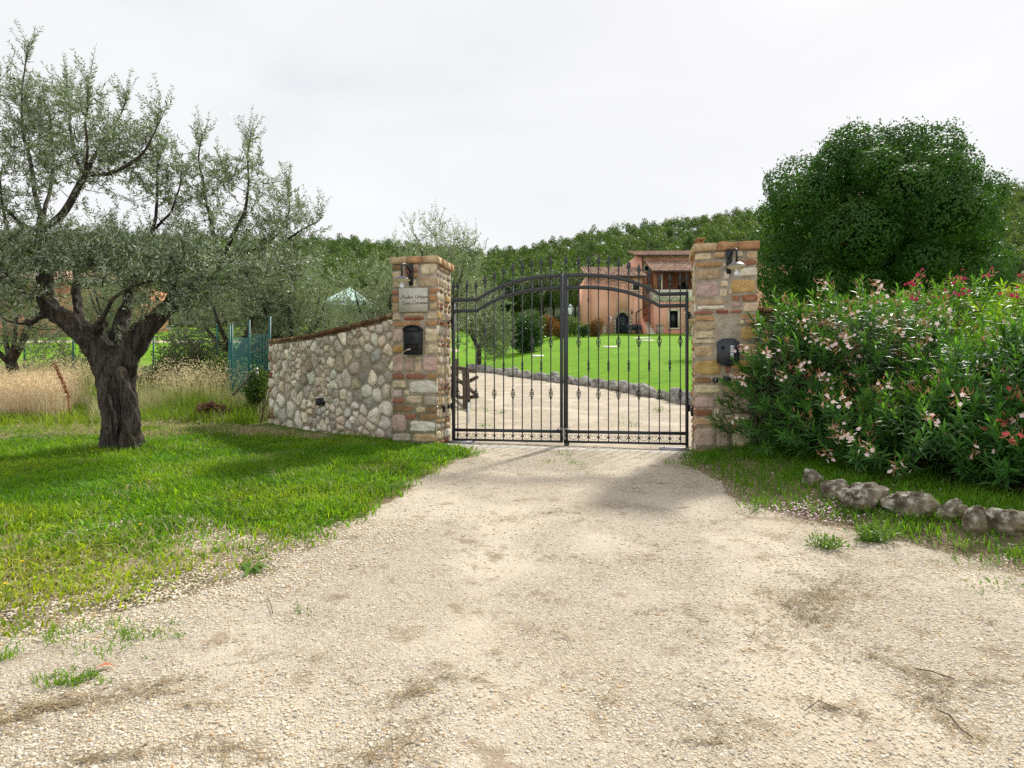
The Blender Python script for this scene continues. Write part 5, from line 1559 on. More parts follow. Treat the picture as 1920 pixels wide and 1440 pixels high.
# ------------------------------------------------------------------ edging stones of the lawn
ES = []
for k in range(6):
    V, F = rock(3, 70 + k, .34); m = MB(); m.add(V * np.array([.30, .22, .24]), F); ES.append(m.mesh('edging_stone', MATS['edging_stone'], True))
yy = np.linspace(12.0, 37, 2000); xx = np.interp(yy, XE_Y, XE_X); dl = np.r_[0, np.cumsum(np.hypot(np.diff(xx), np.diff(yy)))]
s = 0
while s < dl[-1]:
    x, y = np.interp(s, dl, xx) + RNG.uniform(-.05, .05), np.interp(s, dl, yy)
    o = bpy.data.objects.new('edging_stone', ES[int(RNG.integers(0, 6))]); COL.objects.link(o)
    k = RNG.uniform(.72, 1.2); o.location = (x, y, gz(x, y) + .09); o.scale = (k * RNG.uniform(.9, 1.2), k, k * RNG.uniform(.75, 1.2)); o.rotation_euler = (RNG.uniform(-.3, .3), RNG.uniform(-.3, .3), RNG.uniform(0, 6.28))
    tag(o, 'weathered grey stone in the kerb row between inner drive and lawn', 'stone', 'grey kerb stones along the lawn'); s += RNG.uniform(.42, .62)

# ------------------------------------------------------------------ grass
def scatter(n, x0, x1, y0, y1, dens):
    x = U(x0, x1, n); y = U(y0, y1, n); k = RNG.random(n) < dens(x, y)
    return x[k], y[k]
def infr(x, y, mar=1.06): return (np.abs(x) < mar * .807 * y + .25)
def gcol(n, lo, hi, a, b):
    return np.asarray(a) + (np.asarray(b) - np.asarray(a)) * U(0, 1, (n, 1)) * 1.0
m = MB()
def verge_d(x, y):
    mk = grv_mask(x, y); xl = np.interp(y, XL_Y, XL_X)
    nl_ = sstep(5.8, 4.2, y)
    thin = sstep(.16, -.45 - .7 * nl_, mk + (.22 + .25 * nl_) * n2(x, y, 2.6, 61, 3))
    patch = sstep(-.45, .0, n2(x, y, 1.5, 63, 4) + .30 * sstep(4.2, 6.0, y))
    return np.where(infr(x, y), thin * (.30 + .70 * patch), 0) * (mk < .1)
x, y = scatter(300000, -10.5, .2, 3.1, 11.3, lambda x, y: verge_d(x, y) * np.clip(1.25 - .06 * y, .5, 1))
behind = (y > 9.9 + .45 * (-x - 1.9)) & (x > -4.9)                      # nothing grows inside the wall
k = ~behind; x, y = x[k], y[k]
n = len(x); z = ground(x, y) - .005
short = sstep(5.4, 4.0, y + .5 * n2(x, y, .8, 67)) * .9
tall = .5 + .5 * n2(x, y, .9, 71) + .5 * n2(x, y, 3.1, 73)
h = (.04 + .095 * np.clip(tall, .1, 1.4)) * (1 - .55 * short) * U(.6, 1.35, n)
yel = np.clip(short * 1.0 + .05 + .75 * n2(x, y, 1.3, 75) + .25 * RNG.normal(size=n), 0, 1)[:, None]
c = np.array([.85, 1, .9]) * (1 - yel) + np.array([2.3, 1.45, 2.2]) * yel
dd_ = (sstep(9.0, 10.6, y + .8 * n2(x, y, 1.1, 77)) * np.clip(.55 + 1.2 * n2(x, y, 1.6, 78) + .3 * RNG.normal(size=n), 0, 1))[:, None]
c = c * (1 - .0 * dd_)
dry_v = (dd_[:, 0] > .45) | (RNG.random(n) < .22 * sstep(5.6, 4.2, y) + .12 * sstep(.1, .45, n2(x, y, 1.9, 80)))
c = c * U(.8, 1.2, (n, 1)) * (1 + .38 * n2(x, y, 2.3, 79, 3))[:, None]
dm = MB(); kd = dry_v; V, F = blades(np.stack([x, y, z], -1)[kd], h[kd] * 1.1, U(.006, .012, kd.sum()), U(.4, 1.4, kd.sum())); dm.add(V, F, np.repeat(U(.6, 1.05, (kd.sum(), 1)) * np.array([.95, .95, .9]), 5, 0))
x, y, z, h, c, short = x[~kd], y[~kd], z[~kd], h[~kd], c[~kd], short[~kd]; n = len(x)
V, F = blades(np.stack([x, y, z], -1), h, U(.006, .015, n), U(.15, 1.1, n)); m.add(V, F, np.repeat(c, 5, 0))
# broad leaved weeds mixed in
kk = RNG.random(n) < .22; xb, yb, zb = x[kk], y[kk], z[kk]; nb = len(xb)
d = unit(np.stack([RNG.normal(size=nb), RNG.normal(size=nb), U(.4, 1.6, nb)], -1))
V, F = long_leaf(np.stack([xb, yb, zb], -1), d, np.tile([0, 0, 1.0], (nb, 1)) + RNG.normal(size=(nb, 3)) * .2, U(.06, .13, nb) * (1 - .4 * short[kk]), U(.014, .028, nb), .25)
m.add(V, F, np.repeat(c[kk] * np.array([.95, 1.05, 1]), 5, 0))
o = m.build('grass', MATS['grass_blade']); tag(o, 'lush green grass and weeds round the old olive, thinning to the gravel', 'grass', kind='stuff')
# verge under the oleanders
m = MB()
def rv_d(x, y):
    mk = grv_mask(x, y); return np.where((mk < .06) & infr(x, y), sstep(.05, -.4, mk + .3 * n2(x, y, 3, 81, 3)) * (.35 + .65 * sstep(-.2, .2, n2(x, y, 1.9, 83))) * sstep(2.4, 1.3, x - np.interp(y, XR_Y, XR_X)) * .9, 0)
x, y = scatter(75000, 1.9, 6.5, 3.2, 9.0, rv_d); n = len(x); z = ground(x, y) - .005
c = np.array([.85, 1.0, .9]) * U(.75, 1.2, (n, 1))
V, F = blades(np.stack([x, y, z], -1), U(.05, .15, n), U(.006, .012, n), U(.3, 1.0, n)); m.add(V, F, np.repeat(c, 5, 0))
o = m.build('verge_grass', MATS['grass_blade']); tag(o, 'green grass strip below the oleanders and round the boulders', 'grass', kind='stuff')
# meadow behind the olive: mixed dry and green
m = MB()
def md_d(x, y): return np.where(infr(x, y) & (grv_mask(x, y) < 0) & ~((y < 12.8) & (x > -4.9)) & (x < -4.6 - .25 * (y - 12.4)), .45 + .55 * sstep(-.4, .2, n2(x, y, .8, 91)), 0)
x, y = scatter(150000, -22, -4.4, 10.2, 24, lambda x, y: md_d(x, y)); n = len(x); z = ground(x, y) - .01
dr = sstep(-.1, .25, n2(x, y, .5, 93) + .15 * n2(x, y, 2.2, 94) + .12 * sstep(10, 13, y))[:, None]
c = np.array([1.25, 1.0, 1.4]) + 0 * dr; kd = dr[:, 0] > .5; nk = kd.sum()
V, F = blades(np.stack([x, y, z], -1)[kd], U(.08, .32, nk) * (.6 + .4 * (y[kd] > 11.5)), U(.006, .012, nk), U(.4, 1.4, nk)); dm.add(V, F, np.repeat(U(.6, 1.05, (nk, 1)) * np.ones(3), 5, 0))
x, y, z, c = x[~kd], y[~kd], z[~kd], c[~kd]; n = len(x)
V, F = blades(np.stack([x, y, z], -1), U(.08, .32, n) * (.6 + .4 * (y > 11.5)), U(.007, .014, n), U(.3, 1.2, n)); m.add(V, F, np.repeat(c * U(.8, 1.2, (n, 1)), 5, 0))
x, y = scatter(60000, -13, -4.8, 11.6, 17.5, lambda x, y: md_d(x, y) * (x > -.66 * y) * sstep(-.5, .2, n2(x, y, 1.1, 95) + .2)); n = len(x); z = ground(x, y) - .01
dr = np.clip(sstep(-.15, .3, n2(x, y, .9, 96)) + RNG.normal(size=n) * .25, 0, 1)[:, None]; c = np.array([1.15, .95, 1.5]) + 0 * dr; kd = dr[:, 0] > .72; nk = kd.sum()
V, F = blades(np.stack([x, y, z], -1)[kd], U(.25, .75, nk) * (.55 + .45 * sstep(11.6, 13.5, y[kd])), U(.005, .010, nk), U(.2, 1.0, nk)); dm.add(V, F, np.repeat(U(.55, 1.0, (nk, 1)) * np.array([.9, 1.0, .8]), 5, 0))
x, y, z, c = x[~kd], y[~kd], z[~kd], c[~kd]; n = len(x)
V, F = blades(np.stack([x, y, z], -1), U(.25, .75, n) * (.55 + .45 * sstep(11.6, 13.5, y)), U(.006, .012, n), U(.1, .8, n)); m.add(V, F, np.repeat(c * U(.75, 1.2, (n, 1)), 5, 0))
o = dm.build('dry_grass', MATS['dry_blade']); tag(o, 'dry straw coloured grass patches round and behind the old olive', 'grass', kind='stuff')
o = m.build('meadow_grass', MATS['grass_blade']); tag(o, 'rough mixed green and dry grass of the field behind the olive', 'grass', kind='stuff')
# ripe cereal strip
m = MB()
def wh_d(x, y):
    inside = (y > 12.6 + .05 * (x + 9)) & (y < 17.2)
    left = x < -.64 * y - .6 + .9 * n2(x, y, .7, 97)
    return np.where(infr(x, y) & inside & left, .9 * sstep(12.4, 13.2, y + .6 * n2(x, y, 1.2, 98)), 0)
x, y = scatter(46000, -16, -6.2, 12.2, 17.4, wh_d); n = len(x); z = ground(x, y)
h = U(.55, .85, n) * (1 - .25 * sstep(-9.5, -7, x)); P0 = np.stack([x, y, z], -1)
V, F = blades(P0, h, U(.006, .010, n), U(.1, .6, n)); m.add(V, F, np.repeat(U(.75, 1.15, (n, 1)) * np.ones(3), 5, 0))
hd = RNG.random(n) < .75; ph = P0[hd] + np.array([0, 0, 1.0]) * (h[hd] * .92)[:, None] + RNG.normal(size=(hd.sum(), 3)) * .05
V, F = long_leaf(ph, unit(RNG.normal(size=ph.shape) * .55 + np.array([.2, 0, .55])), RNG.normal(size=ph.shape), U(.07, .12, len(ph)), U(.014, .022, len(ph)), .3); m.add(V, F, np.repeat(U(.9, 1.25, (len(ph), 1)) * np.array([1.05, 1.0, .95]), 5, 0))
o = m.build('ripe_cereal', MATS['dry_blade']); tag(o, 'strip of ripe straw coloured cereal left of the old olive', 'cereal', kind='stuff')
# wild oats in front of the net
m = MB()
def wo_d(x, y): return np.where(infr(x, y), np.exp(-((x + 6.95) / .6) ** 2 - ((y - 14.2) / .9) ** 2) + .28 * np.exp(-((x + 8.2) / 1.0) ** 2 - ((y - 15.2) / 1.0) ** 2) + .5 * ((y > 17.2) & (y < 19.5) & (x < -11)), 0)
x, y = scatter(26000, -17, -5.2, 12.4, 19.5, wo_d); n = len(x); z = ground(x, y); h = U(.75, 1.25, n); P0 = np.stack([x, y, z], -1)
V, F = blades(P0, h, U(.005, .009, n), U(.1, .45, n)); m.add(V, F, np.repeat(U(.7, 1.1, (n, 1)) * np.array([.85, .95, .7]), 5, 0))
for f in (.75, .88, 1.0):
    ph = P0 + np.array([0, 0, 1.0]) * (h * f)[:, None] * .95 + RNG.normal(size=(n, 3)) * .045
    V, F = long_leaf(ph, unit(RNG.normal(size=ph.shape) * .8 + np.array([.2, 0, -.3])), RNG.normal(size=ph.shape), U(.035, .06, n), U(.012, .02, n), .3); m.add(V, F, np.repeat(U(.9, 1.3, (n, 1)) * np.array([1.1, 1.08, 1.0]), 5, 0))
o = m.build('wild_oats', MATS['dry_blade']); tag(o, 'tall pale wild oats in front of the green netting', 'grass', kind='stuff')

# ------------------------------------------------------------------ loose gravel
m = MB(); V0, F0 = ICO[0]; V1, F1 = ICO[1]
def pebbles(n, x0, x1, y0, y1, smin, smax, dens):
    x, y = scatter(n, x0, x1, y0, y1, lambda x, y: np.where(infr(x, y, 1.1) & (grv_mask(x, y) > -.12 - .9 * sstep(5.8, 4.6, y) * (x < -1) - .5 * (x > 1.5)), dens(x, y), 0)); n = len(x)
    s = smin * (smax / smin) ** (RNG.random(n) ** 1.9); z = ground(x, y) + s * .10
    R = RNG.normal(size=(n, 1, 3)); sc = U(.55, 1.2, (n, 1, 3)) * np.array([1.1, 1.1, .62])
    Vb = V0[None] * (1 + U(-.28, .28, (n, 12, 1))) * sc
    a = U(0, 2 * PI, n); ca, sa = np.cos(a)[:, None], np.sin(a)[:, None]
    Vr = np.stack([Vb[..., 0] * ca - Vb[..., 1] * sa, Vb[..., 0] * sa + Vb[..., 1] * ca, Vb[..., 2] + .25 * Vb[..., 0] * U(-1, 1, (n, 1))], -1)
    Vw = Vr * (s * .5)[:, None, None] + np.stack([x, y, z], -1)[:, None]
    pal = np.array([(1, .93, .80), (1.1, 1.07, 1.0), (.95, .80, .60), (.85, .84, .82), (.98, .88, .72), (.62, .60, .57), (.85, .62, .38), (1.05, 1.0, .9)])
    c = pal[RNG.choice(8, n, p=[.28, .17, .17, .10, .17, .03, .03, .05])] * U(.85, 1.08, (n, 1))
    F = (F0[None] + (np.arange(n) * 12)[:, None, None]).reshape(-1, 3)
    m.add(Vw.reshape(-1, 3), F, np.repeat(c, 12, 0))
coarse = lambda x, y: np.clip(.30 + 1.1 * n2(x, y, .9, 111, 3) + .35 * sstep(4.0, 2.4, y), .06, 1)
pebbles(130000, -3.2, 3.6, 1.95, 4.6, .006, .019, coarse)
pebbles(60000, -4, 4, 4.4, 9.5, .010, .024, lambda x, y: coarse(x, y) * .8)
pebbles(60000, -4.2, -.6, 2.4, 5.6, .008, .024, lambda x, y: sstep(.75, .05, grv_mask(x, y)) * sstep(-1.0, -.4, grv_mask(x, y)))
pebbles(24000, 1.8, 4.6, 3.4, 8.8, .008, .020, lambda x, y: .5 * sstep(-.5, .0, grv_mask(x, y)) * (grv_mask(x, y) < .1))
o = m.build('loose_gravel', MATS['pebble']); tag(o, 'loose cream and white limestone gravel strewn over the drive', 'gravel', kind='stuff')

# ------------------------------------------------------------------ dry grass and twig litter on the gravel
m = MB()
def litter(px, py, spx, spy, ang, n, ln=.06):
    x0, y0, _ = hit(px, py)
    x1, y1, _ = hit(px + spx * math.cos(ang), py - spx * math.sin(ang)); ax_ = np.array([x1 - x0, y1 - y0]); ay_ = np.array([-ax_[1], ax_[0]]) * (spy / spx)
    a = RNG.normal(size=n) * .5; n = int(n * .55); a = a[:n] * 1.35; b = RNG.normal(size=n) * 1.1 * (1 + .6 * np.sin(a * 7)) + .35 * np.sin(a * 4)
    x = x0 + a * ax_[0] + b * ay_[0]; y = y0 + a * ax_[1] + b * ay_[1]; z = ground(x, y) + U(.003, .012, n)
    dirn = math.atan2(ax_[1], ax_[0]) + RNG.normal(size=n) * .7
    d = np.stack([np.cos(dirn), np.sin(dirn), U(-.12, .16, n)], -1)
    V, F = long_leaf(np.stack([x, y, z], -1), d, np.tile([0, 0, 1.0], (n, 1)), U(.4, 1.4, n) * ln, U(.0022, .0055, n), .05)
    m.add(V, F)
for a in [(1515, 1150, 70, 22, .55, 1800), (1550, 1110, 60, 12, .45, 900), (150, 1320, 190, 18, .12, 900), (30, 1345, 90, 16, .3, 420), (300, 1285, 60, 8, .2, 160), (190, 1425, 130, 10, .12, 320),
          (700, 1420, 80, 22, .4, 340), (770, 1300, 70, 14, .35, 260), (430, 1410, 70, 16, -.25, 240), (360, 1322, 45, 8, 0, 110), (955, 972, 50, 16, 0, 320), (1035, 962, 40, 9, 0, 180), (1040, 1045, 50, 12, 0, 190),
          (880, 1035, 50, 12, -.1, 150), (1000, 1180, 80, 14, -.35, 200), (1700, 1260, 60, 12, -.4, 220), (1790, 1360, 60, 18, -.6, 260), (1740, 1310, 50, 16, .1, 180), (1840, 1280, 60, 12, 0, 180), (1560, 1330, 80, 12, -.2, 200),
          (1350, 1390, 80, 16, .1, 160), (640, 1010, 40, 8, .1, 80), (1170, 950, 40, 8, 0, 110), (1240, 905, 70, 14, -.05, 260), (1300, 880, 50, 8, 0, 200), (1100, 880, 60, 9, 0, 160), (1640, 1230, 40, 10, .3, 120), (1480, 1130, 50, 10, 0, 180), (1370, 905, 70, 16, -.5, 420), (1450, 955, 70, 16, -.5, 420), (1560, 985, 80, 14, -.25, 420), (1690, 1000, 90, 14, -.2, 420), (1800, 1030, 80, 14, -.3, 420), (1320, 880, 50, 10, -.2, 300)] + [(1150, 760, 60, 5, 0, 200), (1230, 785, 50, 5, 0, 200), (1000, 790, 60, 5, 0, 160), (930, 760, 50, 5, 0, 160), (1210, 745, 60, 4, 0, 200)]:
    litter(*a)
for _k in range(60):
    q_ = (RNG.uniform(0, 1920), RNG.uniform(900, 1430))
    xx_, yy_, _ = hit(*q_)
    if float(grv_mask(np.array([xx_]), np.array([yy_]))[0]) > .1: litter(q_[0], q_[1], RNG.uniform(12, 45), RNG.uniform(4, 12), RNG.uniform(-.5, .5), int(RNG.uniform(20, 70)), .045)
n = 1600; x, y = scatter(n * 3, -3, 4, 2.1, 9, lambda x, y: np.where(infr(x, y) & (grv_mask(x, y) > 0), .5, 0)); n = len(x)
V, F = long_leaf(np.stack([x, y, ground(x, y) + .006], -1), np.stack([RNG.normal(size=n), RNG.normal(size=n), U(-.1, .1, n)], -1), np.tile([0, 0, 1.0], (n, 1)), U(.02, .07, n), U(.002, .004, n), .05); m.add(V, F)
o = m.build('straw_litter', MATS['straw']); tag(o, 'dry grass and needle litter swept into patches on the gravel', 'litter', kind='stuff')
m = MB(); n = 420; a = RNG.normal(size=(n, 2))
x0, y0, _ = hit(1535, 962); x = x0 + a[:, 0] * .22; y = y0 + a[:, 1] * .16 + .25 * a[:, 0] * -.2
n2_ = 160; x = np.r_[x, U(2.3, 4.2, n2_)]; y = np.r_[y, U(5.0, 8.2, n2_)]; k = (x > np.interp(y, XR_Y, XR_X) - .12); x, y = x[k], y[k]; n = len(x)
V, F = leaf_mesh(np.stack([x, y, ground(x, y) + U(.012, .05, n)], -1), rand_dirs(n) * np.array([1, 1, .3]), rand_dirs(n) * .4 + np.array([0, 0, 1.0]), U(.02, .04, n), U(.014, .026, n), .2); m.add(V, F)
o = m.build('fallen_petals', MATS['petal_litter']); tag(o, 'pink petals fallen on the ground beside the boulders', 'petals', kind='stuff')

def stick(label, pts, r):
    m = MB(); p = np.array(pts); c = p.mean(0); m.add(*tube(p - c, np.array(r) * .6, 5)); o = m.build('twig', MATS['twig'], None, True); o.location = c
    return tag(o, label, 'twig')
def gpt(px, py, dz=.012):
    x, y, z = hit(px, py); return (x, y, z + dz)
stick('bent dry twig lying on the gravel near the lower right corner', [gpt(1755, 1335), gpt(1780, 1355, .03), gpt(1800, 1372), gpt(1825, 1392)], [.005, .006, .005, .003])
stick('thin dark twig on the gravel below the right hand litter patch', [gpt(1715, 1258), gpt(1745, 1268, .025), gpt(1790, 1280)], [.004, .005, .003])
stick('forked pale twig standing from the gravel edge near the grass', [gpt(512, 1155), gpt(508, 1140, .012), gpt(500, 1122, .016)], [.004, .004, .002])
stick('curved twig on the gravel, right of centre near the bottom', [gpt(1510, 1340), gpt(1535, 1325, .02), gpt(1580, 1338)], [.003, .004, .003])
stick('short dark twig across the gravel beside the two green tufts', [gpt(1568, 1028), gpt(1590, 1029, .015), gpt(1604, 1030)], [.004, .004, .003])

def tuft(label, px, py, h, n, sp, kind='leaf', seed=0, mat='weed_leaf'):
    x, y, z = hit(px, py); rr = np.random.default_rng(seed + int(px)); m = MB()
    B = rr.normal(size=(n, 3)) * np.array([sp * .5, sp * .4, 0]); B[:, 2] = -.005
    d = unit(np.stack([B[:, 0] / max(sp, .01) * .8 + rr.normal(size=n) * .35, B[:, 1] / max(sp, .01) * .8 + rr.normal(size=n) * .35, rr.uniform(.35, 1.4, n)], -1))
    if kind == 'leaf':
        for f in (0, .3, .55, .8):
            V, F = long_leaf(B + d * h * f, unit(d + rr.normal(size=d.shape) * .7), d + rr.normal(size=d.shape) * .3, rr.uniform(.3, .6, n) * h, rr.uniform(.08, .14, n) * h, .15); m.add(V, F)
    elif kind == 'rosette':
        a = rr.uniform(0, 6.28, n); d = np.stack([np.cos(a), np.sin(a), rr.uniform(.1, .5, n)], -1)
        V, F = long_leaf(B * .2, d, np.tile([0, 0, 1.0], (n, 1)), rr.uniform(.6, 1.1, n) * h, rr.uniform(.2, .3, n) * h, .25); m.add(V, F)
    else:
        V, F = blades(B + np.repeat(rr.normal(size=(max(1, n // 12) + 1, 3)) * np.array([sp * .6, sp * .4, 0]), 12, 0)[:n] - B * .75, rr.uniform(.3, 1.0, n) * h, .006, rr.uniform(.6, 1.8, n)); m.add(V, F)
    o = m.build('weed', MATS[mat] if kind != 'grass' else MATS['grass_blade']); o.location = (x, y, z)
    if kind == 'grass': return tag(o, label, 'grass', 'grass tufts on the gravel', 'stuff')
    return tag(o, label, 'weed', 'weeds growing in the gravel')
tuft('bushy green weed on the gravel, larger of the pair before the boulders', 1637, 1014, .13, 90, .085)
tuft('bushy green weed on the gravel, smaller of the pair before the boulders', 1549, 1027, .10, 70, .08)
tuft('small reddish green weed between the bushy weed and the ochre boulder', 1738, 1022, .07, 14, .1)
tuft('tiny upright weed at the gravel edge right of the bushy pair', 1786, 1046, .07, 9, .05)
tuft('low weed tuft near the right picture edge', 1848, 1064, .08, 14, .14)
tuft('flat sprawling weed nearest the right picture edge on the gravel', 1893, 1108, .08, 16, .18)
tuft('weed among the petals where the verge meets the gravel', 1408, 958, .12, 16, .10)
tuft('small isolated weed left of the middle of the gravel', 570, 1145, .05, 14, .06)
tuft('broad leaved rosette at the edge of the grass on the gravel', 468, 1070, .15, 12, .08, 'rosette')
tuft('low grass tuft by itself on the gravel in the lower left', 130, 1275, .055, 200, .16, 'grass')
tuft('small grass tuft at the left picture edge on the gravel', 8, 1232, .07, 60, .14, 'grass')
tuft('grass tuft on the gravel just in front of the closed gate', 1030, 866, .08, 46, .30, 'grass')
tuft('tuft on the gravel a step in front of the gate, right of the others', 1088, 872, .07, 46, .26, 'grass')
tuft('green weed tuft between gate threshold and tufts', 1058, 853, .08, 20, .14)
tuft('scattered sprigs in an arc on the left gravel', 280, 1192, .045, 170, .30, 'grass')
tuft('trailing sprigs on the left gravel beside the grass edge', 150, 1185, .055, 300, .34, 'grass')
tuft('tall broad grass clump left of the olive trunk', 108, 862, .34, 46, .16, 'grass')
tuft('grass clump at the foot of the mailbox pillar', 862, 852, .09, 170, .45, 'grass')
tuft('grass clump at the foot of the intercom pillar', 1330, 872, .14, 150, .42, 'grass')
tuft('bright grass tuft at the right edge below the ochre boulder', 1895, 1042, .16, 120, .26, 'grass')
for q, lb in (((240, 642), 'small grass tuft inside the gate near the log fence'), ((1240, 760), 'low weed inside the gate before the kerb stones')):
    pass
tuft('small grass tuft inside the gate near the white pole', 898, 800, .12, 40, .2, 'grass')
tuft('low weed inside the gate near the kerb stones', 1240, 772, .12, 24, .16)
tuft('low green weed on the inner drive near the kerb, right of centre', 1180, 800, .1, 18, .2)
tuft('small weed on the inner drive behind the mailbox side leaf', 935, 775, .1, 18, .2)
tuft('green tufts inside the gate beneath the log fence', 866, 772, .22, 60, .5, 'grass')

def dandelion(label, px, py):
    x, y, z = hit(px, py); r = empty('dandelion', (x, y, z)); m = MB(); m.add(*tube([(0, 0, 0), (.01, 0, .05), (.008, -.005, .105)], .0022, 5)); m.build('stem', MATS['weed_leaf'], r)
    m = MB(); a = np.linspace(0, 2 * PI, 26); d = np.stack([np.cos(a), np.sin(a), .5 + .5 * (np.arange(26) % 2)], -1)
    V, F = leaf_mesh(np.tile([.008, -.005, .105], (26, 1)), d, np.tile([0, 0, 1.0], (26, 1)), .017, .007, .1); m.add(V, F); m.build('petals', MATS['yellow_petal'], r)
    return tag(r, label, 'flower', 'yellow dandelions in the grass')
dandelion('yellow dandelion flower closest to the bottom, at the left picture edge', 9, 1130)
dandelion('yellow dandelion flower in the middle of the near grass', 262, 1010)
dandelion('yellow dandelion flower between the other two, near the left edge', 40, 1085)
x, y, z = hit(196, 1255); m = MB(); V, F = long_leaf(np.array([[-.045, -.01, .01]]), np.array([[1, .35, .15]]), np.array([[0, 0, 1.0]]), [.09], [.035], .1); m.add(V, F)
o = m.build('dry_leaf', MATS['dry_leaf']); o.location = (x, y, z); tag(o, 'single rust brown dry leaf lying on the gravel', 'leaf')
# rust coloured dock stalk
x, y = -9.05, 13.0; r = empty('dock_stalk', (x, y, gz(x, y))); m = MB(); m.add(*tube([(0, 0, 0), (-.05, 0, .5), (-.2, 0, .85), (-.34, 0, 1.15)], [.012, .010, .008, .004], 6)); m.build('stem', MATS['dock_rust'], r)
m = MB(); n = 500; t_ = U(.35, 1, n); p = np.stack([np.interp(t_, [0, .43, .74, 1], [0, -.05, -.2, -.34]), 0 * t_, t_ * 1.15], -1) + RNG.normal(size=(n, 3)) * .022
m.add(*cards(p, rand_dirs(n), .03, .7)); m.build('seed_head', MATS['dock_rust'], r); tag(r, 'rust brown dock stalk leaning over the ripe cereal', 'plant')
# ------------------------------------------------------------------ green net fence by the wall end
def fence_net():
    pts = [(-4.95, 12.95), (-5.62, 13.55), (-6.45, 14.6), (-6.95, 15.6), (-7.9, 17.0), (-10.4, 18.4), (-13.0, 18.8), (-14.6, 19.0), (-17, 19.6)]
    hs = [2.1, 2.05, 2.0, 2.0, 2.05, 1.75, 2.1, 2.1, 2.1]
    z0 = gz(*pts[0]); root = empty('net_fence', (pts[0][0], pts[0][1], z0)); off = np.array([pts[0][0], pts[0][1], z0])
    for (x, y), h in zip(pts, hs):
        m = MB(); z = gz(x, y); m.add(*tube(np.array([(x, y, z - .2), (x, y, z + h * .5), (x + .01, y, z + h)]) - off, .026, 8)); m.build('post', MATS['teal'], root, True)
    m = MB()
    def strip(a, b, hh, gap, w):
        a = np.array(a); b = np.array(b); L = np.linalg.norm(b - a); n = int(L / gap)
        for k in range(n + 1):
            p = a + (b - a) * k / n; z = gz(*p); m.add(*beam(np.array([p[0], p[1], z]) - off, np.array([p[0], p[1], z + hh]) - off, w))
        for k in range(int(hh / gap) + 1):
            q = [np.array([*(a + (b - a) * u_), gz(*(a + (b - a) * u_)) + min(hh, k * gap) + .012 * math.sin(9 * u_ + k)]) - off for u_ in np.linspace(0, 1, 5)]
            for c, d in zip(q[:-1], q[1:]): m.add(*beam(c, d, w))
    strip(pts[0], pts[1], 1.75, .06, .006); strip(pts[1], pts[2], 1.68, .06, .006); strip(pts[2], pts[3], 1.6, .065, .006); strip(pts[3], pts[4], 1.0, .07, .006)
    for a, b in zip(pts[4:-1], pts[5:]): strip(a, b, .95, .16, .004)
    m.build('netting', MATS['teal_net'], root)
    return tag(root, 'teal green plastic netting on thin posts beside the wall end', 'fence')
fence_net()

def rail_fence(name, label, pts, h, mat, rails=(.45, .85), pr=.06, rr_=.04, off_seed=0):
    z0 = gz(*pts[0]); off = np.array([pts[0][0], pts[0][1], z0]); root = empty(name, tuple(off))
    for x, y in pts:
        m = MB(); z = gz(x, y); m.add(*tube(np.array([(x, y, z - .2), (x, y, z + h)]) - off, pr, 7)); m.build('post', mat, root, True)
    for a, b in zip(pts[:-1], pts[1:]):
        for k in rails:
            p = np.array([a[0], a[1], gz(*a) + h * k]) - off; q = np.array([b[0], b[1], gz(*b) + h * k]) - off
            m = MB(); m.add(*tube([p, (p + q) / 2 + RNG.normal(size=3) * .02, q], rr_, 6)); m.build('rail', mat, root, True)
    return tag(root, label, 'fence')
rail_fence('rail_fence', 'dark wooden post and rail fence along the far gravel lane', [(-36 + 2.6 * k, 44.5 + .04 * k) for k in range(12)], 1.15, MATS['grey_wood'])
# rough log fence inside the gate
r = empty('log_fence', (-1.08, 15.0, gz(-1.08, 15.0))); off = np.array([-1.08, 15.0, gz(-1.08, 15.0)])
def logp(pts, rad, nm, s):
    m = MB(); q, rr_ = smooth_path(np.array(pts, float) - off, np.array(rad, float), 10); q = q + .018 * np.stack([fbm(q * 4 + s + k, s, 2) for k in range(3)], -1)
    m.add(*tube(q, rr_, 8)); m.build(nm, MATS['old_wood'], r, True)
zA, zB = gz(-1.08, 15.0), gz(-1.66, 18.3)
logp([(-1.08, 15.0, zA - .2), (-1.08, 15.0, zA + .5), (-1.10, 15.0, zA + .92)], [.095, .09, .08], 'post', 1)
logp([(-1.66, 18.3, zB - .2), (-1.65, 18.3, zB + .6), (-1.62, 18.25, zB + 1.1)], [.11, .10, .10], 'post', 2)
logp([(-2.0, 18.9, zB + .88), (-1.3, 16.5, zB + .78), (-.88, 14.7, zA + .90)], [.05, .055, .05], 'rail', 3)
logp([(-1.95, 18.6, zB + .5), (-1.2, 16.2, zA + .62), (-.80, 14.6, zA + .74)], [.05, .05, .045], 'rail', 4)
logp([(-1.75, 18.3, zB + .62), (-1.3, 16.6, zA + .62), (-.82, 14.8, zA + .34)], [.05, .05, .045], 'brace', 5)
logp([(-1.7, 18.2, zB + .05), (-1.2, 16.2, zA + .22), (-.80, 14.6, zA + .30)], [.045, .05, .045], 'rail', 6)
tag(r, 'rough dark log fence just inside the gate at the plaque pillar', 'fence')
x, y, z = hit(879, 792); r = empty('marker_pole', (x, y, z)); m = MB(); m.add(*tube([(0, 0, -.1), (0, 0, .40)], .022, 8)); m.build('pole', MATS['white_plastic'], r)
m = MB(); m.add(*tube([(0, 0, .40), (0, 0, .46)], .027, 8)); m.build('cap', MATS['black_plastic'], r); tag(r, 'short white pole with black top inside the gate', 'pole')
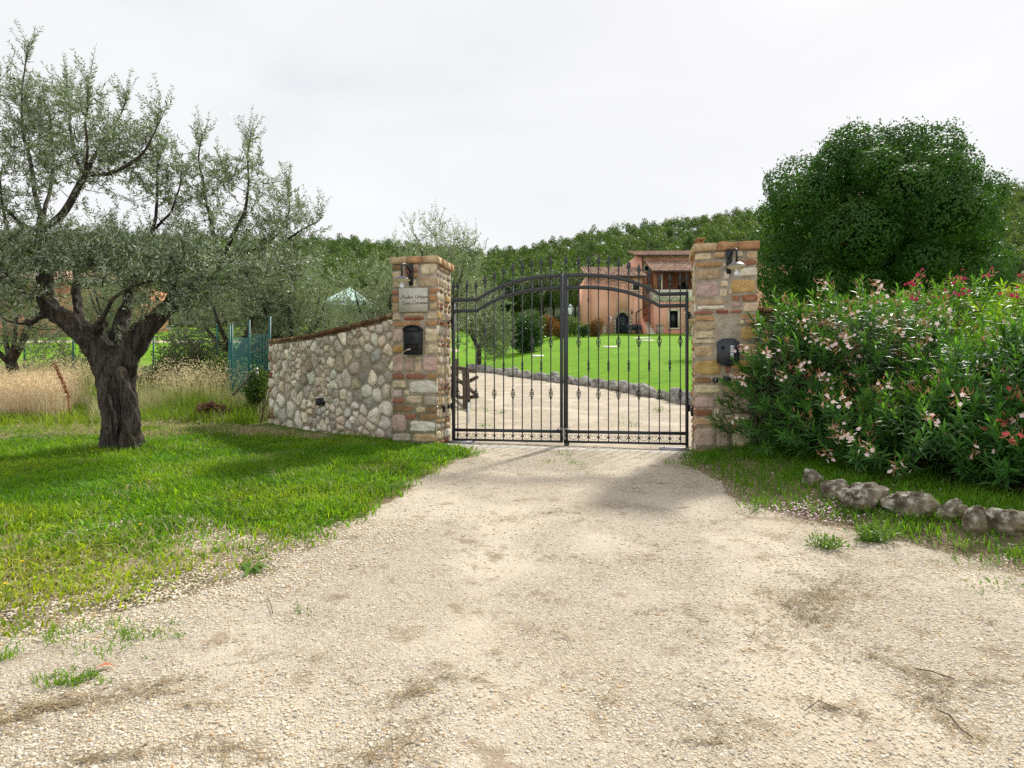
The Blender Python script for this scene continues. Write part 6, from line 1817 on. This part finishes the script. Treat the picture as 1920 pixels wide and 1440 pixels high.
# leaning plank and bars by the wall end
r = empty('plank', tuple(P(436, 742, 12.5))); o_ = np.array(r.location); m = MB(); m.add(*beam((0, 0, 0), P(476, 696, 12.7) - o_, .10, .03)); m.build('board', MATS['grey_wood'], r); tag(r, 'weathered grey plank leaning at an angle by the netting', 'plank')
r = empty('metal_stake', tuple(P(487, 800, 12.2))); o_ = np.array(r.location); m = MB(); m.add(*tube([(0, 0, 0), P(503, 730, 12.55) - o_], .012, 6)); m.build('bar', MATS['gutter'], r); tag(r, 'thin dark stake leaning against the end of the stone wall', 'stake')
r = empty('perforated_post', tuple(P(487, 752, 12.75))); o_ = np.array(r.location); m = MB(); m.add(*beam((0, 0, -.2), P(480, 690, 12.9) - o_, .07, .05)); m.build('post', MATS['galv'], r)
m = MB()
for k in range(9): m.add(*box(-.012, -.035, .03 + k * .06, .012, -.026, .055 + k * .06))
m.build('holes', MATS['dark_void'], r); tag(r, 'pale grey perforated metal post among the climbing leaves', 'post')

# ------------------------------------------------------------------ shrubs
def shrub(name, label, c, rad, n, size, mat, seed, lob=9, group=None, asp=.55, extra=None, cat='shrub', stalk=.15):
    rr = np.random.default_rng(seed); z = gz(c[0], c[1]); root = empty(name, (c[0], c[1], z)); rad = np.array(rad, float)
    lobes = []
    for k in range(lob):
        d = unit(rr.normal(size=3)); lobes.append((np.array([0, 0, rad[2] * .95]) + d * rad * np.array([.6, .6, .65]) * rr.uniform(.5, 1), float(rad.min()) * rr.uniform(.45, .7)))
    lobes.append((np.array([0, 0, rad[2] * .8]), float(rad.min()) * .75))
    tot = sum(l[1] ** 2 for l in lobes); m = MB()
    for cc_, r_ in lobes:
        k = int(n * r_ ** 2 / tot); d = rand_dirs(k); p = cc_ + d * (r_ * U(.55, 1.12, k))[:, None]; p[:, 2] = np.maximum(p[:, 2], .03)
        V, F = leaf_mesh(p, unit(d * .6 + RNG.normal(size=(k, 3)) * .6 + np.array([0, 0, .3])), rand_dirs(k), size * U(.7, 1.3, k), size * asp * U(.8, 1.2, k), .15); m.add(V, F)
    m.build('foliage', MATS[mat], root)
    m = MB()
    for k in range(6):
        cc_, r_ = lobes[k % len(lobes)]; m.add(*tube([(0, 0, -.1), cc_ * np.array([.4, .4, .5]), cc_], [.03, .02, .008], 5))
    m.build('stems', MATS['bark_dark'], root)
    if extra:
        nm, mt, k, sz = extra; m = MB(); ii = rr.integers(0, len(lobes), k); lc = np.array([lobes[i][0] for i in ii]); lr = np.array([lobes[i][1] for i in ii]); d = unit(rand_dirs(k) + np.array([0, -.5, .5]))
        p = lc + d * lr[:, None] * 1.1; m.add(*cards(p, rand_dirs(k), sz, .8)); m.build(nm, MATS[mt], root)
    return tag(root, label, cat, group)
x, y, z = hit(984, 661); shrub('round_bush', 'dense dark green rounded bush standing on the lawn', (x, y), (1.75, 1.6, 1.75), 13000, .15, 'box_leaf', 5, 14)
x, y, z = hit(1025, 632); shrub('red_tipped_bush', 'orange red tipped bush left of the gate centre bar', (x, y), (1.5, 1.2, 1.15), 5000, .14, 'red_leaf', 6, 12)
x, y, z = hit(1058, 632); shrub('red_tipped_bush', 'smaller red tipped bush behind the gate centre bar', (x - .4, y), (.9, .9, .8), 2400, .13, 'red_leaf', 16, 8)
x, y, z = hit(1078, 631); shrub('bush', 'bright green bush with pale flowers just right of the gate centre bar', (x, y + .4), (.9, .9, 1.0), 2600, .12, 'shrub_leaf', 7, 8, extra=('blossom', 'petal_white', 40, .08))
x, y, z = hit(1093, 632); shrub('bush', 'clipped low green bush in front of the pink house corner', (x, y - .5), (.95, .8, .55), 3000, .09, 'box_leaf', 8, 8)
x, y, z = hit(1123, 631); shrub('bush', 'olive green shrub with russet tips below the pink house wall', (x - .2, y), (1.0, .8, .9), 2600, .13, 'red_leaf', 9, 8)
shrub('flowering_shrub', 'shrub with crimson red flowers above the green netting', (-7.3, 19.6), (1.3, 1.0, 1.25), 3800, .11, 'shrub_leaf', 10, 10, extra=('blossom', 'petal_red', 170, .10))
shrub('climber', 'leafy green climber filling the corner at the wall end', (-5.12, 12.75), (.26, .24, .62), 1500, .075, 'shrub_leaf', 11, 10, cat='climber')
shrub('low_shrub', 'low dark grey green shrub patch at the left edge behind the cereal', (-13.9, 19.8), (2.6, .9, .75), 4200, .085, 'grey_shrub', 12, 12)
shrub('low_shrub', 'low grey green shrub behind the cereal, nearer the olive trunk', (-10.6, 18.8), (1.4, .8, .6), 2600, .085, 'grey_shrub', 13, 10)
shrub('weedy_shrub', 'tall grey green weedy shrub right of the olive trunk', (-8.7, 16.9), (1.5, .8, .95), 6800, .075, 'grey_shrub', 14, 12)
shrub('weedy_shrub', 'green weedy shrub between wild oats and netting', (-7.4, 16.0), (.75, .6, .7), 3000, .075, 'shrub_leaf', 15, 10)
shrub('bramble', 'reddish brown dead bramble heap at the foot of the netting', (-5.75, 12.15), (.7, .4, .2), 1700, .07, 'dead_leaf', 18, 9, cat='bramble')
# dry cut grass heap
m = MB(); n = 2600; x = -6.6 + RNG.normal(size=n) * .75; y = 11.7 + RNG.normal(size=n) * .28; z = ground(x, y) + .10 * np.exp(-((x + 6.3) / .8) ** 2) * U(0, 1, n)
V, F = long_leaf(np.stack([x, y, z], -1), np.stack([RNG.normal(size=n), RNG.normal(size=n), RNG.normal(size=n) * .35], -1), rand_dirs(n), U(.1, .3, n), U(.004, .009, n), .2); m.add(V, F)
o = m.build('cut_grass', MATS['dry_blade']); tag(o, 'mown dry grass lying between the olive trunk and the netting', 'hay', kind='stuff')

# pale boulder and tent roof behind the wall
V, F = rock(3, 91, .2); m = MB(); m.add(V * np.array([.30, .3, .42]), F); o = m.build('boulder', MATS['stone_rough'], None, True); o.location = (-5.42, 16.4, gz(-5.42, 16.4) + .32); tag(o, 'pale upright stone behind the curved wall under the olives', 'boulder')
r = empty('garden_gazebo', (-7.65, 30.0, gz(-7.65, 30.0))); m = MB(); h0, h1, w_ = 2.95, 3.7, 1.0
Vv = [(-w_, -w_, h0), (w_, -w_, h0), (w_, w_, h0), (-w_, w_, h0), (0, 0, h1)]; m.add(Vv, np.array([[0, 1, 4], [1, 2, 4], [2, 3, 4], [3, 0, 4]]))
for a, b in ((0, 1), (1, 2), (2, 3), (3, 0)):
    A = np.array(Vv[a]); B = np.array(Vv[b]); m.add([A, B, B - (0, 0, .22), A - (0, 0, .22)], np.array([[0, 1, 2, 3]]))
m.build('canopy', MATS['awning'], r)
for a in range(4):
    m = MB(); m.add(*tube([(Vv[a][0] * .96, Vv[a][1] * .96, -.1), (Vv[a][0] * .96, Vv[a][1] * .96, h0)], .035, 6)); m.build('leg', MATS['galv'], r)
tag(r, 'pale mint green gazebo roof among the olives behind the wall', 'gazebo')
# lawn slabs
for px, py, w_, lb in ((1011, 667.5, .95, 'white paving slab set in the lawn left of the gate centre'), (1145, 650.5, .9, 'white paving slab set alone in the middle of the lawn'), (1214, 638.5, 1.0, 'white paving slab set in the lawn, widest before the stairs'), (1198, 634, .75, 'thin white slab set in the lawn at the brow, left of the stairs'), (1213, 633.3, .6, 'thin white slab set in the lawn at the brow before the stairs')):
    x, y, z = hit(px, py); o_ = empty('paving_slab', (x, y, z)); bpy.data.objects.remove(o_); m = MB(); s_ = gz(x, y + .5) - gz(x, y - .5)
    V, F = box(-w_ / 2, -.5, -.05, w_ / 2, .5, .035); V[:, 2] += V[:, 1] * s_; m.add(V, F); o = m.build('paving_slab', MATS['slab']); o.location = (x, y, z); tag(o, lb, 'slab', 'paving slabs set in the lawn')
x, y, z = hit(1071, 631); r = empty('garden_lamp', (x, y + 1, gz(x, y + 1))); m = MB(); m.add(*tube([(0, 0, 0), (0, 0, 2.0)], .06, 8)); m.build('post', MATS['iron'], r)
m = MB(); V, F = lathe([(.05, 2.0), (.17, 2.12), (.2, 2.7), (.12, 2.9), (.001, 3.05)], 10); m.add(V, F); m.build('lantern', MATS['white_plastic'], r); m = MB(); V, F = lathe([(.22, 2.7), (.2, 2.76), (.05, 2.95), (.001, 2.98)], 10); m.add(V, F); m.build('cap', MATS['iron'], r)
tag(r, 'garden lamp post with white lantern right of the gate centre bar', 'lamp')

# ------------------------------------------------------------------ the pink house
D0, D1 = 66.0, 69.6
hx0, hy0 = H0 = (7.9, D0); HZ = 6.2
house = empty('pink_house', (7.9, D0, HZ)); HO = np.array([7.9, D0, HZ])
def hX(px, d): return (px - 960) / FPX * d
def hZ(py, d): return CAMZ + (720 - py) / FPX * d
def hb(mb, x0, y0, z0, x1, y1, z1): V, F = box(x0, y0, z0, x1, y1, z1); mb.add(V - HO, F); return mb
def hpart(name, mat, *boxes, parent=None):
    m = MB()
    for b in boxes: hb(m, *b)
    return m.build(name, MATS[mat], parent or house)
wx0, wx1 = hX(1102, D0), hX(1203, D0) + .1
ez = hZ(519, D0)
def wall_holes(name, mat, x0, x1, z0, z1, y, thick, holes):
    """front wall with rectangular openings: strips between the holes"""
    m = MB(); xs = sorted({x0, x1, *[h[0] for h in holes], *[h[2] for h in holes]})
    for a, b in zip(xs[:-1], xs[1:]):
        cuts = sorted([(h[1], h[3]) for h in holes if h[0] <= a + 1e-6 and h[2] >= b - 1e-6]); z = z0
        for c, d in cuts: hb(m, a, y, z, b, y + thick, c); z = d
        hb(m, a, y, z, b, y + thick, z1)
    return m.build(name, MATS[mat], house)
def window(px0, py0, px1, py1, d, trim=.16, proud=.04, bars=True):
    x0, x1, z0, z1 = hX(px0, d), hX(px1, d), hZ(py1, d), hZ(py0, d); t_ = trim
    w = hpart('window', 'dark_glass', (x0, d + .14, z0, x1, d + .18, z1))
    hpart('frame', 'stone_trim', (x0 - t_, d - proud, z0, x0, d + .1, z1), (x1, d - proud, z0, x1 + t_, d + .1, z1), (x0 - t_, d - proud, z1, x1 + t_, d + .1, z1 + t_), (x0 - t_ * 1.3, d - proud - .05, z0 - t_ * .8, x1 + t_ * 1.3, d + .1, z0), parent=w)
    if bars: hpart('sash', 'dark_teal', ((x0 + x1) / 2 - .03, d + .1, z0, (x0 + x1) / 2 + .03, d + .135, z1), (x0, d + .1, z0, x0 + .06, d + .135, z1), (x1 - .06, d + .1, z0, x1, d + .135, z1), (x0, d + .1, z1 - .06, x1, d + .135, z1))
    return (x0, z0, x1, z1)
# low wing
ww = window(1187, 529, 1197, 544, D0)
dx0, dx1, dzb, dzs, dzt = hX(1155, D0), hX(1180, D0), 6.2, hZ(600, D0), hZ(586.5, D0)
wall_holes('wing_wall', 'plaster', wx0, wx1, HZ, ez, D0, .4, [ww, (dx0 - .001, HZ - .01, dx1 + .001, dzt)])
hpart('wing_side', 'plaster', (wx0, D0 + .4, HZ, wx0 + .4, D0 + 8, ez + .3))
# arched door with rough stone surround and spandrels
m = MB(); cxd = (dx0 + dx1) / 2; rx_ = (dx1 - dx0) / 2; rz_ = dzt - dzs
a = np.linspace(0, PI, 15); arcp = [(cxd + rx_ * math.cos(t_), dzs + rz_ * math.sin(t_)) for t_ in a]
V, F = extrude_poly([(dx1, HZ)] + arcp + [(dx0, HZ)], lambda u, v, d: (u - HO[0], D0 + .18 + d - HO[1], v - HO[2]), 0, .06); m.add(V, F); dr_ = m.build('door', MATS['dark_teal'], house)
m = MB()
for k in range(9): hb(m, dx0 + .05, D0 + .165, 6.75 + k * .25, dx1 - .05, D0 + .175, 6.77 + k * .25)
m.build('board_joints', MATS['dark_void'], dr_); hpart('handle', 'steel', (cxd + .1, D0 + .14, 7.7, cxd + .16, D0 + .178, 7.85), parent=dr_)
m = MB()
for k in range(14):
    a0, a1 = PI * k / 14 + .02, PI * (k + 1) / 14 - .02
    q = [(cxd + (rx_ + .0) * math.cos(a0), dzs + rz_ * math.sin(a0)), (cxd + (rx_ + .27) * math.cos(a0), dzs + (rz_ + .27) * math.sin(a0)), (cxd + (rx_ + .27) * math.cos(a1), dzs + (rz_ + .27) * math.sin(a1)), (cxd + rx_ * math.cos(a1), dzs + rz_ * math.sin(a1))]
    V, F = extrude_poly(q, lambda u, v, d: (u - HO[0], D0 - .05 + d - HO[1], v - HO[2]), 0, .3 + .01 * (k % 3)); m.add(V, F)
for k in range(6):
    for s_, xa in ((0, dx0 - .27), (1, dx1)):
        z0_ = HZ + (dzs - HZ) * k / 6; hb(m, xa, D0 - .05 - .008 * (k % 3), z0_ + .01, xa + .27, D0 + .25, z0_ + (dzs - HZ) / 6 - .012)
m.build('door_surround', MATS['stone_rough'], house)
m = MB()
for k in range(14):
    a0, a1 = PI * k / 14, PI * (k + 1) / 14; xa, xb = cxd + rx_ * math.cos(a1), cxd + rx_ * math.cos(a0); zl = dzs + rz_ * min(math.sin(a0), math.sin(a1))
    hb(m, xa, D0 + .02, zl, xb, D0 + .16, dzt)
m.build('spandrel', MATS['plaster'], house)
# main block
mx0, mx1 = hX(1198, D1), hX(1486, D1); mz = hZ(481, D1)
w1 = window(1209, 499, 1216, 508, D1, .14); w2 = window(1210, 536, 1219, 546, D1, .14)
ad = (hX(1271, D1), hZ(570, D1), hX(1291, D1), hZ(529, D1))
wall_holes('main_wall', 'plaster', mx0, mx1, HZ, mz, D1, .4, [w1, w2])
hpart('main_side', 'plaster', (mx0, D1 + .4, HZ, mx0 + .4, D1 + 9, mz + .5))
# loggia block in front
lx0, lx1 = hX(1226, D0), hX(1405, D0); lz = hZ(565.5, D0); pz = hZ(543, D0)
w3 = window(1256, 583, 1271, 615, D0, .2)
wall_holes('loggia_wall', 'plaster', lx0, lx1, HZ, lz, D0, .4, [w3])
hpart('loggia_side', 'plaster', (lx0, D0 + .4, HZ, lx0 + .35, D1, lz - .003))
hpart('loggia_floor', 'plaster_cream', (lx0 + .01, D0 + .02, lz, lx1, D1, lz + .12))
hpart('parapet', 'plaster_cream', (lx0 - .03, D0 - .035, lz + .002, lx1, D0 + .28, pz), (lx0 - .03, D0 + .28, lz + .002, lx0 + .25, D1, pz))
bz = hZ(614.5, D0); hpart('plinth', 'plaster_dark', (lx0 - .03, D0 - .03, HZ, w3[0] - .26, D0, bz), (w3[0] - .26, D0 - .03, HZ, w3[2] + .26, D0, w3[1] - .2), (w3[2] + .26, D0 - .03, HZ, lx1, D0, bz))
ce = hZ(512, D0)
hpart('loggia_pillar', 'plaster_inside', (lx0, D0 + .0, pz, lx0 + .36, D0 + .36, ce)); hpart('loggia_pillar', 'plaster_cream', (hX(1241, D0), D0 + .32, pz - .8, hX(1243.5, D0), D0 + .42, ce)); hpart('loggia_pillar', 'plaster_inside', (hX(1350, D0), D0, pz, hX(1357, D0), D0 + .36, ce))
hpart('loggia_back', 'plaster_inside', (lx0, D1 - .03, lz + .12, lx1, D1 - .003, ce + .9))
m = MB(); axc = (ad[0] + ad[2]) / 2; arx = (ad[2] - ad[0]) / 2
V, F = extrude_poly([(ad[2], lz + .12)] + [(axc + arx * math.cos(t_), ad[3] - arx + arx * math.sin(t_)) for t_ in np.linspace(0, PI, 11)] + [(ad[0], lz + .12)], lambda u, v, d: (u - HO[0], D1 - .06 + d - HO[1], v - HO[2]), 0, .026); m.add(V, F); m.build('door', MATS['dark_void'], house)
hpart('shutter', 'gutter', (hX(1236, D0), D0 + 2.2, lz + .12, hX(1241, D0), D0 + 2.3, hZ(516, D0)))
# tiled roofs: rows of half round tiles laid down the slope
def tile_roof(name, x0, x1, ya, za, yb, zb, sp=.27):
    """eave (ya, za) to ridge (yb, zb)"""
    m = MB(); L = math.hypot(yb - ya, zb - za); nr = max(2, int(L / .42)); ncol = int((x1 - x0) / sp); sp = (x1 - x0) / ncol
    ny_, nz_ = -(zb - za) / L, (yb - ya) / L
    a = np.linspace(0, PI, 7)
    for c in range(ncol):
        xc = x0 + (c + .5) * sp
        for r_ in range(nr):
            s0, s1 = r_ / nr, min(1, (r_ + 1.12) / nr); cc_ = np.array([1, 1, 1.0]) * RNG.uniform(.62, 1.25) * np.array([1, RNG.uniform(.9, 1.08), RNG.uniform(.85, 1.1)]); V = []
            for s, lift in ((s0, .045), (s1, .0)):
                rr_ = sp * .40
                y_, z_ = ya + (yb - ya) * s, za + (zb - za) * s
                for t_ in a:
                    o_ = rr_ * .8 * math.sin(t_) + lift; V.append((xc + rr_ * math.cos(t_) - HO[0], y_ + ny_ * o_ - HO[1], z_ + nz_ * o_ - HO[2]))
            F = np.array([[k, k + 1, 7 + k + 1, 7 + k] for k in range(6)]); m.add(V, F, cc_); m.add([V[k] for k in range(7)], np.arange(7)[None], cc_ * .5)
    for k, (o0, o1) in enumerate(((-.10, .012),)):
        V = []
        for (y_, z_) in ((ya, za), (yb, zb)):
            for o_ in (o0, o1): V += [(x0 - HO[0], y_ + ny_ * o_ - HO[1], z_ + nz_ * o_ - HO[2]), (x1 - HO[0], y_ + ny_ * o_ - HO[1], z_ + nz_ * o_ - HO[2])]
        m.add(V, np.array([[0, 1, 5, 4], [2, 6, 7, 3], [0, 2, 3, 1], [4, 5, 7, 6], [0, 4, 6, 2], [1, 3, 7, 5]]), (.5, .45, .4))
    return m.build(name, MATS['tile'], house)
tile_roof('wing_roof', wx0 - .35, mx0 + .05, D0 - .45, ez + .02, D1 + .2, hZ(502, D1 + .2))
rm = tile_roof('main_roof', mx0 - .4, mx1 + .4, D1 - .5, mz + .05, D1 + 4.5, hZ(471.5, D1 + 4.5))
tile_roof('loggia_roof', lx0 - .25, lx1 + .3, D0 - .6, ce + .1, D1 - .0, hZ(489, D1))
hpart('roof_slope_back', 'tile', (mx0 - .4, D1 + 4.6, mz - .4, mx1 + .4, D1 + 9, mz + .3))
# gutters and downpipes
m = MB()
for (xa, xb, y_, z_) in ((wx0 - .3, mx0, D0 - .5, ez - .02), (mx0 - .4, mx1, D1 - .56, mz + .0), (lx0 - .2, lx1, D0 - .66, ce + .05)): m.add(*tube(np.array([(xa, y_, z_), (xb, y_, z_)]) - HO, .075, 7))
m.build('gutter', MATS['gutter'], house)
m = MB(); yq = D1 - .1; q = np.array([(hX(1205, D1), yq, mz), (hX(1205, D1), yq, hZ(577, D1)), (hX(1204, D1), D0 + .2, hZ(579, D1)), (hX(1193, D0), D0 - .1, hZ(586, D0)), (hX(1193, D0), D0 - .1, HZ)]) - HO
for a_, b_ in zip(q[:-1], q[1:]): m.add(*tube([a_, b_], .06, 7))
m.build('downpipe', MATS['gutter'], house); m = MB(); m.add(*tube(np.array([(hX(1106, D0), D0 - .08, ez), (hX(1106, D0), D0 - .08, HZ)]) - HO, .05, 7)); m.build('downpipe', MATS['plaster_dark'], house)
# stairs between the wing and the loggia block
sx0, sx1 = hX(1206, D0), lx0 - .02
for k in range(10):
    z_ = 6.62 + k * .175; hpart('stair_step', 'stone_trim', (sx0, 64.6 + k * .36, HZ, sx1, 64.6 + (k + 1) * .36, z_))
hpart('stair_end', 'plaster_dark', (sx0, 68.25, HZ, sx1, D1 - .005, 8.9)); m = MB(); q = [(64.3, HZ), (64.3, 7.3), (68.6, 9.9), (69.4, 9.9), (69.4, HZ)]
V, F = extrude_poly(q, lambda u, v, d: (sx0 - .3 + d - HO[0], u - HO[1], v - HO[2]), 0, .28); m.add(V, F); m.build('stair_wall', MATS['plaster_dark'], house)
for px, py in ((1283, 578), (1184, 585), (1102.5, 561), (1211, 555)):
    x_, z_ = hX(px, D0), hZ(py, D0)
    if px == 1211: continue
    m = MB(); m.add(*tube(np.array([(x_, D0 - .003, z_ + .1), (x_, D0 - .25, z_ + .2), (x_, D0 - .3, z_)]) - HO, .03, 6)); V, F = lathe([(.03, .05), (.1, -.05), (.09, -.22), (.001, -.25)], 8, tuple(np.array([x_, D0 - .3, z_]) - HO)); m.add(V, F); m.build('wall_lantern', MATS['iron'], house)
m = MB(); hb(m, hX(1143.5, D0), D0 - .3, hZ(600, D0), hX(1146, D0), D0 - .003, hZ(594, D0)); hb(m, hX(1144, D0), D0 - .28, hZ(606, D0), hX(1145, D0), D0 - .2, hZ(600.2, D0)); m.build('security_camera', MATS['white_plastic'], house)
def chimney(px, py_t, wd, d, parent):
    x_ = hX(px, d); zt = hZ(py_t, d); m = MB()
    hb(m, x_ - wd * .4, d - wd * .4, mz, x_ + wd * .4, d + wd * .4, zt - .45)
    for sx in (-1, 1):
        for sy in (-1, 1): hb(m, x_ + sx * wd * .33 - .08, d + sy * wd * .33 - .08, zt - .449, x_ + sx * wd * .33 + .08, d + sy * wd * .33 + .08, zt - .15)
    hb(m, x_ - wd * .55, d - wd * .55, zt - .149, x_ + wd * .55, d + wd * .55, zt - .05); hb(m, x_ - wd * .35, d - wd * .4, zt - .049, x_ + wd * .35, d + wd * .4, zt + .05)
    return m.build('chimney', MATS['brick'], parent)
chimney(1312, 448, .95, D1 + 3.2, rm); chimney(1355, 454, .9, D1 + 4.2, rm)
tag(house, 'two storey pink farmhouse with tiled roofs and loggia beyond the lawn', 'house')
# terrace furniture and small things before the house
x0 = hX(1186, 64.6); z0 = gz(x0, 64.6); r = empty('garden_table', (x0, 64.6, z0)); m = MB(); V, F = box(-.7, -.4, .72, .7, .4, .77); m.add(V, F); m.build('table_top', MATS['dark_teal'], r)
for sx in (-1, 1):
    for sy in (-1, 1): m = MB(); m.add(*beam((sx * .62, sy * .33, 0), (sx * .62, sy * .33, .718), .05)); m.build('leg', MATS['dark_teal'], r)
tag(r, 'dark garden table outside the arched door of the pink house', 'table')
ch0 = None
for k, (px, d, rz, lb) in enumerate(((1176, 64.3, .3, 'dark garden chair left of the table by the arched door'), (1197, 64.4, 2.6, 'dark garden chair right of the table, nearest the stairs'), (1187, 63.7, 0.1, 'dark garden chair in front of the table, back to the lawn'))):
    x_ = hX(px, d); r = empty('garden_chair', (x_, d, gz(x_, d)), rz)
    if ch0 is None:
        m = MB(); m.add(*box(-.24, -.24, .42, .24, .24, .46)); ms = m.mesh('seat', MATS['dark_teal']); m = MB(); m.add(*box(-.24, -.24, .461, .24, -.2, .98)); mbk = m.mesh('backrest', MATS['dark_teal']); m = MB(); m.add(*beam((0, 0, 0), (0, 0, .419), .04)); ml = m.mesh('leg', MATS['dark_teal']); ch0 = 1
    kid('seat', ms, r, (0, 0, 0)); kid('backrest', mbk, r, (0, 0, 0))
    for sx in (-1, 1):
        for sy in (-1, 1): kid('leg', ml, r, (sx * .21, sy * .21, 0))
    tag(r, lb, 'chair', 'garden chairs before the pink house')
for px, d, lb in ((1131, 65.0, 'stone pedestal planter left of the arched door'), (1237, 65.0, 'stone pedestal planter at the foot of the stairs')):
    x_ = hX(px, d); r = empty('pedestal', (x_, d, gz(x_, d))); m = MB(); m.add(*box(-.28, -.28, -.2, .28, .28, .85)); m.build('plinth', MATS['stone_rough'], r); m = MB(); m.add(*box(-.34, -.34, .851, .34, .34, .95)); m.build('cap', MATS['stone_rough'], r); tag(r, lb, 'pedestal', 'stone pedestals before the pink house')
x0, x1 = hX(1139, 65.2), hX(1153, 65.2); r = empty('iron_railing', (x0, 65.2, gz(x0, 65.2))); m = MB()
m.add(*beam((0, 0, .9), (x1 - x0, 0, .9), .04)); m.build('handrail', MATS['iron'], r); m = MB()
for k in range(7): m.add(*beam(((x1 - x0) * k / 6, 0, -.1), ((x1 - x0) * k / 6, 0, .88), .025))
m.build('balusters', MATS['iron'], r); tag(r, 'short iron railing left of the arched door', 'railing')

# ------------------------------------------------------------------ the orange house at the left
D2 = 56.0; ox0, ox1 = hX(-60, D2), hX(212, D2); oz = 5.6; HO = np.array([ox0, D2, oz]); house = oh = empty('orange_house', tuple(HO))
ezo = hZ(528, D2); wo1 = window(62, 545, 72, 566, D2, .14); wo2 = window(140, 545, 150, 566, D2, .14); do = (hX(190, D2), oz - .01, hX(206, D2), hZ(560, D2))
wall_holes('front_wall', 'orange_wall', ox0, ox1, oz, ezo, D2, .4, [wo1, wo2, do]); hpart('side_wall', 'orange_wall', (ox1 - .4, D2 + .4, oz, ox1, D2 + 9, ezo + .2))
dd = hpart('door', 'old_wood', (do[0], D2 + .15, oz, do[2], D2 + .2, do[3])); hpart('handle', 'steel', (do[0] + .1, D2 + .11, oz + 1.1, do[0] + .2, D2 + .149, oz + 1.16), parent=dd)
hpart('plinth', 'plaster_dark', (ox0, D2 - .03, oz, do[0] - .05, D2 - .002, hZ(588, D2)))
tile_roof('roof', ox0 - .4, ox1 + .4, D2 - .6, ezo + .05, D2 + 4.5, hZ(510, D2 + 4.5), .3)
m = MB(); m.add(*tube(np.array([(ox0, D2 - .66, ezo), (ox1, D2 - .66, ezo)]) - HO, .08, 7)); m.build('gutter', MATS['gutter'], oh)
tag(oh, 'long low orange walled house with tiled roof behind the olives', 'house')
